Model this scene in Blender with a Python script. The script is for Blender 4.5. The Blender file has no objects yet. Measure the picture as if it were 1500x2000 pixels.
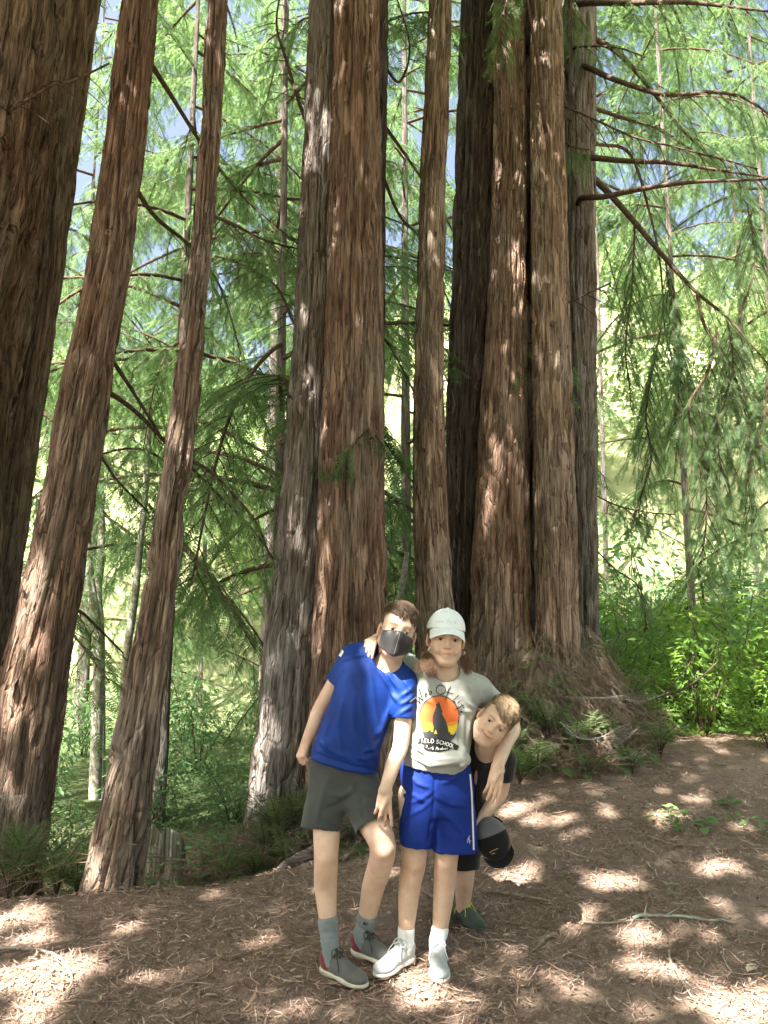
import bpy, math, random
import numpy as np
from mathutils import Vector, Matrix
from mathutils.bvhtree import BVHTree

sc = bpy.context.scene
col = sc.collection
rng = np.random.default_rng(7)
random.seed(7)

# ------------------------------------------------------------------ camera
CAM = np.array([0.0, 0.0, 1.5]); PITCH = math.radians(6.0); FPX = 1503.0
cd = bpy.data.cameras.new('camera'); co = bpy.data.objects.new('camera', cd); col.objects.link(co)
cd.sensor_fit = 'VERTICAL'; cd.sensor_height = 34.6; cd.lens = 26.0
cd.clip_start = 0.05; cd.clip_end = 600
co.location = CAM; co.rotation_euler = (math.radians(90) + PITCH, 0, 0)
sc.camera = co

# ------------------------------------------------------------------ daylight
SUN = np.array([-0.31, -0.42, 0.855]); SUN = SUN / np.linalg.norm(SUN)
w = bpy.data.worlds.new('World'); sc.world = w; w.use_nodes = True
nt = w.node_tree; bg = nt.nodes['Background']
sky = nt.nodes.new('ShaderNodeTexSky'); sky.sky_type = 'NISHITA'; sky.sun_disc = False
sky.sun_elevation = math.asin(SUN[2]); sky.sun_rotation = math.atan2(SUN[0], SUN[1])
sky.air_density = 0.8; sky.dust_density = 8.0; sky.ozone_density = 0.2
nt.links.new(sky.outputs[0], bg.inputs[0]); bg.inputs[1].default_value = 0.07
sd = bpy.data.lights.new('sun', 'SUN'); so = bpy.data.objects.new('sun', sd); col.objects.link(so)
sd.energy = 5.0; sd.angle = math.radians(0.65); sd.color = (1.0, 0.93, 0.84)
so.rotation_euler = Vector(SUN).to_track_quat('Z', 'Y').to_euler(); so.location = (-6, -4, 14)
sc.view_settings.view_transform = 'Standard'; sc.view_settings.look = 'None'
sc.view_settings.gamma = 1.0; sc.view_settings.use_curve_mapping = False
sc.view_settings.exposure = 2.9
sc.cycles.max_bounces = 8; sc.cycles.transparent_max_bounces = 6

# ------------------------------------------------------------------ helpers
def P(px, py, Y):
    x = (px - 750.0) / FPX; y = -(py - 1000.0) / FPX
    dy = math.cos(PITCH) - y * math.sin(PITCH); dz = math.sin(PITCH) + y * math.cos(PITCH)
    t = Y / dy
    return np.array([x * t, Y, 1.5 + dz * t])
def project(v):
    v = np.asarray(v) - CAM
    c, s = math.cos(PITCH), math.sin(PITCH)
    d = v[..., 1] * c + v[..., 2] * s; u = -v[..., 1] * s + v[..., 2] * c
    return 750 + FPX * v[..., 0] / d, 1000 - FPX * u / d
def sstep(a, b, x):
    t = np.clip((np.asarray(x, float) - a) / (b - a), 0, 1); return t * t * (3 - 2 * t)

_lat = {}
def vnoise(u, v, seed=0, pu=0, pv=0):
    """2D value noise in -1..1, optionally periodic in u / v."""
    key = seed
    if key not in _lat: _lat[key] = np.random.default_rng(1000 + seed).uniform(-1, 1, (512, 512)).astype(np.float32)
    L = _lat[key]
    u = np.asarray(u, float); v = np.asarray(v, float)
    iu = np.floor(u).astype(int); iv = np.floor(v).astype(int); fu = u - iu; fv = v - iv
    fu = fu * fu * (3 - 2 * fu); fv = fv * fv * (3 - 2 * fv)
    mu = pu if pu else 512; mv = pv if pv else 512
    a, b = iu % mu % 512, (iu + 1) % mu % 512; c, d = iv % mv % 512, (iv + 1) % mv % 512
    return ((L[a, c] * (1 - fu) + L[b, c] * fu) * (1 - fv) + (L[a, d] * (1 - fu) + L[b, d] * fu) * fv)
def fbm(u, v, seed=0, oct=4, pu=0):
    s = 0; a = 1; f = 1
    for o in range(oct):
        s = s + a * vnoise(np.asarray(u) * f, np.asarray(v) * f, seed + o, pu * f if pu else 0); a *= .5; f *= 2
    return s
def vnoise3(p, seed=0):
    p = np.asarray(p, float)
    return (vnoise(p[..., 0] + .37 * p[..., 2], p[..., 1] + .11 * p[..., 2], seed)
            + vnoise(p[..., 1] - .23 * p[..., 0] + 17, p[..., 2] + .19 * p[..., 0], seed + 1)
            + vnoise(p[..., 2] - .31 * p[..., 1] + 5, p[..., 0] + .27 * p[..., 1], seed + 2)) / 1.9

def tag(o, label=None, cat=None, group=None, kind=None):
    if label: o['label'] = label
    if cat: o['category'] = cat
    if group: o['group'] = group
    if kind: o['kind'] = kind
    return o
def empty(name, loc, label=None, cat=None, group=None):
    o = bpy.data.objects.new(name, None); o.empty_display_size = .1; o.location = loc; col.objects.link(o)
    return tag(o, label, cat, group)
def mesh_data(name, V, F, mats=(), smooth=True, uv=None, fmat=None, cols=None):
    """V (n,3); F array (m,k) or list of arrays of different k."""
    me = bpy.data.meshes.new(name)
    V = np.asarray(V, np.float32)
    Fs = F if isinstance(F, list) else [F]
    Fs = [np.asarray(f, np.int32) for f in Fs if len(f)]
    me.vertices.add(len(V)); me.vertices.foreach_set('co', V.ravel())
    nl = sum(f.size for f in Fs); nf = sum(len(f) for f in Fs)
    me.loops.add(nl); me.polygons.add(nf)
    li = np.concatenate([f.ravel() for f in Fs])
    tot = np.concatenate([np.full(len(f), f.shape[1], np.int32) for f in Fs])
    me.loops.foreach_set('vertex_index', li)
    me.polygons.foreach_set('loop_start', np.concatenate([[0], np.cumsum(tot)[:-1]]).astype(np.int32))
    me.polygons.foreach_set('loop_total', tot)
    if smooth: me.polygons.foreach_set('use_smooth', np.ones(nf, bool))
    for m in mats: me.materials.append(m)
    if fmat is not None: me.polygons.foreach_set('material_index', np.asarray(fmat, np.int32))
    if uv is not None:
        l = me.uv_layers.new(name='uv'); l.data.foreach_set('uv', np.asarray(uv, np.float32)[li].ravel())
    if cols is not None:
        a = me.color_attributes.new('tint', 'FLOAT_COLOR', 'POINT')
        c4 = np.ones((len(V), 4), np.float32); c4[:, :3] = cols; a.data.foreach_set('color', c4.ravel())
    me.update(calc_edges=True); me.validate()
    return me
def mesh_obj(name, V, F, mat, parent=None, **kw):
    V = np.asarray(V, float)
    if parent is not None: V = V - np.array(world_loc(parent))
    mats = mat if isinstance(mat, (list, tuple)) else [mat]
    me = mesh_data(name, V, F, mats, **kw)
    o = bpy.data.objects.new(name, me); col.objects.link(o)
    if parent is not None: o.parent = parent
    return o
def world_loc(o):
    v = Vector((0, 0, 0))
    while o is not None: v = v + o.location; o = o.parent
    return v
class MB:
    """collects geometry for ONE mesh"""
    def __init__(s): s.V = []; s.F3 = []; s.F4 = []; s.n = 0
    def add(s, V, F):
        V = np.asarray(V, float).reshape(-1, 3); F = np.asarray(F, int)
        if len(F): (s.F3 if F.shape[1] == 3 else s.F4).append(F + s.n)
        s.V.append(V); s.n += len(V)
    def tube(s, pts, rad, n=6, cap=True):
        V, F = tube_geo(pts, rad, n); s.add(V, F)
    def get(s):
        F = []
        if s.F3: F.append(np.concatenate(s.F3))
        if s.F4: F.append(np.concatenate(s.F4))
        return np.concatenate(s.V), F
    def obj(s, name, mat, parent=None, **kw):
        V, F = s.get(); return mesh_obj(name, V, F, mat, parent, **kw)
def frames(pts):
    pts = np.asarray(pts, float); T = np.gradient(pts, axis=0); T /= np.linalg.norm(T, axis=1)[:, None] + 1e-9
    ref = np.array([0, 0, 1.]) if abs(T[:, 2]).mean() < .8 else np.array([0, 1., 0])
    A = np.cross(T, ref); A /= np.linalg.norm(A, axis=1)[:, None] + 1e-9
    return T, A, np.cross(T, A)
def tube_geo(pts, rad, n=6):
    pts = np.asarray(pts, float); m = len(pts); rad = np.broadcast_to(np.asarray(rad, float), (m,))
    T, A, B = frames(pts); th = np.linspace(0, 2 * math.pi, n, endpoint=False)
    V = pts[:, None] + rad[:, None, None] * (np.cos(th)[None, :, None] * A[:, None] + np.sin(th)[None, :, None] * B[:, None])
    V = V.reshape(-1, 3)
    i = np.arange(m - 1)[:, None] * n; j = np.arange(n)[None]; k = (j + 1) % n
    F = np.stack([i + j, i + k, i + n + k, i + n + j], -1).reshape(-1, 4)
    return V, F
def smooth_path(pts, n):
    pts = np.asarray(pts, float); m = len(pts); t = np.linspace(0, m - 1, n); out = []
    for x in t:
        i = min(int(x), m - 2); f = x - i
        p0, p1, p2, p3 = pts[max(i - 1, 0)], pts[i], pts[i + 1], pts[min(i + 2, m - 1)]
        out.append(.5 * (2 * p1 + (p2 - p0) * f + (2 * p0 - 5 * p1 + 4 * p2 - p3) * f * f + (3 * p1 - p0 - 3 * p2 + p3) * f ** 3))
    return np.array(out)
def inst(o, parent, M):
    c = o.copy(); col.objects.link(c); c.parent = parent; c.matrix_local = M; return c

# ------------------------------------------------------------------ materials
def mat(name, base=(.5, .5, .5), rough=.8, spec=.3, build=None):
    m = bpy.data.materials.new(name); m.use_nodes = True; t = m.node_tree; b = t.nodes['Principled BSDF']
    b.inputs['Base Color'].default_value = (*base, 1); b.inputs['Roughness'].default_value = rough
    b.inputs['Specular IOR Level'].default_value = spec
    if build: build(t, b)
    return m
def N(t, typ, **kw):
    n = t.nodes.new(typ)
    for k, v in kw.items():
        if k.startswith('i_'): n.inputs[k[2:].replace('_', ' ')].default_value = v
        else: setattr(n, k, v)
    return n
def ramp(t, fac, stops):
    r = t.nodes.new('ShaderNodeValToRGB'); e = r.color_ramp.elements
    while len(e) < len(stops): e.new(.5)
    for i, (p, c) in enumerate(stops): e[i].position = p; e[i].color = (*c, 1)
    t.links.new(fac, r.inputs[0]); return r.outputs[0]
def noise_tex(t, vec, scale, detail=4, rough=.6, dist=0.0, vscale=None):
    if vscale:
        mp = t.nodes.new('ShaderNodeMapping'); mp.inputs['Scale'].default_value = vscale
        t.links.new(vec, mp.inputs[0]); vec = mp.outputs[0]
    n = N(t, 'ShaderNodeTexNoise', i_Scale=scale, i_Detail=detail, i_Roughness=rough, i_Distortion=dist)
    t.links.new(vec, n.inputs['Vector']); return n.outputs[0]
def bump(t, b, h, strength=.5, dist=.01):
    n = N(t, 'ShaderNodeBump', i_Strength=strength, i_Distance=dist)
    t.links.new(h, n.inputs['Height']); t.links.new(n.outputs[0], b.inputs['Normal'])
def mixc(t, fac, a, b, mode='MIX'):
    n = t.nodes.new('ShaderNodeMix'); n.data_type = 'RGBA'; n.blend_type = mode
    for s, v in ((n.inputs[0], fac), (n.inputs[6], a), (n.inputs[7], b)):
        if isinstance(v, (int, float)): s.default_value = v
        elif isinstance(v, tuple): s.default_value = (*v, 1)
        else: t.links.new(v, s)
    return n.outputs[2]
def coord(t, which='Object'): return t.nodes.new('ShaderNodeTexCoord').outputs[which]
def attr(t, name='tint'): return N(t, 'ShaderNodeAttribute', attribute_name=name).outputs['Color']

def bark_mat(name, lo, mid, hi, grey):
    def bld(t, b):
        uv = coord(t, 'UV')
        n1 = noise_tex(t, uv, 1, 6, .7, .2, (42, 1.5, 1))
        c = ramp(t, n1, [(.32, lo), (.5, mid), (.7, hi)])
        g = ramp(t, noise_tex(t, uv, 1, 3, .6, .2, (3.5, .8, 1)), [(.44, (0, 0, 0)), (.64, (1, 1, 1))])
        c = mixc(t, g, c, mixc(t, .6, c, grey))
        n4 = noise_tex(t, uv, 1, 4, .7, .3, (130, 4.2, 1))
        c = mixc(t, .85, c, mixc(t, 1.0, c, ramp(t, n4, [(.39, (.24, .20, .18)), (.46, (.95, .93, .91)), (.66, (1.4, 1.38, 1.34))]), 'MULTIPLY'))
        # long flaky plates: each its own tone, with ragged edges
        wn = t.nodes.new('ShaderNodeTexNoise'); wn.inputs['Scale'].default_value = 9; wn.inputs['Detail'].default_value = 3; t.links.new(uv, wn.inputs['Vector'])
        wm = N(t, 'ShaderNodeVectorMath', operation='MULTIPLY_ADD'); t.links.new(wn.outputs['Color'], wm.inputs[0]); wm.inputs[1].default_value = (.035, .10, 0); t.links.new(uv, wm.inputs[2])
        vm = t.nodes.new('ShaderNodeMapping'); vm.inputs['Scale'].default_value = (27, 4.2, 1); t.links.new(wm.outputs[0], vm.inputs[0])
        ve = N(t, 'ShaderNodeTexVoronoi', feature='DISTANCE_TO_EDGE', voronoi_dimensions='2D'); ve.inputs['Scale'].default_value = 1; t.links.new(vm.outputs[0], ve.inputs['Vector'])
        vc = N(t, 'ShaderNodeTexVoronoi', feature='F1', voronoi_dimensions='2D'); vc.inputs['Scale'].default_value = 1; t.links.new(vm.outputs[0], vc.inputs['Vector'])
        bw = t.nodes.new('ShaderNodeSeparateColor'); t.links.new(vc.outputs['Color'], bw.inputs[0])
        c = mixc(t, 1.0, c, ramp(t, bw.outputs[0], [(0, (.70, .66, .63)), (.5, (1.0, .98, .96)), (1, (1.32, 1.28, 1.26))]), 'MULTIPLY')
        t.links.new(c, b.inputs['Base Color'])
        eg = N(t, 'ShaderNodeMapRange'); t.links.new(ve.outputs['Distance'], eg.inputs[0]); eg.inputs[1].default_value = 0; eg.inputs[2].default_value = .14
        mp = t.nodes.new('ShaderNodeMapping'); mp.inputs['Scale'].default_value = (46, 1.6, 1); t.links.new(uv, mp.inputs[0])
        rg = N(t, 'ShaderNodeTexNoise', i_Scale=1.0, i_Detail=5.0, i_Roughness=.62, i_Lacunarity=2.1, i_Distortion=.12); rg.noise_type = 'RIDGED_MULTIFRACTAL'
        rg.inputs['Offset'].default_value = .9; rg.inputs['Gain'].default_value = 2.2; t.links.new(mp.outputs[0], rg.inputs['Vector'])
        inv = N(t, 'ShaderNodeMath', operation='MULTIPLY'); t.links.new(rg.outputs[0], inv.inputs[0]); inv.inputs[1].default_value = -.35
        ad = N(t, 'ShaderNodeMath', operation='ADD'); t.links.new(inv.outputs[0], ad.inputs[0]); t.links.new(n4, ad.inputs[1])
        ad2 = N(t, 'ShaderNodeMath', operation='MULTIPLY_ADD'); t.links.new(eg.outputs[0], ad2.inputs[0]); ad2.inputs[1].default_value = .55; t.links.new(ad.outputs[0], ad2.inputs[2])
        bump(t, b, ad2.outputs[0], 1.0, .034)
    return mat(name, mid, .95, .08, bld)
M = {}
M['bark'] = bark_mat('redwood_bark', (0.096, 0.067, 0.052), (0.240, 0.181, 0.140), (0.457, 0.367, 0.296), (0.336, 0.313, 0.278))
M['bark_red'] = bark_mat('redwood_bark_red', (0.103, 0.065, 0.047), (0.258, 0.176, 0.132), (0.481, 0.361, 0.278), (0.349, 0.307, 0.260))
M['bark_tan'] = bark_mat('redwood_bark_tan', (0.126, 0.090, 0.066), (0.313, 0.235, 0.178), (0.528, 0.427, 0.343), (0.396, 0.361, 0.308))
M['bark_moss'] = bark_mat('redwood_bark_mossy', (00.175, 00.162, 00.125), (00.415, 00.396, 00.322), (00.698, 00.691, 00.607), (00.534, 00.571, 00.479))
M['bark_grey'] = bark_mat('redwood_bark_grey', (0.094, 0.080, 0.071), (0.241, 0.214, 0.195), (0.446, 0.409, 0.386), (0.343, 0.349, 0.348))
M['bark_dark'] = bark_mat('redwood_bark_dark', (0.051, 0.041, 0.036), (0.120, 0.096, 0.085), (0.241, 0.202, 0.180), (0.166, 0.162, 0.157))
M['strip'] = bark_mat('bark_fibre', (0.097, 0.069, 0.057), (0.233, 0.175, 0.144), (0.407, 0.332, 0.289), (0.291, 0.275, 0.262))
def wood_bld(lo, hi):
    def bld(t, b):
        c = ramp(t, noise_tex(t, coord(t), 30, 4), [(.35, lo), (.65, hi)])
        t.links.new(c, b.inputs['Base Color']); bump(t, b, noise_tex(t, coord(t), 90, 3), .5, .004)
    return bld
M['twig'] = mat('branch_wood', (.08, .055, .04), .9, .1, wood_bld((.05, .034, .026), (.12, .085, .062)))
M['stick'] = mat('fallen_stick', (.2, .14, .1), .9, .1, wood_bld((.15, .10, .07), (.33, .25, .19)))
M['lichen'] = mat('lichen_stick', (.3, .3, .25), .9, .1, wood_bld((.22, .17, .12), (.42, .47, .40)))
M['stickgrey'] = mat('grey_stick', (.3, .27, .23), .9, .1, wood_bld((.24, .21, .17), (.42, .38, .33)))

def leaf_mat(name, c1, c2, trans, tmix=.45, rough=.5, scale=1.5, spec=.25):
    m = bpy.data.materials.new(name); m.use_nodes = True; t = m.node_tree; b = t.nodes['Principled BSDF']; out = t.nodes['Material Output']
    geo = t.nodes.new('ShaderNodeNewGeometry')
    n = noise_tex(t, geo.outputs['Position'], scale, 3)
    oi = t.nodes.new('ShaderNodeObjectInfo')
    mt = N(t, 'ShaderNodeMath', operation='MULTIPLY_ADD'); t.links.new(oi.outputs['Random'], mt.inputs[0]); mt.inputs[1].default_value = .35; mt.inputs[2].default_value = -.17
    ad = N(t, 'ShaderNodeMath', operation='ADD'); t.links.new(n, ad.inputs[0]); t.links.new(mt.outputs[0], ad.inputs[1])
    c = ramp(t, ad.outputs[0], [(.32, c1), (.68, c2)])
    t.links.new(c, b.inputs['Base Color']); b.inputs['Roughness'].default_value = rough; b.inputs['Specular IOR Level'].default_value = spec
    tr = t.nodes.new('ShaderNodeBsdfTranslucent')
    k = tuple(trans)
    t.links.new(mixc(t, .6, c, k), tr.inputs['Color'])
    mx = t.nodes.new('ShaderNodeMixShader'); mx.inputs[0].default_value = tmix
    t.links.new(b.outputs[0], mx.inputs[1]); t.links.new(tr.outputs[0], mx.inputs[2]); t.links.new(mx.outputs[0], out.inputs['Surface'])
    return m
M['needle'] = leaf_mat('redwood_needles', (.050, .105, .048), (.115, .190, .085), (.28, .46, .15), .52)
M['needle_near'] = leaf_mat('redwood_needles_near', (.075, .125, .055), (.15, .215, .09), (.28, .40, .13), .5)
M['dead_needle'] = leaf_mat('dead_redwood_needles', (.12, .085, .062), (.29, .225, .17), (.2, .12, .07), .2, .8, 9)
M['sprout'] = leaf_mat('sprout_needles', (.12, .21, .08), (.22, .32, .13), (.32, .48, .16), .4, .5, 6)
M['broad'] = leaf_mat('bay_leaf', (.07, .16, .03), (.15, .28, .06), (.38, .56, .08), .55, .4, 3)
M['cover'] = leaf_mat('ground_cover_leaf', (.07, .16, .07), (.15, .26, .12), (.30, .48, .18), .5, .45, 2)
M['hill_leaf'] = leaf_mat('hillside_leaf', (.17, .26, .11), (.36, .45, .23), (.42, .56, .24), .45, .6, .5)
def ground_bld(t, b):
    p = coord(t)
    n1 = noise_tex(t, p, 1.3, 5, .6); n2 = noise_tex(t, p, 42, 6, .75, .6); n3 = noise_tex(t, p, 160, 3, .7)
    c = ramp(t, n2, [(.3, (.125, .085, .062)), (.5, (.245, .178, .132)), (.7, (.39, .30, .235))])
    c = mixc(t, ramp(t, n1, [(.42, (0, 0, 0)), (.62, (1, 1, 1))]), c, mixc(t, .6, c, (.29, .22, .175)))
    # dry golden grass on the far hillside
    sx = t.nodes.new('ShaderNodeSeparateXYZ'); t.links.new(p, sx.inputs[0])
    mr = N(t, 'ShaderNodeMapRange'); t.links.new(sx.outputs['Y'], mr.inputs[0]); mr.inputs[1].default_value = 15; mr.inputs[2].default_value = 21
    grass = ramp(t, noise_tex(t, p, .8, 5), [(.35, (.26, .31, .14)), (.65, (.42, .44, .24))])
    mr2 = N(t, 'ShaderNodeMapRange'); t.links.new(sx.outputs['Y'], mr2.inputs[0]); mr2.inputs[1].default_value = 6.5; mr2.inputs[2].default_value = 9
    under = ramp(t, n2, [(.35, (.035, .06, .022)), (.65, (.09, .10, .045))])
    c = mixc(t, mr2.outputs[0], c, under); c = mixc(t, mr.outputs[0], c, grass)
    t.links.new(c, b.inputs['Base Color'])
    ad = N(t, 'ShaderNodeMath', operation='ADD'); t.links.new(n2, ad.inputs[0]); t.links.new(n3, ad.inputs[1])
    bump(t, b, ad.outputs[0], .8, .012)
M['ground'] = mat('forest_floor', (.15, .1, .07), .95, .1, ground_bld)
M['litter'] = mat('litter', (.2, .13, .09), .9, .15, lambda t, b: t.links.new(attr(t), b.inputs['Base Color']))

# ------------------------------------------------------------------ ground
EX = np.array([-6, -1.95, -1.0, -.6, -.2, .2, .9]); EY = np.array([3.7, 3.88, 4.08, 4.28, 4.75, 5.6, 7.4])
def H(x, y, rough=True):
    x = np.asarray(x, float); y = np.asarray(y, float)
    z = .105 * np.maximum(0, y - 3.25) * sstep(-.5, .9, x) * (1 - sstep(6.2, 8.5, y) * .0)
    z = np.where(y > 6.3, z - .22 * (y - 6.3) * sstep(-.5, .9, x) * (1 - sstep(10, 16, y)), z)
    r = np.hypot((x - 1.22) / 1.0, (y - 6.75) / 1.25); z = z + (.60 + .14 * fbm(x * 2.6 + 11, y * 2.6 + 11, 5, 3)) * (1 - sstep(.45, 1.06 + .10 * vnoise(x * 2.2 + 5, y * 2.2 + 5, 6), r))
    r = np.hypot((x + .42) / 1.0, (y - 5.55) / .9); z = z + .30 * (1 - sstep(.35, 1.0, r))
    d = np.maximum(0, y - np.interp(x, EX, EY)); lf = 1 - sstep(-.1, 1.0, x)
    z = z - lf * np.minimum(.34 * d, .95 + .02 * d)
    z = z + np.maximum(0, y - 15) * .52 * sstep(13, 24, y) - np.maximum(0, y - 42) * .5
    z = z + .05 * np.maximum(0, -y)* 0
    if rough:
        near = 1 - sstep(9, 14, np.hypot(x, y))
        z = z + near * (.022 * fbm(x * 2.2 + 40, y * 2.2 + 40, 3, 3) + .008 * fbm(x * 14 + 90, y * 14 + 90, 9, 3))
        z = z + (1 - near) * .25 * fbm(x * .25 + 60, y * .25 + 60, 14, 3)
    return z
def axis(lo, hi, a, b, d):
    core = np.arange(a, b + d / 2, d); L = [a]; s = d
    while L[-1] > lo: s *= 1.13; L.append(L[-1] - s)
    R = [b]; s = d
    while R[-1] < hi: s *= 1.13; R.append(R[-1] + s)
    return np.concatenate([np.array(L[1:])[::-1], core, np.array(R[1:])])
gx = axis(-160, 160, -3.2, 4.0, .032); gy = axis(-120, 200, 1.5, 7.0, .032)
GX, GY = np.meshgrid(gx, gy, indexing='ij'); GZ = H(GX, GY)
nx, ny = GX.shape; ii = np.arange(nx * ny).reshape(nx, ny)
ground = mesh_obj('ground', np.stack([GX, GY, GZ], -1).reshape(-1, 3),
                  np.stack([ii[:-1, :-1], ii[1:, :-1], ii[1:, 1:], ii[:-1, 1:]], -1).reshape(-1, 4), M['ground'])
tag(ground, 'brown forest floor of needle duff rising to the redwoods and a far hillside', None, None, 'structure')
def G(px, py):
    """ground point seen at a pixel"""
    Ys = np.linspace(1.6, 12, 2600); x = (px - 750) / FPX; y = -(py - 1000) / FPX
    dy = math.cos(PITCH) - y * math.sin(PITCH); dz = math.sin(PITCH) + y * math.cos(PITCH); t = Ys / dy
    X = x * t; Z = 1.5 + dz * t; k = np.argmax(Z <= H(X, Ys))
    return np.array([X[k], Ys[k], float(H(X[k], Ys[k]))])
# ------------------------------------------------------------------ redwood trunks
def trunk_mesh(rows, Y, seed, base_drop=.35, ztop=9.0, n=150, amp=.022, flare=.25, rmin=.0, dz=.036):
    rows = sorted(rows); C = []; R = []
    for py, xl, xr in rows:
        a = P(xl, py, Y); b = P(xr, py, Y); C.append((a + b) / 2); R.append(abs(b[0] - a[0]) / 2)
    C = np.array(C)[::-1]; R = np.array(R)[::-1]            # bottom to top
    zb = float(H(C[0][0], Y)) - base_drop
    z1 = C[-1][2]
    zs = np.concatenate([np.arange(zb, z1 + .25, dz), np.linspace(z1 + .4, ztop, 12)])
    cx = np.interp(zs, C[:, 2], C[:, 0]); r = np.interp(zs, C[:, 2], R)
    k = 7; ker = np.ones(k) / k                              # soften the polyline
    cx = np.convolve(np.pad(cx, k // 2, 'edge'), ker, 'valid'); r = np.convolve(np.pad(r, k // 2, 'edge'), ker, 'valid')
    sl = (C[-1, 0] - C[-2, 0]) / (C[-1, 2] - C[-2, 2]); up = zs > C[-1, 2]
    cx = np.where(up, C[-1, 0] + sl * (zs - C[-1, 2]) * np.exp(-(zs - C[-1, 2]) / 12), cx)
    slb = (C[1, 0] - C[0, 0]) / (C[1, 2] - C[0, 2]); dn = zs < C[0, 2]
    cx = np.where(dn, C[0, 0] + slb * (zs - C[0, 2]), cx)
    r = np.where(up, r * (1 - .03 * (zs - C[-1, 2])), r)
    r = np.where(dn, R[0] * (1 + flare * (C[0, 2] - zs)), r)
    r0 = float(np.median(r)); circ = 2 * math.pi * r0
    n = int(n * .86); th = np.linspace(0, 2 * math.pi, n, endpoint=False)
    TH, ZZ = np.meshgrid(th, zs); u = TH / (2 * math.pi)
    def ridged(cell, tall, sd, w, warp=.13):
        c = max(5, int(round(circ / cell)))
        uu = u * c + warp * fbm(u * max(3, c // 3), ZZ / (tall * .8), sd + 50, 2, max(3, c // 3))
        nn = vnoise(uu, ZZ / tall + 30, sd, c) + .35 * vnoise(uu * 2, ZZ / (tall * .4) + 30, sd + 1, 2 * c)
        return np.exp(-(nn / w) ** 2)
    f1 = ridged(.058, 1.15, seed, .13); f2 = ridged(.028, .42, seed + 7, .17) * (.4 + .6 * sstep(-.3, .4, vnoise(u * 9, ZZ / .5, seed + 8, 9)))
    c3 = int(round(circ / .022)); f3 = vnoise(u * c3, ZZ / .10, seed + 9, c3)
    c4 = max(4, int(round(circ / .3))); low = vnoise(u * c4, ZZ / 1.8, seed + 13, c4)
    c5 = int(round(circ / .05)); pl = vnoise(u * c5 + 2 * low, ZZ / .22 + 1.5 * f1, seed + 15, c5)
    sc_ = min(1.25, .55 + r0 * 1.6)
    disp = amp * sc_ * (-1.7 * f1 - .85 * f2 + .25 * f3 + .45 * pl) + .05 * r0 * low
    disp = disp * (1 + .5 * sstep(C[0, 2] + 1.2, C[0, 2] - .2, ZZ))
    rr = r[:, None] + disp + amp * .45
    V = np.stack([cx[:, None] + rr * np.cos(TH - math.pi / 2 + math.pi), Y + rr * np.sin(TH - math.pi / 2 + math.pi), ZZ], -1)
    m = len(zs); uvu = u * circ; uv = np.stack([uvu + seed * 3.1, ZZ + seed * 1.7], -1)
    i = np.arange(m - 1)[:, None] * n; j = np.arange(n)[None]; kx = (j + 1) % n
    F = np.stack([i + j, i + kx, i + n + kx, i + n + j], -1).reshape(-1, 4)
    info = dict(zs=zs, cx=cx, r=r, Y=Y, V=V, zb=zb + base_drop)
    return V.reshape(-1, 3), F, uv.reshape(-1, 2), info
def bark_strips(info, n, seed, mat_, parent, zlo=None, zhi=6.5):
    """loose shreds of fibrous bark standing a little off the trunk"""
    g = np.random.default_rng(seed); V = info['V']; m, k, _ = V.shape; zs = info['zs']
    b = MB(); ok = np.where((zs < zhi) & (zs > (zlo if zlo is not None else info['zb'] - .05)))[0]
    UV = []
    for q in range(n):
        L = g.uniform(.05, .22); steps = 4
        i0 = int(g.choice(ok)); j = int(g.integers(0, k)); pts = []
        for s in range(steps):
            i = min(m - 1, i0 + int(s * L / .036 / (steps - 1)))
            p = V[i, (j + (s % 2) * int(g.integers(-1, 2))) % k].copy(); c = np.array([info['cx'][i], info['Y'], p[2]])
            nrm = p - c; nrm /= np.linalg.norm(nrm) + 1e-9
            lift = .004 + .016 * g.random() * (1 if s in (0, steps - 1) else .2) * (abs(s - (steps - 1) / 2) / 1.5)
            pts.append((p + nrm * lift, np.cross(nrm, [0, 0, 1])))
        wd = g.uniform(.003, .011); vs = []
        for s, (p, t) in enumerate(pts):
            ww = wd * (1 if 0 < s < steps - 1 else .35); vs += [p - t * ww, p + t * ww]
        F = [[2 * s, 2 * s + 1, 2 * s + 3, 2 * s + 2] for s in range(steps - 1)]
        b.add(vs, F); u0 = g.uniform(0, 9); UV += [(u0 + (x % 2) * .012, p0[2]) for x, p0 in enumerate(vs)]
    o = b.obj('bark_shreds', mat_, parent, uv=np.array(UV)); o['kind'] = 'stuff'
    return o
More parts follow.
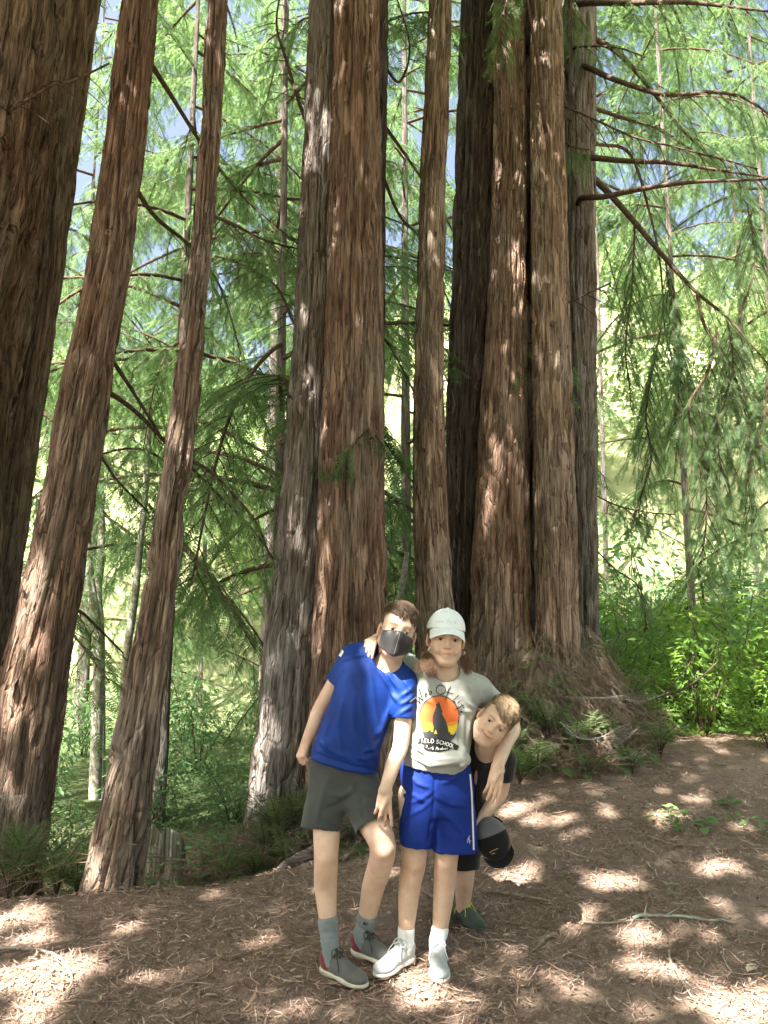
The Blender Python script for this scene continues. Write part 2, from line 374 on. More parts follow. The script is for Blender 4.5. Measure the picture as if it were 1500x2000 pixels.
def knots(info, specs, mat_, parent):
    """bark-ringed knots where old branches broke off: (pixel x, pixel y, radius)"""
    for px, py, rad in specs:
        p = P(px, py, info['Y']); i = int(np.argmin(abs(info['zs'] - p[2]))); dx = np.clip((p[0] - info['cx'][i]) / info['r'][i], -.95, .95)
        ny = -math.sqrt(1 - dx * dx); nrm = np.array([dx, ny, 0]); c = np.array([info['cx'][i], info['Y'], p[2]]) + nrm * info['r'][i] * 1.0
        t = np.array([-ny, dx, 0]); up = np.array([0, 0, 1.]); th = np.linspace(0, 2 * math.pi, 14, endpoint=False)
        rings = [(1.9, -.010), (1.35, .010), (1.0, .020), (.62, .014), (.35, -.012), (.05, -.02)]; V = []
        g = np.random.default_rng(int(px + py)); wob = 1 + .22 * g.uniform(-1, 1, 14)
        for k, (a, h) in enumerate(rings):
            for q in range(14):
                V.append(c + t * math.cos(th[q]) * a * rad * wob[q] + up * math.sin(th[q]) * a * rad * .8 * wob[q] + nrm * (h * rad / .03 + .004))
        F = [[k * 14 + q, k * 14 + (q + 1) % 14, (k + 1) * 14 + (q + 1) % 14, (k + 1) * 14 + q] for k in range(5) for q in range(14)]
        uv = [(v[0] * 1.3, v[2]) for v in V]
        mesh_obj('knot', V, np.array(F), mat_, parent, uv=np.array(uv))
trees = {}
def redwood(key, label, rows, Y, mat_, seed, n=170, amp=.024, strips=420, kn=(), group='redwood trunks round the clearing', **kw):
    V, F, uv, info = trunk_mesh(rows, Y, seed, n=n, amp=amp, **kw)
    base = (float(info['cx'][0]), Y, float(info['zb']))
    root = empty('redwood_tree', base, label, 'redwood tree', group)
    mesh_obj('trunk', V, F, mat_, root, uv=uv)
    if strips: bark_strips(info, strips, seed, M['strip'], root)
    knots(info, kn, mat_, root)
    trees[key] = (root, info); return root
redwood('old', 'massive old redwood trunk cut off by the left edge, hung with bark strips',
        [(0, -190, 122), (300, -230, 87), (500, -255, 58), (700, -290, 18), (900, -310, -6), (1100, -330, -20), (1300, -350, -36), (1600, -370, -50)], 5.3, M['bark_red'], 3, n=300, amp=.034, strips=700, kn=[(52, 332, .035), (95, 172, .03), (30, 500, .03)], ztop=14)
redwood('grey', 'slender grey redwood trunk close behind the massive old one',
        [(0, 112, 190), (300, 82, 150), (600, 52, 112), (700, 37, 96), (900, -8, 66), (1100, -48, 40), (1300, -88, 14), (1600, -128, -20)], 6.0, M['bark_tan'], 11, n=120, strips=160)
redwood('lean', 'leaning dark redwood trunk whose foot stands in sprouts at the left edge of the clearing',
        [(0, 245, 306), (250, 215, 282), (500, 178, 252), (700, 136, 220), (900, 98, 192), (1100, 60, 161), (1300, 12, 130), (1500, -20, 104), (1680, -42, 80)], 5.0, M['bark_red'], 21, n=140, strips=320, kn=[(265, 110, .018), (226, 470, .015)], ztop=14)
redwood('thin', 'slim leaning redwood trunk with its foot beside the mossy stump',
        [(0, 408, 441), (200, 398, 432), (400, 385, 417), (600, 362, 399), (800, 338, 384), (1000, 308, 358), (1200, 275, 337), (1400, 235, 312), (1600, 195, 290), (1700, 172, 275), (1765, 156, 268)], 4.2, M['bark'], 31, n=120, strips=300, kn=[(345, 780, .012), (303, 1065, .014)], ztop=8.4)
redwood('pair_left', 'left trunk of the central redwood pair, greyer and spotted with sun',
        [(0, 607, 668), (350, 590, 655), (600, 577, 646), (900, 559, 640), (1150, 534, 630), (1400, 504, 622), (1600, 478, 615)], 5.55, M['bark_grey'], 41, n=150, strips=300, kn=[(640, 95, .015)], ztop=16)
redwood('pair_right', 'right trunk of the central redwood pair, red-brown and straight, behind the masked boy',
        [(0, 655, 738), (400, 643, 742), (800, 632, 746), (1100, 622, 752), (1300, 612, 756), (1600, 592, 766)], 5.35, M['bark_red'], 53, n=160, strips=380, kn=[(683, 45, .018)], ztop=16)
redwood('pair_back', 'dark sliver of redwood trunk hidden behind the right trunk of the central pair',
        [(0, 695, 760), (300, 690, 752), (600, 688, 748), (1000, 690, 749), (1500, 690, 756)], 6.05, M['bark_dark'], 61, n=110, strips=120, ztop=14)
redwood('pole', 'thin straight redwood trunk alone between the central pair and the big clump',
        [(0, 840, 881), (400, 820, 868), (700, 811, 862), (900, 808, 866), (1100, 810, 878), (1250, 816, 890)], 5.9, M['bark_tan'], 71, n=110, strips=260, kn=[(857, 610, .012), (832, 975, .012), (826, 1070, .01)], ztop=13)
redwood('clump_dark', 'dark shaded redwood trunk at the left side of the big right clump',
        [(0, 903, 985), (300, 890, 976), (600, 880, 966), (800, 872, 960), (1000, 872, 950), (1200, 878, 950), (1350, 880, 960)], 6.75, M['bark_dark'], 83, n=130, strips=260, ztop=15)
redwood('clump_main', 'broad fissured redwood trunk in the front of the big right clump',
        [(0, 965, 1022), (250, 968, 1024), (500, 960, 1026), (750, 945, 1028), (1000, 929, 1030), (1200, 920, 1036), (1340, 908, 1046)], 6.45, M['bark_red'], 91, n=190, amp=.028, strips=420, kn=[(994, 380, .02)], flare=.15, ztop=16)
redwood('clump_knotty', 'knotty redwood trunk with a row of branch scars in the big clump',
        [(0, 1040, 1094), (300, 1040, 1100), (600, 1042, 1108), (900, 1044, 1117), (1150, 1046, 1124), (1340, 1048, 1138)], 6.3, M['bark_tan'], 101, n=150, amp=.024, strips=360,
        kn=[(1052, 230, .022), (1050, 378, .018), (1063, 570, .024), (1075, 645, .02), (1100, 745, .018), (1065, 700, .014), (1085, 400, .016), (1050, 310, .02)], ztop=16)
redwood('clump_seam_fill', 'dark stem added behind the front two clump trunks as shade in their seam',
        [(0, 990, 1080), (600, 990, 1090), (1000, 985, 1095), (1340, 980, 1100)], 7.0, M['bark_dark'], 107, n=90, strips=60, ztop=13)  # made-up dark stem standing in for the deep shade of the seam
redwood('clump_back', 'redwood trunk at the right of the big clump bearing long bare branches',
        [(0, 1098, 1161), (400, 1102, 1161), (700, 1106, 1161), (900, 1108, 1163), (1100, 1110, 1167), (1300, 1112, 1170)], 6.95, M['bark_grey'], 111, n=140, strips=260, ztop=15)

# ------------------------------------------------------------------ conifer foliage
def spray_template(npair=8):
    V = []; F = []
    g = np.random.default_rng(5)
    for i in range(npair):
        a = .06 + .86 * i / npair
        for s in (-1, 1):
            l = (.30 if i < 5 else .24) * (.75 + .5 * g.random()); k = len(V)
            V += [(a - .028, 0, 0), (a + .040, 0, .012), (a + l * .55, s * l * .80, -.06 - .06 * g.random())]; F.append((k, k + 1, k + 2))
    k = len(V); V += [(.86, -.03, 0), (.86, .03, 0), (1.04, 0, -.05)]; F.append((k, k + 1, k + 2))
    return np.array(V), np.array(F)
ST_V, ST_F = spray_template(8); ST2_V, ST2_F = spray_template(5)
def place_sprays(pos, A, L, g, roll=.35, tmpl=(ST_V, ST_F), wide=1.0):
    """pos (n,3), A (n,3) axes, L (n,)"""
    tv, tf = tmpl; n = len(pos)
    A = A / (np.linalg.norm(A, axis=1)[:, None] + 1e-9)
    up = np.array([0, 0, 1.]) + roll * g.normal(size=(n, 3))
    S = np.cross(up, A); S /= np.linalg.norm(S, axis=1)[:, None] + 1e-9; Nn = np.cross(A, S)
    V = pos[:, None] + L[:, None, None] * (tv[None, :, 0, None] * A[:, None] + wide * tv[None, :, 1, None] * S[:, None] + tv[None, :, 2, None] * Nn[:, None])
    F = tf[None] + (np.arange(n) * len(tv))[:, None, None]
    return V.reshape(-1, 3), F.reshape(-1, 3)
def grow(path, rad0, seed, lat_len=.55, gap=.10, spray=(.09, .17), droop=.5, bare=.12, sub=4, tmpl=(ST_V, ST_F), dens=1.0, hang=0.0, tip=.012):
    """a conifer branch along a path: returns wood MB and (V,F) foliage"""
    g = np.random.default_rng(seed); path = np.asarray(path, float); seg = np.linalg.norm(np.diff(path, axis=0), axis=1)
    s = np.concatenate([[0], np.cumsum(seg)]); Ltot = s[-1]; wood = MB()
    wood.tube(path, np.linspace(rad0, tip * .5, len(path)), 7)
    at = lambda q: np.array([np.interp(q, s, path[:, i]) for i in range(3)])
    pos = []; ax = []; ln = []
    q = bare * Ltot; side = 1
    while q < Ltot:
        f = q / Ltot; p = at(q); tg = at(min(q + .05, Ltot)) - at(max(q - .05, 0)); tg /= np.linalg.norm(tg) + 1e-9
        h = np.cross(tg, [0, 0, 1.]); h /= np.linalg.norm(h) + 1e-9
        d = tg * g.uniform(.45, .9) + side * h * g.uniform(.6, 1.0) + np.array([0, 0, g.uniform(-.5, .12) - hang]); d /= np.linalg.norm(d)
        l = lat_len * (1 - .62 * f) * g.uniform(.5, 1.15); m = 5
        tt = np.linspace(0, 1, m); lp = p + d * (l * tt)[:, None] + np.array([0, 0, -1.]) * (droop * l * tt ** 2)[:, None] + g.normal(size=(m, 3)) * .012 * tt[:, None]
        wood.tube(lp, np.linspace(.0055, .0018, m), 3)
        k = max(2, int(l / .045 * dens)); 
        for z in range(k):
            t = (z + .6) / k * g.uniform(.85, 1.1); t = min(t, 1); i = min(int(t * (m - 1)), m - 2); ff = t * (m - 1) - i
            pp = lp[i] * (1 - ff) + lp[i + 1] * ff; td = lp[i + 1] - lp[i]; td /= np.linalg.norm(td) + 1e-9
            hh = np.cross(td, [0, 0, 1.]); hh /= np.linalg.norm(hh) + 1e-9
            a = td * g.uniform(.5, 1.1) + (1 if z % 2 else -1) * hh * g.uniform(.3, 1.0) + np.array([0, 0, g.uniform(-.75, .05) - hang])
            pos.append(pp); ax.append(a); ln.append(g.uniform(*spray))
        pos.append(lp[-1]); ax.append(lp[-1] - lp[-2]); ln.append(g.uniform(*spray))
        q += gap * g.uniform(.55, 1.3); side = -side
    return wood, place_sprays(np.array(pos), np.array(ax), np.array(ln), g, tmpl=tmpl)
def proto_branch(seed, L=2.6, droop=.28, rise=.0, **kw):
    g = np.random.default_rng(seed); t = np.linspace(0, 1, 12)
    path = np.stack([L * t * (1 - .08 * t), .16 * np.sin(t * 3 + g.uniform(0, 6)) * t, rise * L * t - droop * L * t ** 2.0], -1)
    wood, (V, F) = grow(path, .022, seed, **kw)
    wo = wood.obj('branch', M['twig']); fo = mesh_obj('foliage', V, F, M['needle'], smooth=False)
    fo['kind'] = 'stuff'
    return wo, fo
PROTO = [proto_branch(300 + i, L=g_, droop=d_, rise=r_, lat_len=.70, gap=.085, hang=h_, dens=1.0, spray=(.11, .21)) for i, (g_, d_, r_, h_) in enumerate(
    [(2.6, .35, .05, .0), (2.9, .5, .12, .15), (2.3, .25, .0, .0), (2.7, .62, .22, .25), (2.4, .40, .10, .1), (3.1, .30, -.15, .1)])]
PARK = []
for wo, fo in PROTO: PARK += [wo, fo]
used_proto = set()
def put_branch(root, p, az, pitch, scale, k, roll=0.0):
    wo, fo = PROTO[k]
    base = np.array(world_loc(root))
    Mx = Matrix.Translation(Vector(np.asarray(p) - base)) @ Matrix.Rotation(az, 4, 'Z') @ Matrix.Rotation(-pitch, 4, 'Y') @ Matrix.Rotation(roll, 4, 'X') @ Matrix.Scale(scale, 4)
    b = inst(wo, root, Mx); f = inst(fo, b, Matrix.Identity(4)); return b
def back_tree(x, y, r, height, lean, n, seed, label, zlo=1.2, sc_=(0.8, 1.5), mat_='bark_dark', pitch=(-.35, .25), azr=(0, 6.283)):
    g = np.random.default_rng(seed); z0 = float(H(x, y)); root = empty('redwood_tree', (x, y, z0), label, 'redwood tree', 'redwoods farther down the slope')
    zs = np.linspace(-.3, height, 40); th = np.linspace(0, 2 * math.pi, 20, endpoint=False)
    cx = x + lean * zs; rr = r * (1 - .75 * np.clip(zs / height, 0, 1))
    TH, ZZ = np.meshgrid(th, zs); R_ = rr[:, None] * (1 + .10 * vnoise(TH / 6.2832 * 12, ZZ * 1.3, seed, 12))
    V = np.stack([cx[:, None] + R_ * np.cos(TH), y + R_ * np.sin(TH), z0 + ZZ], -1).reshape(-1, 3)
    i = np.arange(39)[:, None] * 20; j = np.arange(20)[None]; F = np.stack([i + j, i + (j + 1) % 20, i + 20 + (j + 1) % 20, i + 20 + j], -1).reshape(-1, 4)
    uv = np.stack([TH * r + seed, ZZ], -1).reshape(-1, 2)
    mesh_obj('trunk', V, F, M[mat_], root, uv=uv)
    for b in range(n):
        z = zlo + (height - zlo) * (b + g.random()) / n * .96; az = g.uniform(*azr)
        s = g.uniform(*sc_) * (1 - .55 * max(0, z / height - .35))
        p = (x + lean * z + .5 * r * math.cos(az), y + .5 * r * math.sin(az), z0 + z)
        put_branch(root, p, az, g.uniform(*pitch), s, int(g.integers(0, len(PROTO))), g.uniform(-.3, .3))
    return root
BT = [  # x, y, radius, height, lean, branches, label
    (-4.6, 9.2, 0.099, 12, .03, 28, 'dim redwood with drooping sprays seen past the grey trunk at the left edge'),
    (-2.55, 9.0, 0.081, 11, .02, 26, 'bushy young redwood filling the gap between the two leaning trunks'),
    (-1.15, 8.4, 0.074, 10.5, .0, 28, 'young redwood with hanging sprays between the slim leaning trunk and the central pair'),
    (-2.0, 13.2, 0.124, 15, .01, 18, 'tall redwood farther back, left of the central pair'),
    (-5.6, 14.5, 0.124, 16, .02, 30, 'far redwood at the left behind the leaning trunks'),
    (.30, 10.5, 0.087, 12, .0, 32, 'young redwood filling the narrow gap right of the central pair'),
    (.9, 14.5, 0.112, 15, .0, 18, 'far redwood seen between the thin straight trunk and the dark clump trunk'),
    (4.4, 11.0, 0.055, 13, -.02, 22, 'redwood with bare rising limbs behind the right clump'),
    (6.6, 12.5, 0.06, 15, -.02, 22, 'redwood spreading at the right edge of the photo'),
    (3.0, 15.5, 0.05, 16, .0, 14, 'far redwood on the right just past the clump'),
    (-7.2, 17.5, .06, 19, .02, 38, 'sunlit far redwood crown showing at the far left between the first trunks'),
    (-4.0, 17.0, .06, 19, .01, 38, 'sunlit far redwood filling the sky between the two leaning trunks'),
    (-1.9, 18.0, .06, 20, .0, 38, 'sunlit far redwood behind the slim leaning trunk'),
    (1.2, 18.5, .06, 20, .0, 32, 'sunlit far redwood high in the gap left of the dark clump trunk'),
    (4.9, 17.0, .06, 19, .0, 36, 'sunlit far redwood behind the bare right limbs'),
    (8.2, 17.0, .06, 19, -.01, 36, 'sunlit far redwood crown in the upper right corner'),
]
for q, (x, y, r, h, ln, nb, lb) in enumerate(BT): back_tree(x, y, r, h, ln, int(nb * 1.0), 500 + q, lb, zlo=(2.8 if q < 3 else 1.4) if q < 10 else 8.5 if x > 0 else 6.5, sc_=(.8, 1.5) if q < 10 else (1.3, 2.0), mat_='bark_grey')

# branches of the clump that reach out to the right, drawn along the photograph
def limb(key, pts, rad, seed, foliage=True, lat_len=.5, gap=.16, hang=.25, bare=.25, mat_='needle', tip=.012, dens=.9):
    root, info = trees[key]; W3 = [P(*p) for p in pts]; i_ = int(np.argmin(abs(info['zs'] - W3[0][2]))); ax_ = np.array([info['cx'][i_], info['Y'], W3[0][2]])
    if np.hypot(*(W3[0] - ax_)[:2]) < 2.6 * info['r'][i_] + .05: W3 = [ax_] + W3      # root the limb inside its trunk
    path = smooth_path(W3, 6 * len(W3))
    fine = key in ('lean', 'thin', 'pair_left', 'pair_back'); wood, (V, F) = grow(path, rad, seed, lat_len=lat_len * (.85 if fine else 1.35), gap=gap * .6, spray=(.06, .12) if fine else (.08, .17), hang=hang, bare=bare, dens=dens, tip=tip)
    b = wood.obj('branch', M['twig'], root)
    if foliage: f = mesh_obj('foliage', V, F, M[mat_], b, smooth=False); f['kind'] = 'stuff'
limb('clump_back', [(1130, 8, 6.8), (1230, 6, 6.3), (1340, 5, 6.0), (1440, 15, 5.8), (1560, 30, 5.6)], .035, 1, lat_len=.4, bare=.3)
limb('clump_back', [(1140, 70, 6.9), (1200, 98, 6.9), (1260, 160, 7.1), (1330, 250, 7.3), (1400, 320, 7.6), (1460, 400, 7.9)], .035, 2)
limb('clump_back', [(1140, 130, 6.8), (1200, 155, 6.5), (1300, 185, 6.2), (1400, 180, 6.0), (1470, 200, 5.9), (1540, 260, 5.8)], .032, 3, bare=.5)
limb('clump_back', [(1120, 95, 6.8), (1165, 90, 6.5), (1215, 95, 6.3), (1260, 112, 6.2)], .014, 31, lat_len=.2)
limb('clump_back', [(1140, 308, 6.8), (1220, 314, 6.6), (1310, 318, 6.3), (1400, 332, 6.1), (1540, 352, 5.9)], .036, 4, bare=.7, lat_len=.3)
limb('clump_back', [(1135, 388, 6.7), (1180, 384, 6.4), (1260, 368, 6.1), (1350, 356, 5.9), (1450, 352, 5.8), (1560, 348, 5.7)], .034, 5, bare=.75, lat_len=.3)
limb('clump_back', [(1150, 340, 7.0), (1210, 400, 7.0), (1300, 505, 6.9), (1360, 570, 6.8), (1420, 620, 6.7), (1500, 710, 6.6)], .04, 6, bare=.55)
limb('clump_back', [(1362, 572, 6.8), (1378, 640, 6.75), (1420, 700, 6.7), (1452, 790, 6.6), (1462, 870, 6.55)], .018, 7, hang=.4, lat_len=.5, gap=.10)
limb('clump_back', [(1400, 640, 6.7), (1385, 720, 6.6), (1345, 800, 6.5), (1375, 900, 6.4), (1380, 1010, 6.35), (1370, 1090, 6.3)], .013, 8, hang=.4, gap=.09, bare=.05, lat_len=.5)
limb('clump_back', [(1160, 280, 7.2), (1230, 300, 7.6), (1270, 420, 7.8), (1290, 520, 7.9), (1300, 650, 8.0), (1330, 760, 8.0)], .02, 9, hang=.3, bare=.3)
limb('clump_back', [(1160, 210, 7.2), (1230, 235, 7.3), (1300, 260, 7.5), (1400, 330, 7.8), (1500, 420, 8.1)], .024, 10)
limb('clump_back', [(1150, 960, 7.0), (1200, 985, 7.2), (1260, 1000, 7.4), (1320, 1005, 7.6)], .008, 12, hang=.2, gap=.12, lat_len=.3)
limb('clump_back', [(1150, 1060, 7.0), (1200, 1110, 7.0), (1250, 1150, 7.0), (1262, 1230, 7.0)], .008, 13, hang=.2, gap=.10, lat_len=.3)
limb('clump_knotty', [(1062, 230, 6.02), (1052, 130, 5.85), (1040, 60, 5.7), (1025, -30, 5.55), (1010, -120, 5.4)], .022, 14, bare=.7, lat_len=.3)
limb('clump_main', [(1000, -60, 6.1), (990, 0, 5.8), (978, 50, 5.65), (975, 110, 5.6)], .008, 15, hang=.6, bare=.2, gap=.06, lat_len=.22, mat_='needle_near')
limb('clump_back', [(1110, -40, 6.5), (1115, 20, 6.4), (1120, 50, 6.3)], .008, 16, hang=.5, bare=.2, gap=.06, lat_len=.25, mat_='needle_near')
limb('clump_back', [(1105, 280, 6.5), (1122, 288, 6.35), (1150, 292, 6.25)], .006, 17, hang=.6, bare=.1, gap=.05, lat_len=.16, mat_='needle_near')
limb('clump_knotty', [(1112, 590, 6.2), (1150, 572, 6.0), (1195, 552, 5.9)], .009, 18, foliage=False)
limb('clump_back', [(1095, 208, 6.6), (1165, 235, 6.3), (1240, 268, 6.1), (1330, 290, 6.0), (1480, 330, 5.8)], .013, 19, foliage=False)
limb('old', [(92, 172, 4.72), (130, 162, 4.6), (170, 145, 4.48), (213, 124, 4.4)], .010, 20, foliage=False)
for z_, pts_ in enumerate([[(1300, 505, 6.9), (1312, 600, 6.9), (1332, 700, 6.85), (1318, 830, 6.8)], [(1420, 620, 6.7), (1432, 720, 6.6), (1402, 830, 6.55), (1412, 940, 6.5)], [(1240, 440, 7.0), (1234, 560, 7.1), (1222, 680, 7.2), (1232, 770, 7.2)],
                            [(1460, 400, 7.9), (1474, 520, 7.8), (1442, 640, 7.7), (1452, 770, 7.6)], [(1500, 710, 6.6), (1492, 820, 6.5), (1462, 920, 6.5), (1474, 1020, 6.5)], [(1292, 640, 7.6), (1262, 800, 7.5), (1272, 900, 7.4), (1236, 1010, 7.3)]]):
    limb('clump_back', pts_, .010, 60 + z_, hang=.55, gap=.075, bare=.05, lat_len=.42, dens=1.0)
# limbs that cross the gaps between the leaning trunks
limb('lean', [(290, 120, 5.1), (330, 180, 5.4), (400, 290, 5.8), (470, 380, 6.2), (560, 460, 6.5)], .026, 21, lat_len=.55, bare=.35)
limb('lean', [(245, 330, 5.1), (300, 420, 5.4), (370, 480, 5.8), (430, 560, 6.2), (470, 690, 6.4)], .024, 22, lat_len=.55, bare=.3)
limb('lean', [(208, 690, 5.1), (250, 750, 5.3), (300, 830, 5.5), (345, 905, 5.8)], .022, 23, lat_len=.4, bare=.4)
limb('lean', [(200, 760, 5.1), (260, 800, 5.3), (330, 870, 5.6), (420, 960, 6.0), (490, 1030, 6.3), (540, 1100, 6.5)], .022, 24, lat_len=.36, bare=.45)
limb('lean', [(188, 880, 5.1), (230, 940, 5.3), (290, 1000, 5.6)], .012, 25, lat_len=.25, bare=.3)
limb('lean', [(148, 1190, 5.1), (190, 1225, 5.3), (240, 1275, 5.5)], .014, 26, lat_len=.3, bare=.2)
limb('thin', [(372, 900, 4.3), (410, 920, 4.6), (450, 960, 4.9), (500, 1020, 5.2), (528, 1090, 5.4)], .014, 27, lat_len=.36, bare=.15, gap=.1, hang=.5)
limb('thin', [(415, 420, 4.3), (460, 440, 4.8), (520, 470, 5.3), (600, 490, 5.8)], .014, 28, lat_len=.5, bare=.15, gap=.1, hang=.4)
limb('pair_left', [(600, 240, 5.7), (560, 120, 6.0), (540, 40, 6.2), (560, -60, 6.4)], .02, 29, lat_len=.45, bare=.2)
limb('pair_left', [(580, 640, 5.6), (540, 560, 5.9), (480, 520, 6.2), (420, 500, 6.4)], .014, 30, lat_len=.5, bare=.1, gap=.09)
limb('pair_back', [(745, 240, 6.1), (790, 300, 6.5), (850, 390, 7.0), (900, 480, 7.4)], .022, 32, lat_len=.3, bare=.3)
limb('pair_back', [(745, 340, 6.1), (780, 420, 6.4), (830, 480, 6.8), (880, 600, 7.2)], .02, 33, lat_len=.3, bare=.3)
limb('pair_back', [(748, 660, 6.1), (775, 700, 6.3), (820, 790, 6.7)], .015, 34, lat_len=.3, bare=.2)
limb('pair_back', [(745, 120, 6.1), (780, 160, 6.3), (800, 90, 6.4), (770, -20, 6.5)], .018, 35, lat_len=.3, bare=.3)
limb('pair_back', [(748, 860, 6.1), (790, 920, 6.4), (820, 960, 6.6)], .012, 36, lat_len=.25, bare=.2)
for o in PARK: bpy.data.objects.remove(o)
# ------------------------------------------------------------------ broadleaf plants
def leaf_template(fold=.12, wide=.36):
    V = np.array([(0, 0, 0), (.3, wide * .42, fold * .5), (.65, wide * .40, fold * .35), (1, 0, -.10), (.65, -wide * .40, fold * .35), (.3, -wide * .42, fold * .5), (.48, 0, -.03)])
    F = np.array([(0, 6, 1), (1, 6, 2), (2, 6, 3), (3, 6, 4), (4, 6, 5), (5, 6, 0)]); return V, F
LEAF = leaf_template(); DIAM = (np.array([(0, 0, 0), (.5, .28, .06), (1, 0, -.06), (.5, -.28, .06)]), np.array([(0, 1, 2), (0, 2, 3)]))
def shrub_mesh(seed, height, rad, n_stem, leaves, size, mat_leaf, tmpl=LEAF, lean=.5):
    g = np.random.default_rng(seed); wood = MB(); pos = []; ax = []; ln = []
    for s in range(n_stem):
        az = g.uniform(0, 6.283); h = height * g.uniform(.55, 1.05); rr = rad * g.uniform(.3, 1.1)
        t = np.linspace(0, 1, 9); out = np.array([math.cos(az), math.sin(az), 0])
        p = out * (.04 + rr * t ** 1.5)[:, None] + np.array([0, 0, 1.]) * (h * t * (1 - .18 * t))[:, None] + g.normal(size=(9, 3)) * .02 * height * t[:, None]
        wood.tube(p, np.linspace(.010, .003, 9) * max(.6, height / 1.6), 5)
        k = leaves // n_stem
        for q in range(k):
            f = g.uniform(.18, 1.0) ** .8; i = min(int(f * 8), 7); pp = p[i] + (p[i + 1] - p[i]) * (f * 8 - i)
            d = g.normal(size=3); d[2] = d[2] * .5 - .1; d /= np.linalg.norm(d); off = d * g.uniform(0, .28) * rad
            pos.append(pp + off); a = d + out * .4 + np.array([0, 0, -.25]); ax.append(a); ln.append(size * g.uniform(.6, 1.25))
    V, F = place_sprays(np.array(pos), np.array(ax), np.array(ln), g, roll=.6, tmpl=tmpl)
    return wood, V, F
def shrub_proto(seed, name, height, rad, n_stem, leaves, size, mat_leaf, **kw):
    wood, V, F = shrub_mesh(seed, height, rad, n_stem, leaves, size, mat_leaf, **kw)
    w_, wf = wood.get()
    return mesh_data('stem', w_, wf, [M['twig']]), mesh_data(name, V, F, [M[mat_leaf]], smooth=False)
def place_plant(meshes, kind, x, y, scale, rot, label, cat, group, dz=0.0):
    st, lf = meshes; root = empty(kind, (x, y, float(H(x, y)) + dz), label, cat, group); root.rotation_euler.z = rot; root.scale = (scale,) * 3
    for nm, me, stuff in (('stem', st, 0), ('leaves', lf, 1)):
        o = bpy.data.objects.new(nm, me); col.objects.link(o); o.parent = root
        if stuff: o['kind'] = 'stuff'
    return root
BAY = [shrub_proto(700 + i, 'leaves', 1.25, .55, 9, 620, .085, 'broad') for i in range(3)]
UND = [shrub_proto(720 + i, 'leaves', 1.0, .6, 9, 520, .075, 'cover') for i in range(3)]
rr = np.random.default_rng(77)
bays = [(2.15, 7.3, 1.0), (2.75, 6.75, .95), (3.3, 6.4, 1.0), (2.45, 7.9, 1.25), (3.1, 7.5, 1.2), (3.75, 7.1, 1.1), (3.9, 8.2, 1.4), (3.2, 8.8, 1.4), (2.6, 9.4, 1.5), (4.6, 8.4, 1.4), (4.6, 7.2, 1.2), (2.35, 6.55, .6), (3.0, 6.1, .55), (3.7, 6.2, .8)]
BL = ['lime green bay shrub beside the big clump', 'bright green bay shrub in the middle of the thicket at the right', 'bright bay shrub leaning over the duff at the right edge', 'tall bay shrub just behind the web-hung mound', 'tall leafy shrub in the heart of the right thicket', 'leafy shrub at the right edge behind the front bays', 'high shrub at the back of the right thicket by the edge', 'high shrub at the back of the right thicket', 'dim tall shrub behind the right clump', 'tall leafy shrub beyond the right edge of the thicket', 'bay shrub cut by the right edge of the photo', 'small low bay sprout at the mound toe', 'low leafy sprout at the front of the thicket', 'low bay shrub at the front right of the thicket']
for q, (x, y, s) in enumerate(bays): place_plant(BAY[q % 3], 'bay_shrub', x, y, s, rr.uniform(0, 6), BL[q], 'shrub', 'green shrubs right of the clump', -.05)
unds = [(-3.6, 6.6, .8), (-2.9, 7.4, .9), (-2.1, 7.0, .7), (-1.4, 7.2, .7), (-2.6, 8.8, 1.1), (-1.7, 8.9, 1.0), (-3.9, 9.2, 1.3), (-.9, 9.0, .9), (-1.2, 11.0, 1.3), (-2.7, 11.5, 1.5), (-4.6, 12, 1.6), (.2, 9.2, 1.2), (.75, 9.6, 1.3), (-1.9, 6.1, .5), (-1.05, 6.5, .5), (-3.0, 6.0, .6), (1.0, 11.5, 1.6), (5.2, 10.2, 1.8), (4.0, 10.4, 1.8), (2.6, 11.3, 1.8), (3.3, 12.6, 2.0), (5.6, 12.5, 2.0), (2.2, 9.8, 2.0), (3.6, 9.6, 2.2), (5.0, 9.2, 2.0), (2.9, 13.8, 2.6), (4.6, 13.6, 2.8), (6.6, 14.2, 2.8), (1.8, 12.6, 2.4), (7.2, 11.0, 2.2), (-.4, 12.5, 2.2), (-3.4, 13.6, 2.0), (-5.4, 10.2, 1.8), (0.6, 13.2, 2.4)]
for q, (x, y, s) in enumerate(unds): place_plant(UND[q % 3], 'understory_shrub', x, y, s, rr.uniform(0, 6), ('soft green understory shrub on the slope left of the central pair' if x < -.1 else 'soft green understory shrub deep in the thicket right of the clump' if x > 1.5 else 'understory shrub seen through the gap between the pair and the clump'), 'shrub', ('understory shrubs left of the pair' if x < -.1 else 'understory shrubs right of the clump' if x > 1.5 else 'understory shrubs in the gap'), -.05)
# low ground cover on the slope behind the trail edge
def cover(name, n, fn, size, mat_, seed, tmpl=DIAM, lift=.12, label=None):
    g = np.random.default_rng(seed); x, y = fn(g, n); z = H(x, y)
    pos = np.stack([x, y, z + g.uniform(0, 1, n) ** 1.5 * lift], -1)
    a = g.normal(size=(n, 3)); a[:, 2] = abs(a[:, 2]) * .35
    V, F = place_sprays(pos, a, g.uniform(.6, 1.3, n) * size, g, roll=.5, tmpl=tmpl)
    o = mesh_obj(name, V, F, M[mat_], smooth=False); tag(o, label, 'plants', None, 'stuff'); return o
def slope_area(g, n):
    x = g.uniform(-6.5, 1.2, n); y = g.uniform(4.3, 15, n) ; ok = y > np.interp(x, EX, EY) + .75
    ok &= (vnoise(x * 1.5 + 30, y * 1.5 + 30, 41) > -.35); return x[ok], y[ok]
def _n(fn):
    def f(g, n):
        x, y = fn(g, n * 2); return x, y
    return f
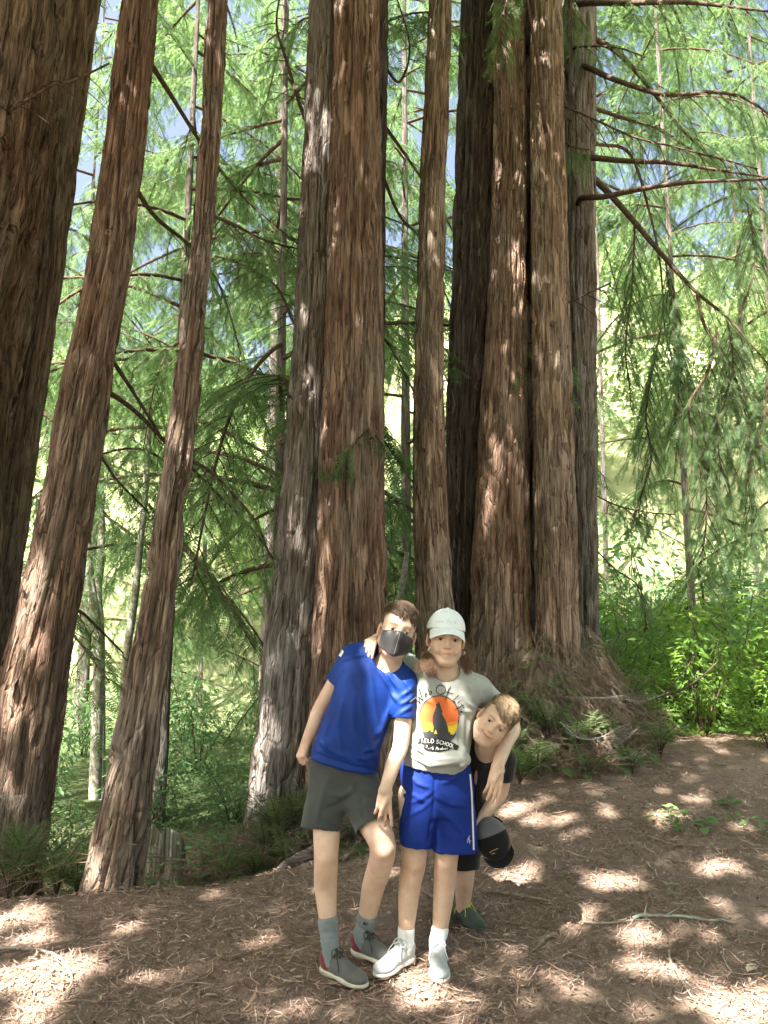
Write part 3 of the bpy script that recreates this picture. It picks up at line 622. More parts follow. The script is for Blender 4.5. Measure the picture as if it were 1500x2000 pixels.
def cover2(name, n, fn, *a, **k):
    g = np.random.default_rng(k.get('seed', 1)); X, Y_ = fn(g, n); return cover(name, len(X), lambda g_, m: (X, Y_), *a, **k)
cover2('ground_cover', 34000, slope_area, .05, 'cover', seed=5, lift=.30, label='soft green ground cover on the slope behind the leaning trunks')
def right_area(g, n):
    x = g.uniform(1.6, 6.5, n); y = g.uniform(6.5, 13, n); return x, y
cover2('ground_cover', 7000, right_area, .08, 'broad', seed=6, lift=.35, label='bright green ground cover under the thicket at the right')

# ------------------------------------------------------------------ far hillside trees
HTM = [shrub_mesh(760 + i, 3.2, 1.9, 10, 2600, .15, 'hill_leaf', tmpl=DIAM) for i in range(3)]
hp = []
for q in range(46):
    y = rr.uniform(19, 42); x = rr.uniform(-.62, .62) * y; hp.append((x, y))
hw_, hl_ = MB(), MB()
for q, (x, y) in enumerate(hp):
    tall = rr.uniform(.8, 1.8); wood, V, F = HTM[q % 3]; ro = rr.uniform(0, 6); c_, s_ = math.cos(ro), math.sin(ro); Rz = np.array([[c_, s_, 0], [-s_, c_, 0], [0, 0, 1]]); o_ = np.array([x, y, float(H(x, y)) - .2])
    hl_.add(V @ Rz * tall + o_, F); wv, wf = wood.get(); hw_.add(wv @ Rz * tall + o_, wf[0])
hill = hl_.obj('hillside_woods', M['hill_leaf'], smooth=False); tag(hill, 'sunlit mass of pale green broadleaf woods on the far hillside', 'woods', None, 'stuff'); hs = hw_.obj('stems', M['twig'], hill)

# thin grey background stems seen through the gaps
def stem(label, pts, rad, name='sapling'):
    path = smooth_path([P(*p) for p in pts], 16); b = MB(); b.tube(path, np.linspace(rad, rad * .6, 16), 8)
    g0 = path[0]; root = empty(name, (float(g0[0]), float(g0[1]), float(H(g0[0], g0[1]))), label, 'sapling'); b2 = MB()
    b.obj('trunk', M['lichen'], root)
    wood, (V, F) = grow(path[6:], rad * .5, int(pts[0][0]), lat_len=.5, gap=.3, dens=.5)
    f = mesh_obj('leaves', V, F, M['cover'], root, smooth=False); f['kind'] = 'stuff'
stem('pale grey sapling with a kinked stem between the two leaning trunks', [(185, 1560, 8.5), (190, 1400, 8.5), (192, 1250, 8.5), (178, 1150, 8.5), (170, 1050, 8.5), (172, 930, 8.5)], .07)
stem('pale crooked sapling right beside the kinked grey one', [(196, 1560, 9.0), (196, 1250, 9.0), (190, 1160, 9.0), (198, 1080, 9.0), (196, 900, 9.0), (192, 700, 9.0)], .06)
stem('thin mossy sapling leaning right, just left of the slim leaning trunk', [(238, 1500, 8.2), (245, 1300, 8.2), (262, 1180, 8.2), (272, 1080, 8.2), (285, 950, 8.2), (292, 800, 8.2)], .05)
stem('dead grey snag standing behind the masked boy', [(768, 1260, 6.6), (776, 1200, 6.6), (788, 1130, 6.6), (795, 1078, 6.6)], .035)
# ------------------------------------------------------------------ crowns overhead: what lets the sun through
E1 = np.cross(SUN, [0, 0, 1.]); E1 /= np.linalg.norm(E1); E2 = np.cross(SUN, E1)
def surf(key, px, py):
    info = trees[key][1]; p = P(px, py, info['Y']); i = int(np.argmin(abs(info['zs'] - p[2])))
    dx = np.clip((p[0] - info['cx'][i]) / info['r'][i], -.97, .97); return np.array([p[0], info['Y'] - math.sqrt(1 - dx * dx) * info['r'][i], p[2]])
GAPS = []   # (point, radius across, radius along)
def gap(p, a, b=None): GAPS.append((np.asarray(p), a, b or a))
# sunny patches on the ground
for px, py, a in [(90, 1828, .10), (110, 1905, .17), (300, 1905, .10), (245, 1935, .07), (40, 1793, .13), (75, 1985, .10), (175, 1885, .07), (255, 1815, .07), (20, 1905, .08),
                  (1195, 1718, .13), (1080, 1600, .13), (1180, 1590, .10), (1010, 1580, .11), (1350, 1560, .10), (1000, 1725, .10), (1030, 1700, .07), (1130, 1800, .08), (1250, 1830, .10), (1400, 1700, .08), (1300, 1600, .09),
                  (1440, 1960, .20), (1250, 1890, .09), (1330, 1900, .08), (825, 1935, .11), (800, 1925, .07), (1100, 1930, .06), (1180, 1480, .10), (1060, 1500, .08), (1000, 1530, .07), (1300, 1690, .06), (1000, 1860, .05), (550, 1790, .05), (510, 1880, .05), (1460, 1620, .08), (700, 1720, .05), (640, 1975, .05), (930, 1960, .06)]:
    gap(G(px, py), a * 1.05)
for key, px, py, a in [('pair_left', 618, 240, .12), ('pair_left', 612, 310, .10), ('pair_left', 604, 725, .10), ('pair_left', 575, 1020, .08), ('pair_left', 525, 1420, .12), ('pair_left', 510, 1510, .11), ('pair_left', 590, 1000, .05), ('pair_left', 600, 640, .05),
                       ('pair_right', 668, 30, .09), ('pair_right', 660, 160, .09), ('pair_right', 655, 300, .07), ('pair_right', 632, 1090, .07), ('pair_right', 630, 1150, .07), ('pair_right', 628, 1230, .06), ('pair_right', 720, 30, .05), ('pair_right', 645, 480, .05),
                       ('pair_back', 752, 130, .07), ('pair_back', 748, 260, .07), ('pole', 838, 470, .05), ('pole', 835, 500, .06), ('pole', 855, 140, .04), ('pole', 850, 200, .04), ('pole', 858, 820, .04),
                       ('clump_dark', 925, 470, .08), ('clump_dark', 935, 540, .07), ('clump_dark', 905, 730, .06), ('clump_dark', 905, 330, .06),
                       ('clump_main', 990, 130, .06), ('clump_main', 993, 190, .05), ('clump_main', 1005, 520, .09), ('clump_main', 1010, 590, .06), ('clump_main', 960, 890, .08), ('clump_main', 955, 960, .10), ('clump_main', 948, 1010, .08), ('clump_main', 1000, 860, .06), ('clump_main', 1005, 905, .05), ('clump_main', 985, 780, .05), ('clump_main', 970, 330, .05),
                       ('clump_knotty', 1052, 60, .06), ('clump_knotty', 1050, 270, .09), ('clump_knotty', 1045, 330, .06), ('clump_knotty', 1060, 130, .06), ('clump_knotty', 1062, 560, .04), ('clump_knotty', 1085, 20, .05),
                       ('lean', 85, 1120, .10), ('lean', 78, 1210, .10), ('lean', 60, 1300, .09), ('lean', 55, 1380, .08), ('lean', 100, 1000, .06),
                       ('thin', 345, 835, .05), ('thin', 340, 865, .05), ('thin', 240, 1500, .05), ('thin', 225, 1700, .06), ('thin', 400, 300, .04)]:
    gap(surf(key, px, py), a, a * 1.3)
# sunny patches on the three children
for px, py, Y, a in [(742, 1322, 3.14, .062), (735, 1290, 3.18, .05), (765, 1350, 3.14, .058), (752, 1345, 3.12, .05), (722, 1268, 3.2, .03), (788, 1340, 3.2, .045), (792, 1390, 3.18, .05), (778, 1440, 3.2, .045), (770, 1470, 3.2, .04), (790, 1232, 3.2, .035), (757, 1222, 3.2, .02),
                     (818, 1335, 3.18, .045), (838, 1352, 3.16, .045), (808, 1380, 3.18, .05), (806, 1430, 3.16, .05), (805, 1470, 3.16, .045), (842, 1305, 3.18, .03), (800, 1520, 3.16, .045), (815, 1500, 3.16, .04), (785, 1868, 3.2, .07)]:
    gap(P(px, py, Y), a * 1.2)
def crown_over(key, frac_lo, frac_hi, seed, n):
    """leafy sprays of the high crown; they hang 3 to 6 m over the clearing"""
    g = np.random.default_rng(seed)
    cor = np.array([(x, y, z) for x in (-3.3, 4.3) for y in (1.0, 7.6) for z in (-.8, 6.3)])
    a0, a1 = (cor @ E1).min(), (cor @ E1).max(); b0, b1 = (cor @ E2).min(), (cor @ E2).max()
    a = a0 + (a1 - a0) * g.uniform(frac_lo, frac_hi, n); b = g.uniform(b0, b1, n)
    z = g.uniform(6.3, 8.6, n)
    p = a[:, None] * E1 + b[:, None] * E2; s = (z - p[:, 2]) / SUN[2]; p = p + s[:, None] * SUN
    p = p + SUN * np.maximum(0, (2.3 + .88 * np.maximum(p[:, 1], 0) + .5 * g.random(n) - p[:, 2]) / (SUN[2] - .88 * SUN[1]))[:, None]      # stay above the view
    keep = np.ones(n, bool); 
    for c, r1, r2 in GAPS:
        da = a - c @ E1; db = b - c @ E2; ang = np.arctan2(db, da)
        rr_ = 1 + .35 * vnoise(ang / 6.2832 * 5 + 20, np.full(n, c[0] * 3 + 50), 77, 0)
        keep &= ((da / r1) ** 2 + (db / r2) ** 2 > (rr_ * 1.0) ** 2)
    q = p - SUN * ((p[:, 2] - .7) / SUN[2])[:, None]; u_ = g.random(n)      # thinner over the thicket and the slope
    keep &= ~((q[:, 0] < .6) & (q[:, 1] > 8.2) & (u_ < .8)); keep &= ~((q[:, 0] > 2.2) & (q[:, 1] > 6.1) & (q[:, 1] < 3.37 + 1.36 * q[:, 0]) & (u_ < .75)); keep &= ~((q[:, 1] > 10) & (u_ < .7))
    p = p[keep]; m = len(p); A = g.normal(size=(m, 3)); A[:, 2] *= .35
    V, F = place_sprays(p - .5 * .12 * A / np.linalg.norm(A, axis=1)[:, None], A, g.uniform(.10, .18, m), g, roll=.35, tmpl=DIAM, wide=1.6)
    root, info = trees[key]
    o = mesh_obj('crown', V, F, M['needle'], root, smooth=False); o['kind'] = 'stuff'
    top = np.array([info['cx'][-1], info['Y'], info['zs'][-1]]); lb = MB()
    for q in range(9):      # limbs that carry the sprays
        e = p[int(g.integers(0, m))]; i = len(info['zs']) - 1 - int(g.integers(0, 6)); st = np.array([info['cx'][i], info['Y'], info['zs'][i]])
        mid = (st + e) / 2 + np.array([0, 0, .5]); pth = smooth_path([st, mid, e], 12); 
        rel = pth - np.array([info['cx'][-1], info['Y'], 0]); lb.tube(pth, np.linspace(.035, .008, 12), 5)
    lb.obj('limb', M['twig'], root)
for q, key in enumerate(['old', 'lean', 'thin']): crown_over(key, q / 3, (q + 1) / 3, 900 + q, 24000)

def added_woods_behind():
    """the rest of the grove, at the viewer's back"""
    g = np.random.default_rng(1234); n = 30000; x = g.uniform(-14, 14, n); y = g.uniform(-10, -5, n); z = g.uniform(.3, 15, n)
    k = vnoise(x * .5 + 60, z * .4 + 60, 95) > -.35; k &= (x > -6.5) | (g.random(n) < .35); x, y, z = x[k], y[k], z[k]; A = g.normal(size=(len(x), 3)); A[:, 2] -= .3
    V, F = place_sprays(np.stack([x, y, z], -1), A, g.uniform(.18, .42, len(x)), g, roll=.6, tmpl=DIAM, wide=1.2); b = MB(); b.add(V, F); tb = MB()
    o = b.obj('woods', M['needle'], smooth=False); tag(o, 'unseen rest of the redwood grove behind the viewer, added to cut sky light', 'woods', None, 'stuff')
added_woods_behind()  # unseen trees put in to dim the sky light on the children
# ------------------------------------------------------------------ duff, litter and sticks
def litter(n, seed):
    g = np.random.default_rng(seed)
    Y = 1.55 + 6.0 * g.random(n) ** 1.35; X = (g.random(n) - .5) * 2 * (.56 * Y + .35)
    ok = Y < np.interp(X, EX, EY) + .55 + .4 * g.random(n); X, Y = X[ok], Y[ok]
    # bare trodden earth shows in patches
    d = vnoise(X * 1.1 + 70, Y * 1.1 + 70, 61) + .5 * vnoise(X * 3 + 20, Y * 3 + 20, 62)
    ok = (d > -.45) | (g.random(len(X)) < .3); X, Y = X[ok], Y[ok]; n = len(X)
    pts = np.stack([X, Y, H(X, Y)], -1)
    L = g.uniform(.014, .065, n) * np.where(g.random(n) < .12, 2.4, 1); az = g.uniform(0, 6.283, n); curv = g.uniform(-.8, .8, n)
    wd = g.uniform(.0008, .0027, n); tilt = g.uniform(-.12, .30, n); hz = g.uniform(.002, .024, n)
    V = []; K = 3
    for k in range(K):
        f = k / (K - 1) - .5; a = az + curv * f
        cx = X + L * f * np.cos(az + curv * f * .5); cy = Y + L * f * np.sin(az + curv * f * .5)
        cz = H(cx, cy) + hz + tilt * L * (f * f) * 1.6 + tilt * .25 * L * f
        w_ = wd * (1.0 if 0 < k < K - 1 else .5); tw = g.uniform(-.6, .6, n)
        for s in (-1, 1): V.append(np.stack([cx - np.sin(a) * w_ * s, cy + np.cos(a) * w_ * s, cz + tw * w_ * s], -1))
    V = np.stack(V, 1)      # n, 2K, 3
    b = (np.arange(n) * 2 * K)[:, None]
    F = np.concatenate([np.stack([b[:, 0] + 2 * k, b[:, 0] + 2 * k + 1, b[:, 0] + 2 * k + 3, b[:, 0] + 2 * k + 2], -1) for k in range(K - 1)])
    pal = np.array([(.13, .083, .058), (.22, .148, .105), (.30, .205, .15), (.11, .076, .058), (.36, .265, .20), (.26, .16, .11), (.19, .14, .11)])
    c = pal[g.integers(0, len(pal), n)] * g.uniform(1.05, 1.65, n)[:, None] * np.array([.98, 1.0, 1.06])
    o = mesh_obj('needle_litter', V.reshape(-1, 3), F, M['litter'], smooth=False, cols=np.repeat(c, 2 * K, 0))
    tag(o, 'red-brown redwood needles and twig bits covering the ground', 'litter', None, 'stuff')
    return o
litter(92000, 15)
def chips(n, seed):
    g = np.random.default_rng(seed); Y = 1.6 + 4.6 * g.random(n) ** 1.3; X = (g.random(n) - .5) * 2 * (.56 * Y + .3)
    ok = Y < np.interp(X, EX, EY) + .3; X, Y = X[ok], Y[ok]; n = len(X)
    pos = np.stack([X, Y, H(X, Y) + g.uniform(.004, .014, n)], -1); A = g.normal(size=(n, 3)); A[:, 2] = g.uniform(-.05, .45, n) * np.hypot(A[:, 0], A[:, 1])
    V, F = place_sprays(pos, A, g.uniform(.008, .028, n), g, roll=.35, tmpl=DIAM)
    pal = np.array([(.20, .13, .09), (.14, .09, .065), (.30, .21, .15), (.36, .28, .2), (.11, .075, .055)])
    c = pal[g.integers(0, 5, n)] * g.uniform(.8, 1.3, n)[:, None]
    o = mesh_obj('leaf_litter', V, F, M['litter'], smooth=False, cols=np.repeat(c, 4, 0))
    tag(o, 'broken brown leaf flakes scattered through the needles', 'litter', None, 'stuff')
chips(11000, 16)
# ------------------------------------------------------------------ sprouts, stump, sticks, webs
def fern_spray_geo(path, seed, L0=.10, gap=.016, width=.011):
    """flat two-ranked redwood sprout along a path: one narrow leaf per rank"""
    g = np.random.default_rng(seed); path = np.asarray(path); T, A, B = frames(path); n = len(path); V = []; F = []
    seg = np.linalg.norm(np.diff(path, axis=0), axis=1); s = np.concatenate([[0], np.cumsum(seg)]); q = gap
    while q < s[-1]:
        p = np.array([np.interp(q, s, path[:, i]) for i in range(3)]); i = min(int(np.searchsorted(s, q)), n - 1); f = q / s[-1]
        for sd in (-1, 1):
            l = L0 * math.sin(math.pi * min(1, .18 + .8 * f)) * g.uniform(.8, 1.15); d = T[i] * .55 + sd * A[i] * .9 + B[i] * g.uniform(-.15, .2) + np.array([0, 0, -.15]); d /= np.linalg.norm(d)
            wv = np.cross(d, B[i]); k = len(V)
            V += [p, p + d * l * .5 + wv * width * .5, p + d * l, p + d * l * .5 - wv * width * .5]; F += [(k, k + 1, k + 2), (k, k + 2, k + 3)]
        q += gap
    return np.array(V), np.array(F)
def sprout(name, label, x, y, n, h, seed, mat_, group, spread=.6, L0=.09, cat='sprout', z=None):
    g = np.random.default_rng(seed); z0 = float(H(x, y)) if z is None else z; root = empty(name, (x, y, z0), label, cat, group); st = MB(); lf = MB()
    for q in range(n):
        az = g.uniform(0, 6.283); hh = h * g.uniform(.6, 1.15); t = np.linspace(0, 1, 10); o = np.array([math.cos(az), math.sin(az), 0]) * spread * g.uniform(.3, 1) * hh
        p = np.array([x, y, z0]) + o * (t ** 1.6)[:, None] + np.array([0, 0, hh]) * (t - .28 * t ** 2.5)[:, None]
        st.tube(p, np.linspace(.004, .0014, 10), 4)
        for w_ in range(3):
            i = 3 + 2 * w_; d = (p[i] - p[i - 1]); sd = 1 if w_ % 2 else -1; c = np.cross(d, [0, 0, 1.]); c /= np.linalg.norm(c) + 1e-9
            tt = np.linspace(0, 1, 6)[:, None]; e = p[i] + (d / np.linalg.norm(d) * .7 + sd * c) * hh * .22 * tt + np.array([0, 0, -.06 * hh]) * tt ** 2
            V, F = fern_spray_geo(e, seed * 31 + q * 7 + w_, L0 * .28, .009, .005); lf.add(V, F); st.tube(e, .0012, 3)
        V, F = fern_spray_geo(p[3:], seed * 17 + q, L0 * .34, .010, .006); lf.add(V, F)
    st.obj('stem', M['twig'], root); o = lf.obj('leaves', M[mat_], root, smooth=False); o['kind'] = 'stuff'; return root
def dead_sprays(name, label, n, area, seed, size=(.05, .15), hang=.55, mat_='dead_needle', lift=.06, tm=(ST_V * [1, .55, 1], ST_F)):
    g = np.random.default_rng(seed); x, y = area(g, n); z = H(x, y) + g.uniform(0, 1, len(x)) ** 2 * lift + .01
    e = .05; gxn = (H(x + e, y, False) - H(x - e, y, False)) / (2 * e); gyn = (H(x, y + e, False) - H(x, y - e, False)) / (2 * e)
    A = np.stack([-gxn, -gyn, -(gxn ** 2 + gyn ** 2)], -1) * hang + g.normal(size=(len(x), 3)) * np.array([.6, .6, .35])
    V, F = place_sprays(np.stack([x, y, z], -1), A, g.uniform(*size, len(x)), g, roll=.7, tmpl=tm)
    o = mesh_obj(name, V, F, M[mat_], smooth=False); tag(o, label, 'litter' if 'needle' in name else 'twigs', None, 'stuff'); return o
def ring_area(cx, cy, rx, ry, lo, hi, front=True):
    def f(g, n):
        a = g.uniform(math.pi if front else 0, 2 * math.pi, n); r = np.sqrt(g.uniform(lo ** 2, hi ** 2, n)); return cx + rx * r * np.cos(a), cy + ry * r * np.sin(a)
    return f
dead_sprays('dead_needle_sprays', 'shaggy brown dead sprays draped down the mound at the big clump', 4500, ring_area(1.22, 6.75, 1.0, 1.25, .5, 1.06), 31, lift=.26)
dead_sprays('dead_needle_sprays', 'brown dead sprays heaped at the foot of the central pair', 2600, ring_area(-.42, 5.55, 1.0, .9, .3, 1.02), 32, lift=.14)
# loose twigs tangled on both mounds
def twig_tangle(label, n, area, seed, L=(.15, .5), rad=(.0012, .004), lift=.2, mat_='stick'):
    g = np.random.default_rng(seed); x, y = area(g, n); b = MB()
    for q in range(len(x)):
        l = g.uniform(*L); az = g.uniform(0, 6.283); p0 = np.array([x[q], y[q], float(H(x[q], y[q])) + g.uniform(0, lift)]); d = np.array([math.cos(az), math.sin(az) * .7, g.uniform(-.7, .6)])
        pts = [p0 + d * l * t + np.array([g.normal() * .02, g.normal() * .02, -l * .25 * t * t]) for t in np.linspace(0, 1, 5)]
        b.tube(smooth_path(pts, 7), np.linspace(g.uniform(*rad), .0008, 7), 3)
    o = b.obj('dry_twigs', M[mat_]); tag(o, label, 'twigs', None, 'stuff')
twig_tangle('fine dry twigs tangled over the mound below the big clump', 800, ring_area(1.22, 6.7, 1.0, 1.25, .55, 1.08), 33)
twig_tangle('dry twigs and rootlets round the foot of the central pair', 170, ring_area(-.42, 5.5, 1.0, .9, .35, 1.05), 34)
twig_tangle('dry twigs heaped at the foot of the leaning trunks by the left edge', 260, lambda g, n: (g.uniform(-2.7, -1.2, n), g.uniform(4.0, 5.2, n)), 35, lift=.25)

SP = [  # pixel x, pixel y, Y, stems, height, material, label
    (1125, 1440, 5.62, 9, .30, 'sprout', 'feathery light green redwood sprout at the middle of the mound, above the web'),
    (1070, 1420, 5.70, 8, .30, 'sprout', 'pale green sprout beside the smallest boy, high on the mound'),
    (1180, 1420, 5.75, 7, .26, 'sprout', 'green sprout at the top right of the mound near the web'),
    (1015, 1540, 5.25, 9, .28, 'sprout', 'sunlit yellow-green sprout at the mound toe beside the held cap'),
    (1050, 1475, 5.45, 8, .24, 'sprout', 'sprout at the left side of the mound just right of the smallest boy'),
    (1152, 1520, 5.40, 4, .20, 'sprout', 'small single green sprig at the foot of the mound'),
    (1235, 1500, 5.55, 6, .22, 'sprout', 'low sprout at the right foot of the mound'),
    (1290, 1450, 5.9, 7, .30, 'sprout', 'drooping sprout at the right end of the mound by the bay shrubs'),
    (1010, 1450, 5.6, 6, .3, 'sprout', 'sprout rising behind the smallest boy'),
    (545, 1590, 5.0, 10, .42, 'needle_near', 'dark green sprout clump left of the boy in dark shorts'),
    (520, 1620, 4.95, 9, .36, 'needle_near', 'bushy sprout at the outer foot of the left pair trunk'),
    (575, 1560, 5.05, 9, .42, 'needle_near', 'sprout climbing the left pair trunk beside the boy'),
    (500, 1680, 4.75, 8, .24, 'needle_near', 'low sprout on the duff at the left of the central pair'),
    (440, 1710, 4.55, 8, .26, 'needle_near', 'grassy sprout between the stump and the central pair'),
    (560, 1660, 4.7, 7, .26, 'needle_near', 'sprout tuft beside the pale root left of the boy'),
    (60, 1690, 4.3, 12, .50, 'needle_near', 'tall sprout clump in front of the leaning trunk at the left edge'),
    (20, 1660, 4.2, 10, .52, 'needle_near', 'sprout clump cut off by the left edge'),
    (110, 1740, 4.15, 9, .34, 'needle_near', 'low sprout between the leaning trunk and the slim one'),
    (150, 1750, 4.2, 8, .28, 'needle_near', 'small sprout at the foot of the slim leaning trunk'),
    (1190, 1340, 6.5, 12, .5, 'needle_near', 'fuzzy grey-green sprout thicket against the right side of the clump'),
    (1230, 1370, 6.3, 11, .42, 'needle_near', 'fuzzy sprout thicket low at the right of the clump'),
]
for q, (px, py, Y, n, h, m_, lb) in enumerate(SP):
    p = P(px, py, Y); sprout('redwood_sprout', lb, p[0], Y, int(n * (1.5 if m_ == 'sprout' else 1.0)), h * (1.35 if m_ == 'sprout' else 1.15), 800 + q, m_, 'sprouts round the redwood feet', .75, .24 if m_ == 'sprout' else .17)

def mound_green(label, n, area, seed, mat_):
    g = np.random.default_rng(seed); x, y = area(g, n); k = vnoise(x * 3.1 + 20, y * 3.1 + 20, seed) > .05; x, y = x[k], y[k]; lf = MB()
    for q in range(len(x)):
        p = np.array([x[q], y[q], float(H(x[q], y[q])) + .02]); az = g.uniform(0, 6.283); L = g.uniform(.08, .2); t = np.linspace(0, 1, 6)[:, None]
        e = p + np.array([math.cos(az), math.sin(az) - .4, 0]) * L * t + np.array([0, 0, 1.]) * L * (.9 * t - 1.0 * t * t); V, F = fern_spray_geo(e, seed + q, .055, .011, .006); lf.add(V, F)
    o = lf.obj('low_sprigs', M[mat_], smooth=False); tag(o, label, 'plants', None, 'stuff')
mound_green('low green redwood sprigs scattered over the mound at the clump', 620, ring_area(1.22, 6.75, 1.0, 1.25, .5, 1.04), 61, 'sprout')
mound_green('low green sprigs round the foot of the central pair', 420, ring_area(-.5, 5.5, 1.0, .9, .35, 1.05), 62, 'needle_near')
# the rotten stump
def stump():
    Y = 5.3; a = P(285, 1690, Y); b = P(372, 1690, Y); c = (a + b) / 2; r = (b[0] - a[0]) / 2; zb = float(H(c[0], Y)) - .2; top = P(325, 1607, Y)[2]
    n = 60; m = 26; th = np.linspace(0, 2 * math.pi, n, endpoint=False); TH, K = np.meshgrid(th, np.arange(m)); f = K / (m - 1)
    crest = top - .20 * abs(np.sin(TH * .5 + .9)) ** 2 + .11 * vnoise(TH / 6.2832 * 14, TH * 0 + 3, 91, 14) - .12 * (np.cos(TH - .3) > .86)
    Z = zb + (crest - zb) * f; R = r * (1.12 - .28 * f) * (1 + .09 * vnoise(TH / 6.2832 * 16, Z * 2.5, 92, 16)) 
    V = np.stack([c[0] + R * np.cos(TH), Y + R * np.sin(TH), Z], -1).reshape(-1, 3)
    R2 = R[-1] * .55; V2 = np.stack([c[0] + R2 * np.cos(th), Y + R2 * np.sin(th), crest[-1] - .07], -1); V = np.concatenate([V, V2, [[c[0], Y, top - .25]]])
    i = np.arange(m)[:, None] * n; j = np.arange(n)[None]; F4 = np.stack([i + j, i + (j + 1) % n, i + n + (j + 1) % n, i + n + j], -1).reshape(-1, 4)
    F3 = np.array([(m * n + q, m * n + (q + 1) % n, m * n + n) for q in range(n)])
    uv = np.concatenate([np.stack([TH * r, Z], -1).reshape(-1, 2), np.stack([th * r, crest[-1]], -1), [[0, 0]]])
    root = empty('tree_stump', (c[0], Y, zb + .2), 'dark rotting redwood stump with a jagged top between the slim trunk and the central pair', 'stump')
    mesh_obj('wood', V, [F4, F3], M['bark_moss'], root, uv=uv)
stump()

# sticks one can tell apart: pixel polyline on the ground
def ground_stick(label, pts, rad, mat_='stick', lift=.008, fork=None, name='stick'):
    p = np.array([G(*q) for q in pts]); p = smooth_path(p, max(8, 5 * len(pts))); p[:, 2] = H(p[:, 0], p[:, 1]) + lift + rad
    b = MB(); g = np.random.default_rng(int(pts[0][0] * 7 + pts[0][1])); n = len(p)
    b.tube(p, rad * np.linspace(1.1, .55, n) * (1 + .18 * g.uniform(-1, 1, n)), 7)
    for fk in fork or []:
        q = smooth_path(np.array([G(*z) for z in fk]), 8); q[:, 2] = H(q[:, 0], q[:, 1]) + lift + rad + np.linspace(0, .03, 8); b.tube(q, np.linspace(rad * .6, rad * .25, 8), 5)
    V, F = b.get(); c = p[n // 2]; 
    o = mesh_obj(name, V - c, F, M[mat_]); o.location = c; tag(o, label, 'stick', 'sticks fallen on the duff'); return o
ground_stick('long pale stick curving down at the lower left of the clearing', [(0, 1858), (60, 1862), (105, 1872), (132, 1898), (140, 1925), (128, 1955)], .006, 'stickgrey')
ground_stick('thin straight stick lying flat below the left sunny patch', [(95, 1965), (180, 1964), (250, 1960), (285, 1952)], .004, 'stick')
ground_stick('thin arched twig beside the left sunny patches', [(258, 1825), (256, 1845), (285, 1868), (328, 1888)], .003, 'stick')
ground_stick('lichen-covered stick lying in the open at the right', [(1235, 1802), (1258, 1795), (1300, 1797), (1360, 1800), (1440, 1810)], .008, 'lichen', fork=[[(1258, 1795), (1264, 1785)], [(1300, 1797), (1330, 1790)]])
ground_stick('pale forked stick at the left end of the lichen-covered one', [(1140, 1806), (1180, 1809), (1232, 1804), (1256, 1790)], .005, 'stickgrey')
ground_stick('grey stick bent in a curve at the lower right', [(1307, 1864), (1310, 1885), (1328, 1920), (1352, 1957)], .006, 'stickgrey')
ground_stick('short pale twig right of the bent grey stick', [(1411, 1872), (1420, 1892), (1434, 1912)], .004, 'stickgrey')
ground_stick('long straight brown stick lying behind the girl', [(945, 1748), (1010, 1755), (1050, 1762), (1085, 1770)], .008, 'stick')
ground_stick('slender stick crossing the duff at the far right', [(1265, 1638), (1310, 1655), (1380, 1660), (1500, 1664)], .006, 'stick')
ground_stick('dark stick pointing up the slope at the right', [(1240, 1665), (1262, 1690), (1275, 1705)], .004, 'stick')
ground_stick('stubby broken stick near the girl, pointing down left', [(1084, 1832), (1060, 1845), (1035, 1872)], .009, 'stick')
ground_stick('dead branch leaning out of the mound behind the knees of the boy in blue', [(665, 1690), (690, 1672), (730, 1665), (790, 1645)], .011, 'stick', fork=[[(690, 1672), (703, 1640), (712, 1600)], [(680, 1675), (710, 1650), (735, 1618)]])
ground_stick('dead grey pole lying behind the stump', [(270, 1692), (330, 1688), (384, 1694)], .010, 'stickgrey', lift=.12)
ground_stick('thin brown stick in front of the stump', [(290, 1720), (340, 1735), (400, 1728)], .006, 'stick', lift=.05)
ground_stick('short stick lying on the trodden earth left of the boy', [(560, 1775), (600, 1770), (650, 1776)], .004, 'stick')
ground_stick('faint twig on the bare earth in the bottom middle', [(930, 1905), (1000, 1915), (1040, 1925)], .003, 'stick')
ground_stick('small twig in the sun under the shoes of the girl', [(700, 1915), (745, 1905), (790, 1912)], .0035, 'stick')
ground_stick('brown twig at the bottom edge of the photo', [(435, 1985), (500, 1990), (560, 1992)], .004, 'stick')
# upright dead pole behind the boy
def pole_stick():
    p = smooth_path([P(745, 1536, 4.6), P(757, 1480, 4.65), P(768, 1420, 4.7), P(776, 1370, 4.75), P(780, 1345, 4.8)], 14); p[0][2] = H(p[0][0], p[0][1]); b = MB(); b.tube(p, np.linspace(.009, .006, 14), 6)
    V, F = b.get(); o = mesh_obj('stick', V - p[0], F, M['stick']); o.location = p[0]; tag(o, 'upright bare stick standing behind the arm of the boy in blue', 'stick', 'sticks fallen on the duff')
pole_stick()
# the pale root at the foot of the pair
def root_log():
    p = smooth_path([G(525, 1722) + [0, .1, .0], G(560, 1705) + [0, .1, .03], G(610, 1690) + [0, .12, .05], G(668, 1668) + [0, .2, .06]], 18); b = MB(); b.tube(p - np.array([0, 0, .02]), np.linspace(.022, .048, 18) * (1 + .08 * np.sin(np.arange(18) * 1.7)), 14)
    V, F = b.get(); c = p[8]; uv = np.stack([V[:, 2] * 2, V[:, 0]], -1)
    o = mesh_obj('root', V - c, F, M['strip'], uv=uv); o.location = c; tag(o, 'smooth tan surface root at the foot of the central pair', 'root')
root_log()

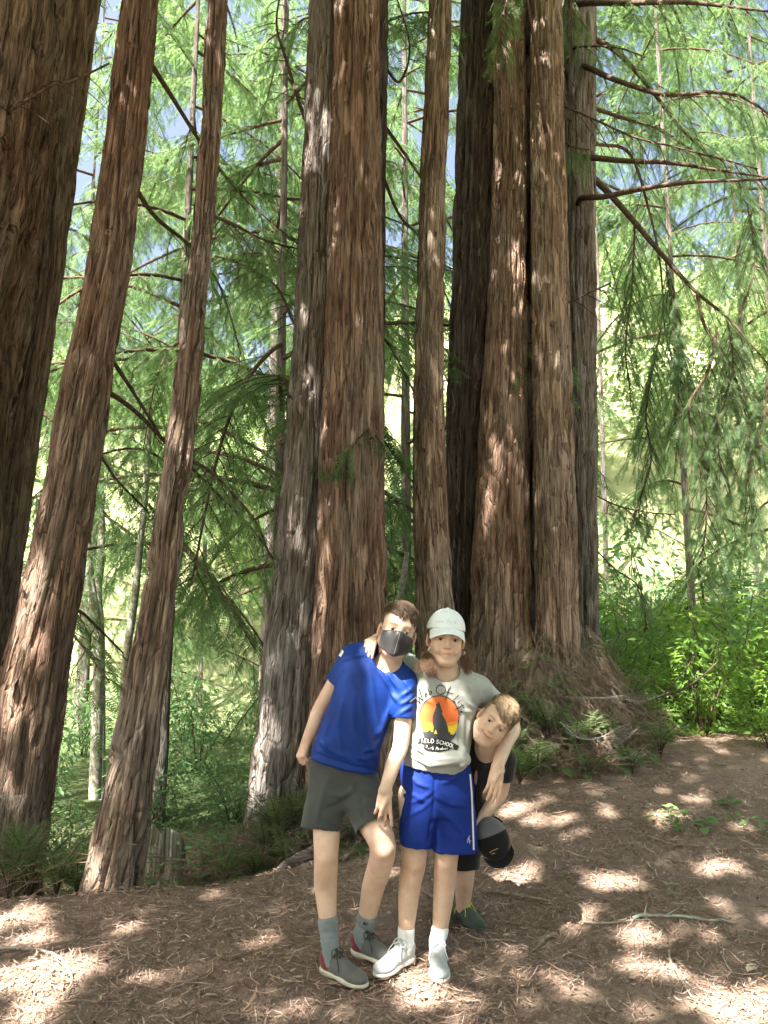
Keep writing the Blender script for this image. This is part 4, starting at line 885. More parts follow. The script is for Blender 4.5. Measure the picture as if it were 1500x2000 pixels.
# pale fallen leaves
M['pale_leaf'] = mat('dry_leaf', (.42, .36, .27), .8, .2, lambda t, b: t.links.new(ramp(t, noise_tex(t, coord(t), 30, 3), [(.35, (.33, .26, .17)), (.65, (.52, .47, .38))]), b.inputs['Base Color']))
M['green_leaf'] = mat('green_leaf', (.12, .22, .08), .6, .3)
def fallen_leaf(px, py, L, label, m='pale_leaf', seed=0):
    g = np.random.default_rng(int(px + py)); p = G(px, py) + np.array([0, 0, .012]); a = g.normal(size=3); a[2] *= .15
    lv = np.array([(0, 0, 0), (.25, .2, .03), (.6, .26, .06), (.85, .14, .02), (1, 0, -.03), (.8, -.16, .05), (.55, -.22, .0), (.22, -.17, .04), (.5, 0, .0)]); lf = np.array([(i, (i + 1) % 8, 8) for i in range(8)])
    V, F = place_sprays(np.array([[0., 0, 0]]), a[None], np.array([L]), g, roll=.2, tmpl=(lv, lf))
    o = mesh_obj('fallen_leaf', V, F, M[m]); o.location = p; tag(o, label, 'leaf', 'pale leaves lying on the ground')
for px, py, L, lb in [(425, 1950, .05, 'curled pale leaf at the bottom left of centre'), (585, 1946, .045, 'flat cream leaf on the dirt left of the front shoe'), (462, 1963, .03, 'small yellowish leaf near the curled pale one'), (945, 1787, .045, 'pale leaf just behind the green shoe'),
                      (1372, 1757, .035, 'white speck of leaf at the middle right'), (1230, 1735, .04, 'greyish leaf in the duff right of the held cap'), (1227, 1918, .035, 'buff leaf near the bent grey stick'), (900, 1945, .035, 'pale leaf below the girl on the dark duff'),
                      (575, 1915, .03, 'tiny pale leaf beside the front shoe'), (820, 1845, .05, 'long dry leaf standing between the shoes of the girl'), (1500 - 40, 1905, .08, 'broad tan leaf at the right edge'), (1262, 1745, .04, 'pale leaf on the sunny patch at the right')]:
    fallen_leaf(px, py, L, lb)
for px, py, L, lb in [(1302, 1732, .045, 'small upright green leaf on the duff at the right'), (1325, 1750, .06, 'drooping green leaf with a thin stalk at the right'), (1422, 1495, .05, 'round blue-green leaf on the slope at the far right'), (605, 1790, .03, 'tiny green leaf left of the socks')]: fallen_leaf(px, py, L, lb, 'green_leaf')

# seedlings on the right
def seedling(px, py, n, h, L, label, seed):
    g = np.random.default_rng(seed); p = G(px, py); root = empty('seedling', p, label, 'seedling', 'seedlings on the sunny duff'); st = MB(); pos = []; ax = []; ln = []
    for q in range(n):
        az = g.uniform(0, 6.283); t = np.linspace(0, 1, 6)[:, None]; e = p + np.array([math.cos(az), math.sin(az), 0]) * h * g.uniform(.3, 1.3) * t + np.array([0, 0, h * g.uniform(.5, 1.1)]) * t ** .7; st.tube(e, .0018, 4)
        for k in range(3): pos.append(e[-1 - k]); ax.append([math.cos(az + 1.9 * (k - 1)), math.sin(az + 1.9 * (k - 1)), g.uniform(-.3, .3)]); ln.append(L * g.uniform(.7, 1.2))
    st.obj('stem', M['sprout'], root); V, F = place_sprays(np.array(pos), np.array(ax), np.array(ln), g, roll=.3, tmpl=leaf_template(.15, .62)); mesh_obj('leaves', V, F, M['sprout'], root)
seedling(1310, 1610, 5, .09, .06, 'leafy pale seedling in the sun, leftmost on the right slope', 1)
seedling(1330, 1625, 4, .07, .05, 'seedling drooping just below the leafy pale one', 2)
seedling(1375, 1625, 3, .08, .08, 'seedling with one heart-shaped leaf right of the pale pair', 3)
seedling(1420, 1580, 6, .06, .06, 'low spreading seedling up the slope in a sunny strip', 4)
seedling(1490, 1630, 6, .12, .06, 'taller seedling cut by the right edge', 5)
seedling(1435, 1605, 2, .05, .04, 'tiny two-leaved seedling near the right edge', 6)

# cobwebs hung between the twigs of the mound
M['web'] = mat('cobweb_silk', (.75, .74, .72), .6, .3)
def cobweb(label, a, b, sag, depth, n, seed):
    g = np.random.default_rng(seed); a = np.asarray(a); b = np.asarray(b); B_ = MB()
    def pt(u, v): return a + (b - a) * u + np.array([0, -depth * (v - .5), -sag * 4 * u * (1 - u) * (.75 + .25 * v) + .02 * math.sin(9 * u + 5 * v)])
    for q in range(n):
        u0, v0 = g.random(), g.random(); u1 = np.clip(u0 + g.normal() * .28, 0, 1); v1 = np.clip(v0 + g.normal() * .4, 0, 1)
        B_.tube([pt(u0 + (u1 - u0) * t, v0 + (v1 - v0) * t) for t in (0, .33, .66, 1)], .00016, 3)
    for v in np.linspace(0, 1, 5): B_.tube([pt(u, v) for u in np.linspace(0, 1, 14)], .00022, 3)
    V, F = B_.get(); o = mesh_obj('cobweb', V - a, F, M['web']); o.location = a; tag(o, label, 'cobweb', 'cobwebs on the mound')
cobweb('hammock-shaped cobweb slung across the middle of the mound', P(1098, 1418, 5.45), P(1240, 1420, 5.5), .10, .22, 170, 1)
cobweb('small ragged cobweb under the right end of the hammock web', P(1195, 1470, 5.45), P(1262, 1465, 5.5), .05, .12, 70, 2)
cobweb('wide dusty cobweb sheet on the sprouts right of the clump', P(1090, 1350, 5.9), P(1290, 1355, 5.95), .05, .25, 120, 3)
cobweb('grey cobweb on the sprouts at the left edge', P(-8, 1535, 4.1), P(45, 1565, 4.1), .03, .12, 110, 4)
# dark bare twigs in front of the bay shrubs
def bay_twig(label, pts, rad):
    p = smooth_path([P(*q) for q in pts], 14); b = MB(); b.tube(p, np.linspace(rad, rad * .4, 14), 6); V, F = b.get(); o = mesh_obj('bare_branch', V - p[0], F, M['twig']); o.location = p[0]; tag(o, label, 'branch')
bay_twig('dark bare branch rising to the right through the bay leaves', [(1280, 1362, 6.0), (1330, 1348, 6.0), (1370, 1322, 6.1), (1402, 1292, 6.2)], .012)
bay_twig('shorter dark branch forking above the other bare one', [(1296, 1358, 6.0), (1320, 1330, 6.0), (1340, 1305, 6.1), (1356, 1282, 6.2)], .009)
# ------------------------------------------------------------------ distance-field modelling for the figures
class Vol:
    def __init__(s, lo, hi, h):
        s.lo = np.asarray(lo, np.float32); s.h = h; s.n = np.ceil((np.asarray(hi) - s.lo) / h).astype(int) + 1
        s.D = np.full(s.n, 1.0, np.float32)
    def blk(s, lo, hi):
        i0 = np.clip(np.floor((np.asarray(lo) - s.lo) / s.h).astype(int), 0, s.n); i1 = np.clip(np.ceil((np.asarray(hi) - s.lo) / s.h).astype(int) + 1, 0, s.n)
        sl = tuple(slice(a, b) for a, b in zip(i0, i1)); ax = [s.lo[k] + s.h * np.arange(i0[k], i1[k], dtype=np.float32) for k in range(3)]
        return sl, ax[0][:, None, None], ax[1][None, :, None], ax[2][None, None, :]
    def put(s, f, lo, hi, k=.01, op='add'):
        m = k + 3 * s.h; sl, X, Y, Z = s.blk(np.asarray(lo) - m, np.asarray(hi) + m); A = s.D[sl]
        if A.size == 0: return
        B = f(X, Y, Z).astype(np.float32)
        if op == 'add': s.D[sl] = smin(A, B, k)
        elif op == 'sub': s.D[sl] = -smin(-A, B, k)
        elif op == 'and': s.D[sl] = -smin(-A, -B, k)
    def cap(s, a, b, ra, rb=None, k=.012, op='add', flat=None, fdir=None):
        a = np.asarray(a, float); b = np.asarray(b, float); rb = ra if rb is None else rb; d = b - a; L2 = float(d @ d) + 1e-12
        if flat: fd = np.asarray(fdir, float); fd = fd / np.linalg.norm(fd)
        def f(X, Y, Z):
            x, y, z = X - a[0], Y - a[1], Z - a[2]; t = np.clip((x * d[0] + y * d[1] + z * d[2]) / L2, 0, 1); x, y, z = x - t * d[0], y - t * d[1], z - t * d[2]
            q = x * x + y * y + z * z
            if flat: c = x * fd[0] + y * fd[1] + z * fd[2]; q = q + c * c * (1 / flat ** 2 - 1)
            return np.sqrt(q) - (ra + t * (rb - ra))
        R = max(ra, rb); s.put(f, np.minimum(a, b) - R, np.maximum(a, b) + R, k, op)
    def chain(s, pts, rad, k=.012, n=4, **kw):
        """a limb: one tapering tube through the points, joined to what is there with blend k"""
        P_ = smooth_path(pts, n * (len(pts) - 1) + 1); R_ = np.interp(np.linspace(0, len(pts) - 1, len(P_)), np.arange(len(pts)), rad); R_ = np.convolve(np.pad(R_, 1, 'edge'), [.25, .5, .25], 'valid')
        m = float(R_.max())
        def f(X, Y, Z):
            best = None
            for i in range(len(P_) - 1):
                a, d = P_[i], P_[i + 1] - P_[i]; x, y, z = X - a[0], Y - a[1], Z - a[2]; t = np.clip((x * d[0] + y * d[1] + z * d[2]) / (d @ d + 1e-12), 0, 1)
                q = np.sqrt((x - t * d[0]) ** 2 + (y - t * d[1]) ** 2 + (z - t * d[2]) ** 2) - (R_[i] + t * (R_[i + 1] - R_[i])); best = q if best is None else np.minimum(best, q)
            return best
        s.put(f, P_.min(0) - m, P_.max(0) + m, k)
    def ell(s, c, r, k=.01, op='add', R=None):
        c = np.asarray(c, float); r = np.asarray(r, float); R = np.eye(3) if R is None else np.asarray(R)   # rows = local axes
        def f(X, Y, Z):
            x, y, z = X - c[0], Y - c[1], Z - c[2]; u = [(x * R[i, 0] + y * R[i, 1] + z * R[i, 2]) for i in range(3)]
            k0 = np.sqrt(sum((u[i] / r[i]) ** 2 for i in range(3))); k1 = np.sqrt(sum((u[i] / r[i] ** 2) ** 2 for i in range(3))) + 1e-6
            return k0 * (k0 - 1) / k1
        m = float(r.max()); s.put(f, c - m, c + m, k, op)
    def plane(s, p, n, op='and', k=.002, lo=None, hi=None):
        """keep the side the normal points away from"""
        p = np.asarray(p, float); n = np.array(n, float); n = n / np.linalg.norm(n)
        f = lambda X, Y, Z: (X - p[0]) * n[0] + (Y - p[1]) * n[1] + (Z - p[2]) * n[2]
        lo = s.lo if lo is None else lo; hi = s.lo + s.h * s.n if hi is None else hi; s.put(f, lo, hi, k, op)
    def loft(s, st, k=.03, p=2.4, F0=(0, -1, 0), op='add', n=4):
        """stations (centre, half width, half depth) joined as one smooth tube with flat ends"""
        F0 = np.asarray(F0, float); C_ = smooth_path([q[0] for q in st], n * (len(st) - 1) + 1); u = np.linspace(0, len(st) - 1, len(C_))
        W_ = smooth_path([(q[1], q[2], 0) for q in st], len(C_)); m = float(W_.max())
        def f(X, Y, Z):
            best = None
            for i in range(len(C_) - 1):
                c0 = C_[i]; T = C_[i + 1] - c0; L = np.linalg.norm(T); T = T / L; Rv = np.cross(T, F0); Rv /= np.linalg.norm(Rv); Fv = np.cross(Rv, T)
                x, y, z = X - c0[0], Y - c0[1], Z - c0[2]; a = x * T[0] + y * T[1] + z * T[2]; t = np.clip(a / L, 0, 1)
                w_ = W_[i, 0] + (W_[i + 1, 0] - W_[i, 0]) * t; d_ = W_[i, 1] + (W_[i + 1, 1] - W_[i, 1]) * t
                q = (np.abs((x * Rv[0] + y * Rv[1] + z * Rv[2]) / w_) ** p + np.abs((x * Fv[0] + y * Fv[1] + z * Fv[2]) / d_) ** p + 1e-9) ** (1 / p)
                dist = np.maximum((q - 1) * np.minimum(w_, d_), np.maximum(-a - (0 if i == 0 else .025), a - L - (0 if i == len(C_) - 2 else .025))); best = dist if best is None else np.minimum(best, dist)
            return best
        s.put(f, C_.min(0) - m, C_.max(0) + m, k, op)
    def cutball(s, p, T, r=.085, off=.05):
        """cut a sleeve or trouser end clean across"""
        p = np.asarray(p, float); T = np.asarray(T, float); T = T / np.linalg.norm(T)
        f = lambda X, Y, Z: np.maximum(-((X - p[0]) * T[0] + (Y - p[1]) * T[1] + (Z - p[2]) * T[2]), np.sqrt((X - p[0] - off * T[0]) ** 2 + (Y - p[1] - off * T[1]) ** 2 + (Z - p[2] - off * T[2]) ** 2) - r)
        s.put(f, p - r - off, p + r + off, .003, 'sub')
    def mesh(s, smooth=1):
        V, F = surfnet(s.D); V = s.lo + V * s.h
        for _ in range(smooth): V = laplace(V, F, .5)
        return V, F
def smin(a, b, k):
    if k <= 0: return np.minimum(a, b)
    h = np.maximum(k - np.abs(a - b), 0) / k; return np.minimum(a, b) - h * h * k * .25
def surfnet(D):
    ins = D < 0; n = np.array(D.shape); PIDX = []; PPOS = []; Q = []; SG = []
    for ax in range(3):
        a = [slice(None)] * 3; b = [slice(None)] * 3; a[ax] = slice(0, -1); b[ax] = slice(1, None)
        o1, o2 = (ax + 1) % 3, (ax + 2) % 3
        m = ins[tuple(a)] != ins[tuple(b)]; idx = np.stack(np.nonzero(m), -1)
        ok = (idx[:, o1] > 0) & (idx[:, o2] > 0) & (idx[:, o1] < n[o1] - 1) & (idx[:, o2] < n[o2] - 1); idx = idx[ok]
        if not len(idx): continue
        j = idx.copy(); j[:, ax] += 1; d0 = D[tuple(idx.T)]; d1 = D[tuple(j.T)]; t = d0 / (d0 - d1)
        pos = idx.astype(np.float32); pos[:, ax] += t; cells = []
        for s1, s2 in ((0, 0), (1, 0), (1, 1), (0, 1)):
            c = idx.copy(); c[:, o1] -= s1; c[:, o2] -= s2; cid = (c[:, 0] * n[1] + c[:, 1]) * n[2] + c[:, 2]; cells.append(cid); PIDX.append(cid); PPOS.append(pos)
        q = np.stack(cells, -1); fl = d0 > 0; q[fl] = q[fl][:, ::-1]; Q.append(q)
    ids = np.concatenate(PIDX); pos = np.concatenate(PPOS); u, inv = np.unique(ids, return_inverse=True); cnt = np.bincount(inv)
    V = np.stack([np.bincount(inv, pos[:, k]) / cnt for k in range(3)], -1); Q = np.concatenate(Q)
    return V, np.searchsorted(u, Q)
def laplace(V, F, w_):
    e = np.concatenate([F, np.roll(F, -1, 1)], 0) if False else np.stack([F, np.roll(F, -1, 1)], -1).reshape(-1, 2)
    n = len(V); cnt = np.bincount(e.ravel(), minlength=n) + 1e-9; S = np.stack([np.bincount(e[:, 0], V[e[:, 1], k], n) + np.bincount(e[:, 1], V[e[:, 0], k], n) for k in range(3)], -1)
    return V * (1 - w_) + w_ * S / cnt[:, None]
def vnormals(V, F):
    a, b, c, d = (V[F[:, i]] for i in range(4)); fn = np.cross(c - a, d - b); N_ = np.stack([sum(np.bincount(F[:, i], fn[:, k], len(V)) for i in range(4)) for k in range(3)], -1)
    return N_ / (np.linalg.norm(N_, axis=1)[:, None] + 1e-12)
def folds(V, F, lines, front=True):
    """push cloth in or out along fold lines given in photo pixels: (points, half width px, height m)"""
    N_ = vnormals(V, F); px, py = project(V); d = np.zeros(len(V))
    view = CAM - V; view /= np.linalg.norm(view, axis=1)[:, None]; fac = sstep(.0, .35, (N_ * view).sum(1))
    for pts, wd, amp in lines:
        pts = np.asarray(pts, float); best = np.full(len(V), 1e9); tt = np.zeros(len(V)); L = len(pts) - 1
        for i in range(L):
            a, b = pts[i], pts[i + 1]; e = b - a; t = np.clip(((px - a[0]) * e[0] + (py - a[1]) * e[1]) / (e @ e), 0, 1); q = np.hypot(px - a[0] - t * e[0], py - a[1] - t * e[1])
            m = q < best; best = np.where(m, q, best); tt = np.where(m, (i + t) / L, tt)
        d += amp * np.exp(-(best / wd) ** 2) * np.clip(np.sin(math.pi * (.08 + .84 * tt)) * 1.4, 0, 1)
    return V + N_ * (d * fac)[:, None]
def wrinkle(V, F, seed, amp, size):
    N_ = vnormals(V, F); return V + N_ * (amp * vnoise3(V / size + 40, seed))[:, None]

class Frame:
    """local axes: x = image right, y = towards the viewer, z = up"""
    def __init__(s, c, roll=0, pitch=0, yaw=0, scale=1.0):
        s.c = np.asarray(c, float); s.s = scale; r = math.radians(roll)
        u = np.array([math.sin(r), 0, math.cos(r)]); x = np.array([math.cos(r), 0, -math.sin(r)]); f = np.array([0, -1., 0])
        def rot(v, k, a): a = math.radians(a); return v * math.cos(a) + np.cross(k, v) * math.sin(a) + k * (k @ v) * (1 - math.cos(a))
        f, x = rot(f, u, yaw), rot(x, u, yaw); f, u = rot(f, x, -pitch), rot(u, x, -pitch)
        s.x, s.f, s.u = x, f, u; s.R = np.stack([x, f, u])
    def w(s, p): p = np.asarray(p, float) * s.s; return s.c + p[..., 0:1] * s.x + p[..., 1:2] * s.f + p[..., 2:3] * s.u if p.ndim > 1 else s.c + p[0] * s.x + p[1] * s.f + p[2] * s.u
    def l(s, V): d = (np.asarray(V) - s.c); return np.stack([d @ s.x, d @ s.f, d @ s.u], -1) / s.s
def head_sdf(v, fr, smile=.5, eyes_open=.0042, inflate=0.0, detail=True):
    S = fr.s; W = fr.w; i = inflate
    def e(c, r, k=.02, op='add'): v.ell(W(c), (np.asarray(r) + i) * S, k * S, op, fr.R)
    def c(a, b, ra, rb, k=.012, op='add'): v.cap(W(a), W(b), (ra + i) * S, (rb + i) * S, k * S, op)
    e((0, -.014, .034), (.0725, .092, .082)); e((0, .022, -.030), (.0565, .064, .078), .035); e((0, .040, .030), (.058, .046, .052), .03)
    e((0, .060, -.092), (.024, .020, .018), .03)
    for s in (-1, 1):
        e((s * .034, .054, -.034), (.026, .026, .026), .03); c((s * .055, .005, -.055), (s * .024, .052, -.092), .018, .016, .03)
    c((-.030, .0765, .020), (.030, .0765, .020), .0105, .0105, .018)
    if not detail: 
        c((0, .086, .010), (0, .102, -.026), .007, .011, .015); return
    for s in (-1, 1): e((s * .031, .0925, .000), (.0165, .0115, .0105), .014, 'sub')
    c((0, .085, .012), (0, .0990, -.026), .0060, .0085, .014); e((0, .0995, -.029), (.0090, .009, .0080), .008)
    for s in (-1, 1): e((s * .0115, .0925, -.0315), (.0070, .0085, .0062), .006); e((s * .0056, .0965, -.0375), (.0026, .0035, .0020), .002, 'sub')
    # lids with a slit
    for s in (-1, 1):
        e((s * .031, .0735, .0), (.0150, .0140, .0135), .005)
        e((s * .031, .0885, -.0012), (.0122, .012, eyes_open), .0012, 'sub')
    # mouth
    zc, zk = -.0600, -.0600 + .0085 * smile; hw = .0225 + .0065 * smile
    for s in (-1, 1): e((s * (hw + .004), .074, zk), (.010, .010, .011), .012)
    e((0, .0835, -.0525), (.018, .0085, .010), .012); e((0, .0800, -.0690), (.017, .0085, .009), .012)
    pts = [(-hw, .0775, zk), (-hw * .55, .0855, zc + .0022 * smile), (0, .0875, zc), (hw * .55, .0855, zc + .0022 * smile), (hw, .0775, zk)]
    for q in range(4):
        a, b = np.array(pts[q]), np.array(pts[q + 1]); c(a + [0, -.001, .0030], b + [0, -.001, .0030], .0036, .0036, .005); c(a - [0, .0015, .0036], b - [0, .0015, .0036], .0040, .0040, .005)
    for q in range(4): a, b = np.array(pts[q]), np.array(pts[q + 1]); c(a + [0, .0065, 0], b + [0, .0065, 0], .0019, .0019, .0015, 'sub')
    for s in (-1, 1):   # ears
        R = fr.R; aw = W((s * .0755, -.006, -.010)); t = math.radians(24) * s
        x2 = fr.x * math.cos(t) - fr.f * math.sin(t); f2 = fr.f * math.cos(t) + fr.x * math.sin(t); R2 = np.stack([x2, f2, fr.u])
        v.ell(aw, np.array((.0085, .0185, .0305)) * S, .006, 'add', R2); v.ell(aw + (x2 * s * .0075 + f2 * .003) * S, np.array((.0060, .0110, .0200)) * S, .004, 'sub', R2)
def skin_tint(V, fr, smile=1.0, lips=True, brow=(.32, .22, .15), cheeks=.5):
    """colour zones of the face: lips, cheeks, brows, darker nostrils, painted mouth shade"""
    q = fr.l(V); c = np.ones((len(V), 3))
    def g(cx, cy, cz, rx, ry, rz): return np.exp(-(((q[:, 0] - cx) / rx) ** 2 + ((q[:, 1] - cy) / ry) ** 2 + ((q[:, 2] - cz) / rz) ** 2))
    def mul(m, k): 
        nonlocal c; c = c * (1 - m[:, None] + m[:, None] * np.array(k))
    for s in (-1, 1): mul(.8 * cheeks * g(s * .037, .07, -.032, .022, .04, .018), (1.0, .80, .74)); mul(g(s * .078, -.006, -.01, .014, .03, .03) * .6, (1.05, .80, .74))
    mul(.5 * cheeks * g(0, .105, -.03, .012, .02, .012), (1.0, .80, .75))
    if lips: mul(np.clip(1.25 * g(0, .085, -.0605, .024, .03, .0055), 0, 1), (.90, .66, .61))
    if lips:      # shade of the groove between the lips, painted as a dark line
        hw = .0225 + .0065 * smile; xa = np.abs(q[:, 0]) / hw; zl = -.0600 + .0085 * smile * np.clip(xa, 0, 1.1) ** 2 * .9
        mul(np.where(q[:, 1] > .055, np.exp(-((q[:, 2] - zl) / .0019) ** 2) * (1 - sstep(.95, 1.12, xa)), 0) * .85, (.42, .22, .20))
        for s in (-1, 1): mul(.45 * g(s * (hw + .003), .074, -.058 + .0085 * smile, .0035, .02, .006), (.75, .58, .52))
    for s in (-1, 1):
        xx = np.abs(q[:, 0]) * 1.0; z0 = .0165 + .006 * np.sin(np.clip((xx - .012) / .036, 0, 1) * 3.0); on = (np.sign(q[:, 0]) == s) & (q[:, 1] > .04)
        mul(np.where(on, np.exp(-((q[:, 2] - z0) / .0040) ** 2) * sstep(.009, .015, xx) * (1 - sstep(.043, .052, xx)), 0) * .85, brow)
        mul(np.where(on & (q[:, 1] > .05), np.exp(-((q[:, 2] - .0052) / .0022) ** 2) * (1 - sstep(.012, .0155, np.abs(xx - .031))), 0) * .9, (.25, .18, .15))
    mul(np.where(q[:, 1] > .07, np.exp(-(((np.abs(q[:, 0]) - .0062) / .003) ** 2 + ((q[:, 2] + .0385) / .0028) ** 2)), 0) * .6, (.6, .42, .38))  # darker tint at the nostrils
    return c
def add_eyes(fr, parent, iris=(.20, .13, .08), gaze=(0, 0)):
    for s in (-1, 1):
        R = .0122; c0 = np.array((s * .031, .0745, 0)); n1, n2 = 20, 14; V = []; F = []
        ax = np.array([gaze[0], 1.0, gaze[1]], float); ax /= np.linalg.norm(ax); a1 = np.cross(ax, [0, 0, 1.]); a1 /= np.linalg.norm(a1); a2 = np.cross(a1, ax)
        for i in range(n2 + 1):
            ph = math.pi * i / n2
            for j in range(n1): t = 2 * math.pi * j / n1; V.append(c0 + R * (ax * math.cos(ph) + (a1 * math.cos(t) + a2 * math.sin(t)) * math.sin(ph)))
        F = [(i * n1 + j, (i + 1) * n1 + j, (i + 1) * n1 + (j + 1) % n1, i * n1 + (j + 1) % n1) for i in range(n2) for j in range(n1)]
        eye = mesh_obj('eye', fr.w(np.array(V)), np.array(F), M['eye_white'], parent)
        for nm, r, h, m in (('iris', .0062, .0008, 'iris_%d' % (hash(iris) % 97)), ('pupil', .0029, .0011, 'pupil')):
            if m not in M: M[m] = mat(m, iris, .45, .15)
            rr_ = np.linspace(0, r, 5); V = []; 
            for q in rr_:
                for j in range(n1): t = 2 * math.pi * j / n1; dd = math.sqrt(max(R * R - q * q, 0)) + h; V.append(c0 + ax * dd + (a1 * math.cos(t) + a2 * math.sin(t)) * q)
            F = [(i * n1 + j, (i + 1) * n1 + j, (i + 1) * n1 + (j + 1) % n1, i * n1 + (j + 1) % n1) for i in range(4) for j in range(n1)]
            mesh_obj(nm, fr.w(np.array(V)), np.array(F), M[m], eye)
def hand_sdf(v, Wr, D, Nd, thumb_side, curls, s=1.0, thumb=None, spread=.10, flatk=.6):
    """Wr wrist, D towards the knuckles, Nd back-of-hand normal, thumb_side +1/-1 along cross(D,Nd)"""
    D = np.array(D, float); D = D / np.linalg.norm(D); Nd = np.array(Nd, float); Nd = Nd - D * (Nd @ D); Nd = Nd / np.linalg.norm(Nd); S = np.cross(D, Nd) * thumb_side
    offs = [.0255, .0088, -.0080, -.0235]; plen = [.070, .073, .069, .063]; L = [(.036, .022, .018), (.040, .026, .019), (.037, .024, .018), (.028, .018, .016)]
    ks = []
    for o, pl in zip(offs, plen):
        K = Wr + (D * pl + S * o) * s; ks.append(K); v.cap(Wr + S * o * .55 * s, K - Nd * .002 * s, .0135 * s, .0098 * s, .009 * s)
    for q in range(3): v.cap(Wr * .45 + ks[q] * .55, Wr * .45 + ks[q + 1] * .55, .0125 * s, .0125 * s, .01 * s)
    for q in range(4):
        p = ks[q]; fan = spread * (1.5 - q) / 1.5; d0 = D * math.cos(fan) + S * math.sin(fan); a = 0; r = [.0086, .0079, .0072, .0062] if q < 3 else [.0076, .0069, .0063, .0055]
        for z in range(3):
            a += math.radians(curls[q][z]); d = d0 * math.cos(a) - Nd * math.sin(a); p2 = p + d * L[q][z] * s; v.cap(p, p2, r[z] * s, r[z + 1] * s, .0025 * s); p = p2
    th = thumb or [(S * .75 + D * .65, .034), (S * .35 + D * .9, .028), (S * .1 + D, .022)]
    p = Wr + (D * .012 + S * .020) * s; r = [.0135, .0105, .0088, .0072]
    for z, (d, l) in enumerate(th):
        d = np.asarray(d, float); d = d / np.linalg.norm(d); p2 = p + d * l * s; v.cap(p, p2, r[z] * s, r[z + 1] * s, .006 * s if z == 0 else .003 * s); p = p2
    return S
def hair_strands(fr, n, seed, flow, length, root_ok, lift=.006, rad=.0016, cen=(0, -.014, .034), rxyz=(.0765, .096, .087), steps=7, hang=0.0):
    g = np.random.default_rng(seed); mb = MB(); cen = np.array(cen); R = np.array(rxyz); cnt = 0
    while cnt < n:
        d = g.normal(size=3); d /= np.linalg.norm(d); p = cen + R * d
        if not root_ok(p): continue
        cnt += 1; L = length(p) * g.uniform(.75, 1.15); pts = [p]; ph = g.uniform(0, 6.28)
        lf = lift * g.uniform(.5, 1.3)
        for k in range(1, steps):
            n_ = (p - cen) / R ** 2; n_ /= np.linalg.norm(n_); f = np.asarray(flow(p), float) + g.normal(size=3) * .10; f = f - n_ * (f @ n_); f /= np.linalg.norm(f) + 1e-9
            p = p + f * L / (steps - 1); dd = (p - cen) / R; q = np.linalg.norm(dd); tgt = 1 + lf / .08 * math.sin(math.pi * min(.9, k / (steps - 1))) 
            if q < 1.25: p = cen + (p - cen) * (tgt / q)
            p = p + np.array([0, 0, -hang * L * k / steps]); pts.append(p)
        mb.tube(fr.w(np.array(pts)), rad * fr.s * g.uniform(.7, 1.3) * np.linspace(1, .3, steps) , 3)
    return mb
def ray_hit(bvh, px, py):
    x = (px - 750) / FPX; y = -(py - 1000) / FPX; c, s = math.cos(PITCH), math.sin(PITCH)
    d = Vector((x, c - y * s, s + y * c)).normalized(); return bvh.ray_cast(Vector(CAM), d)
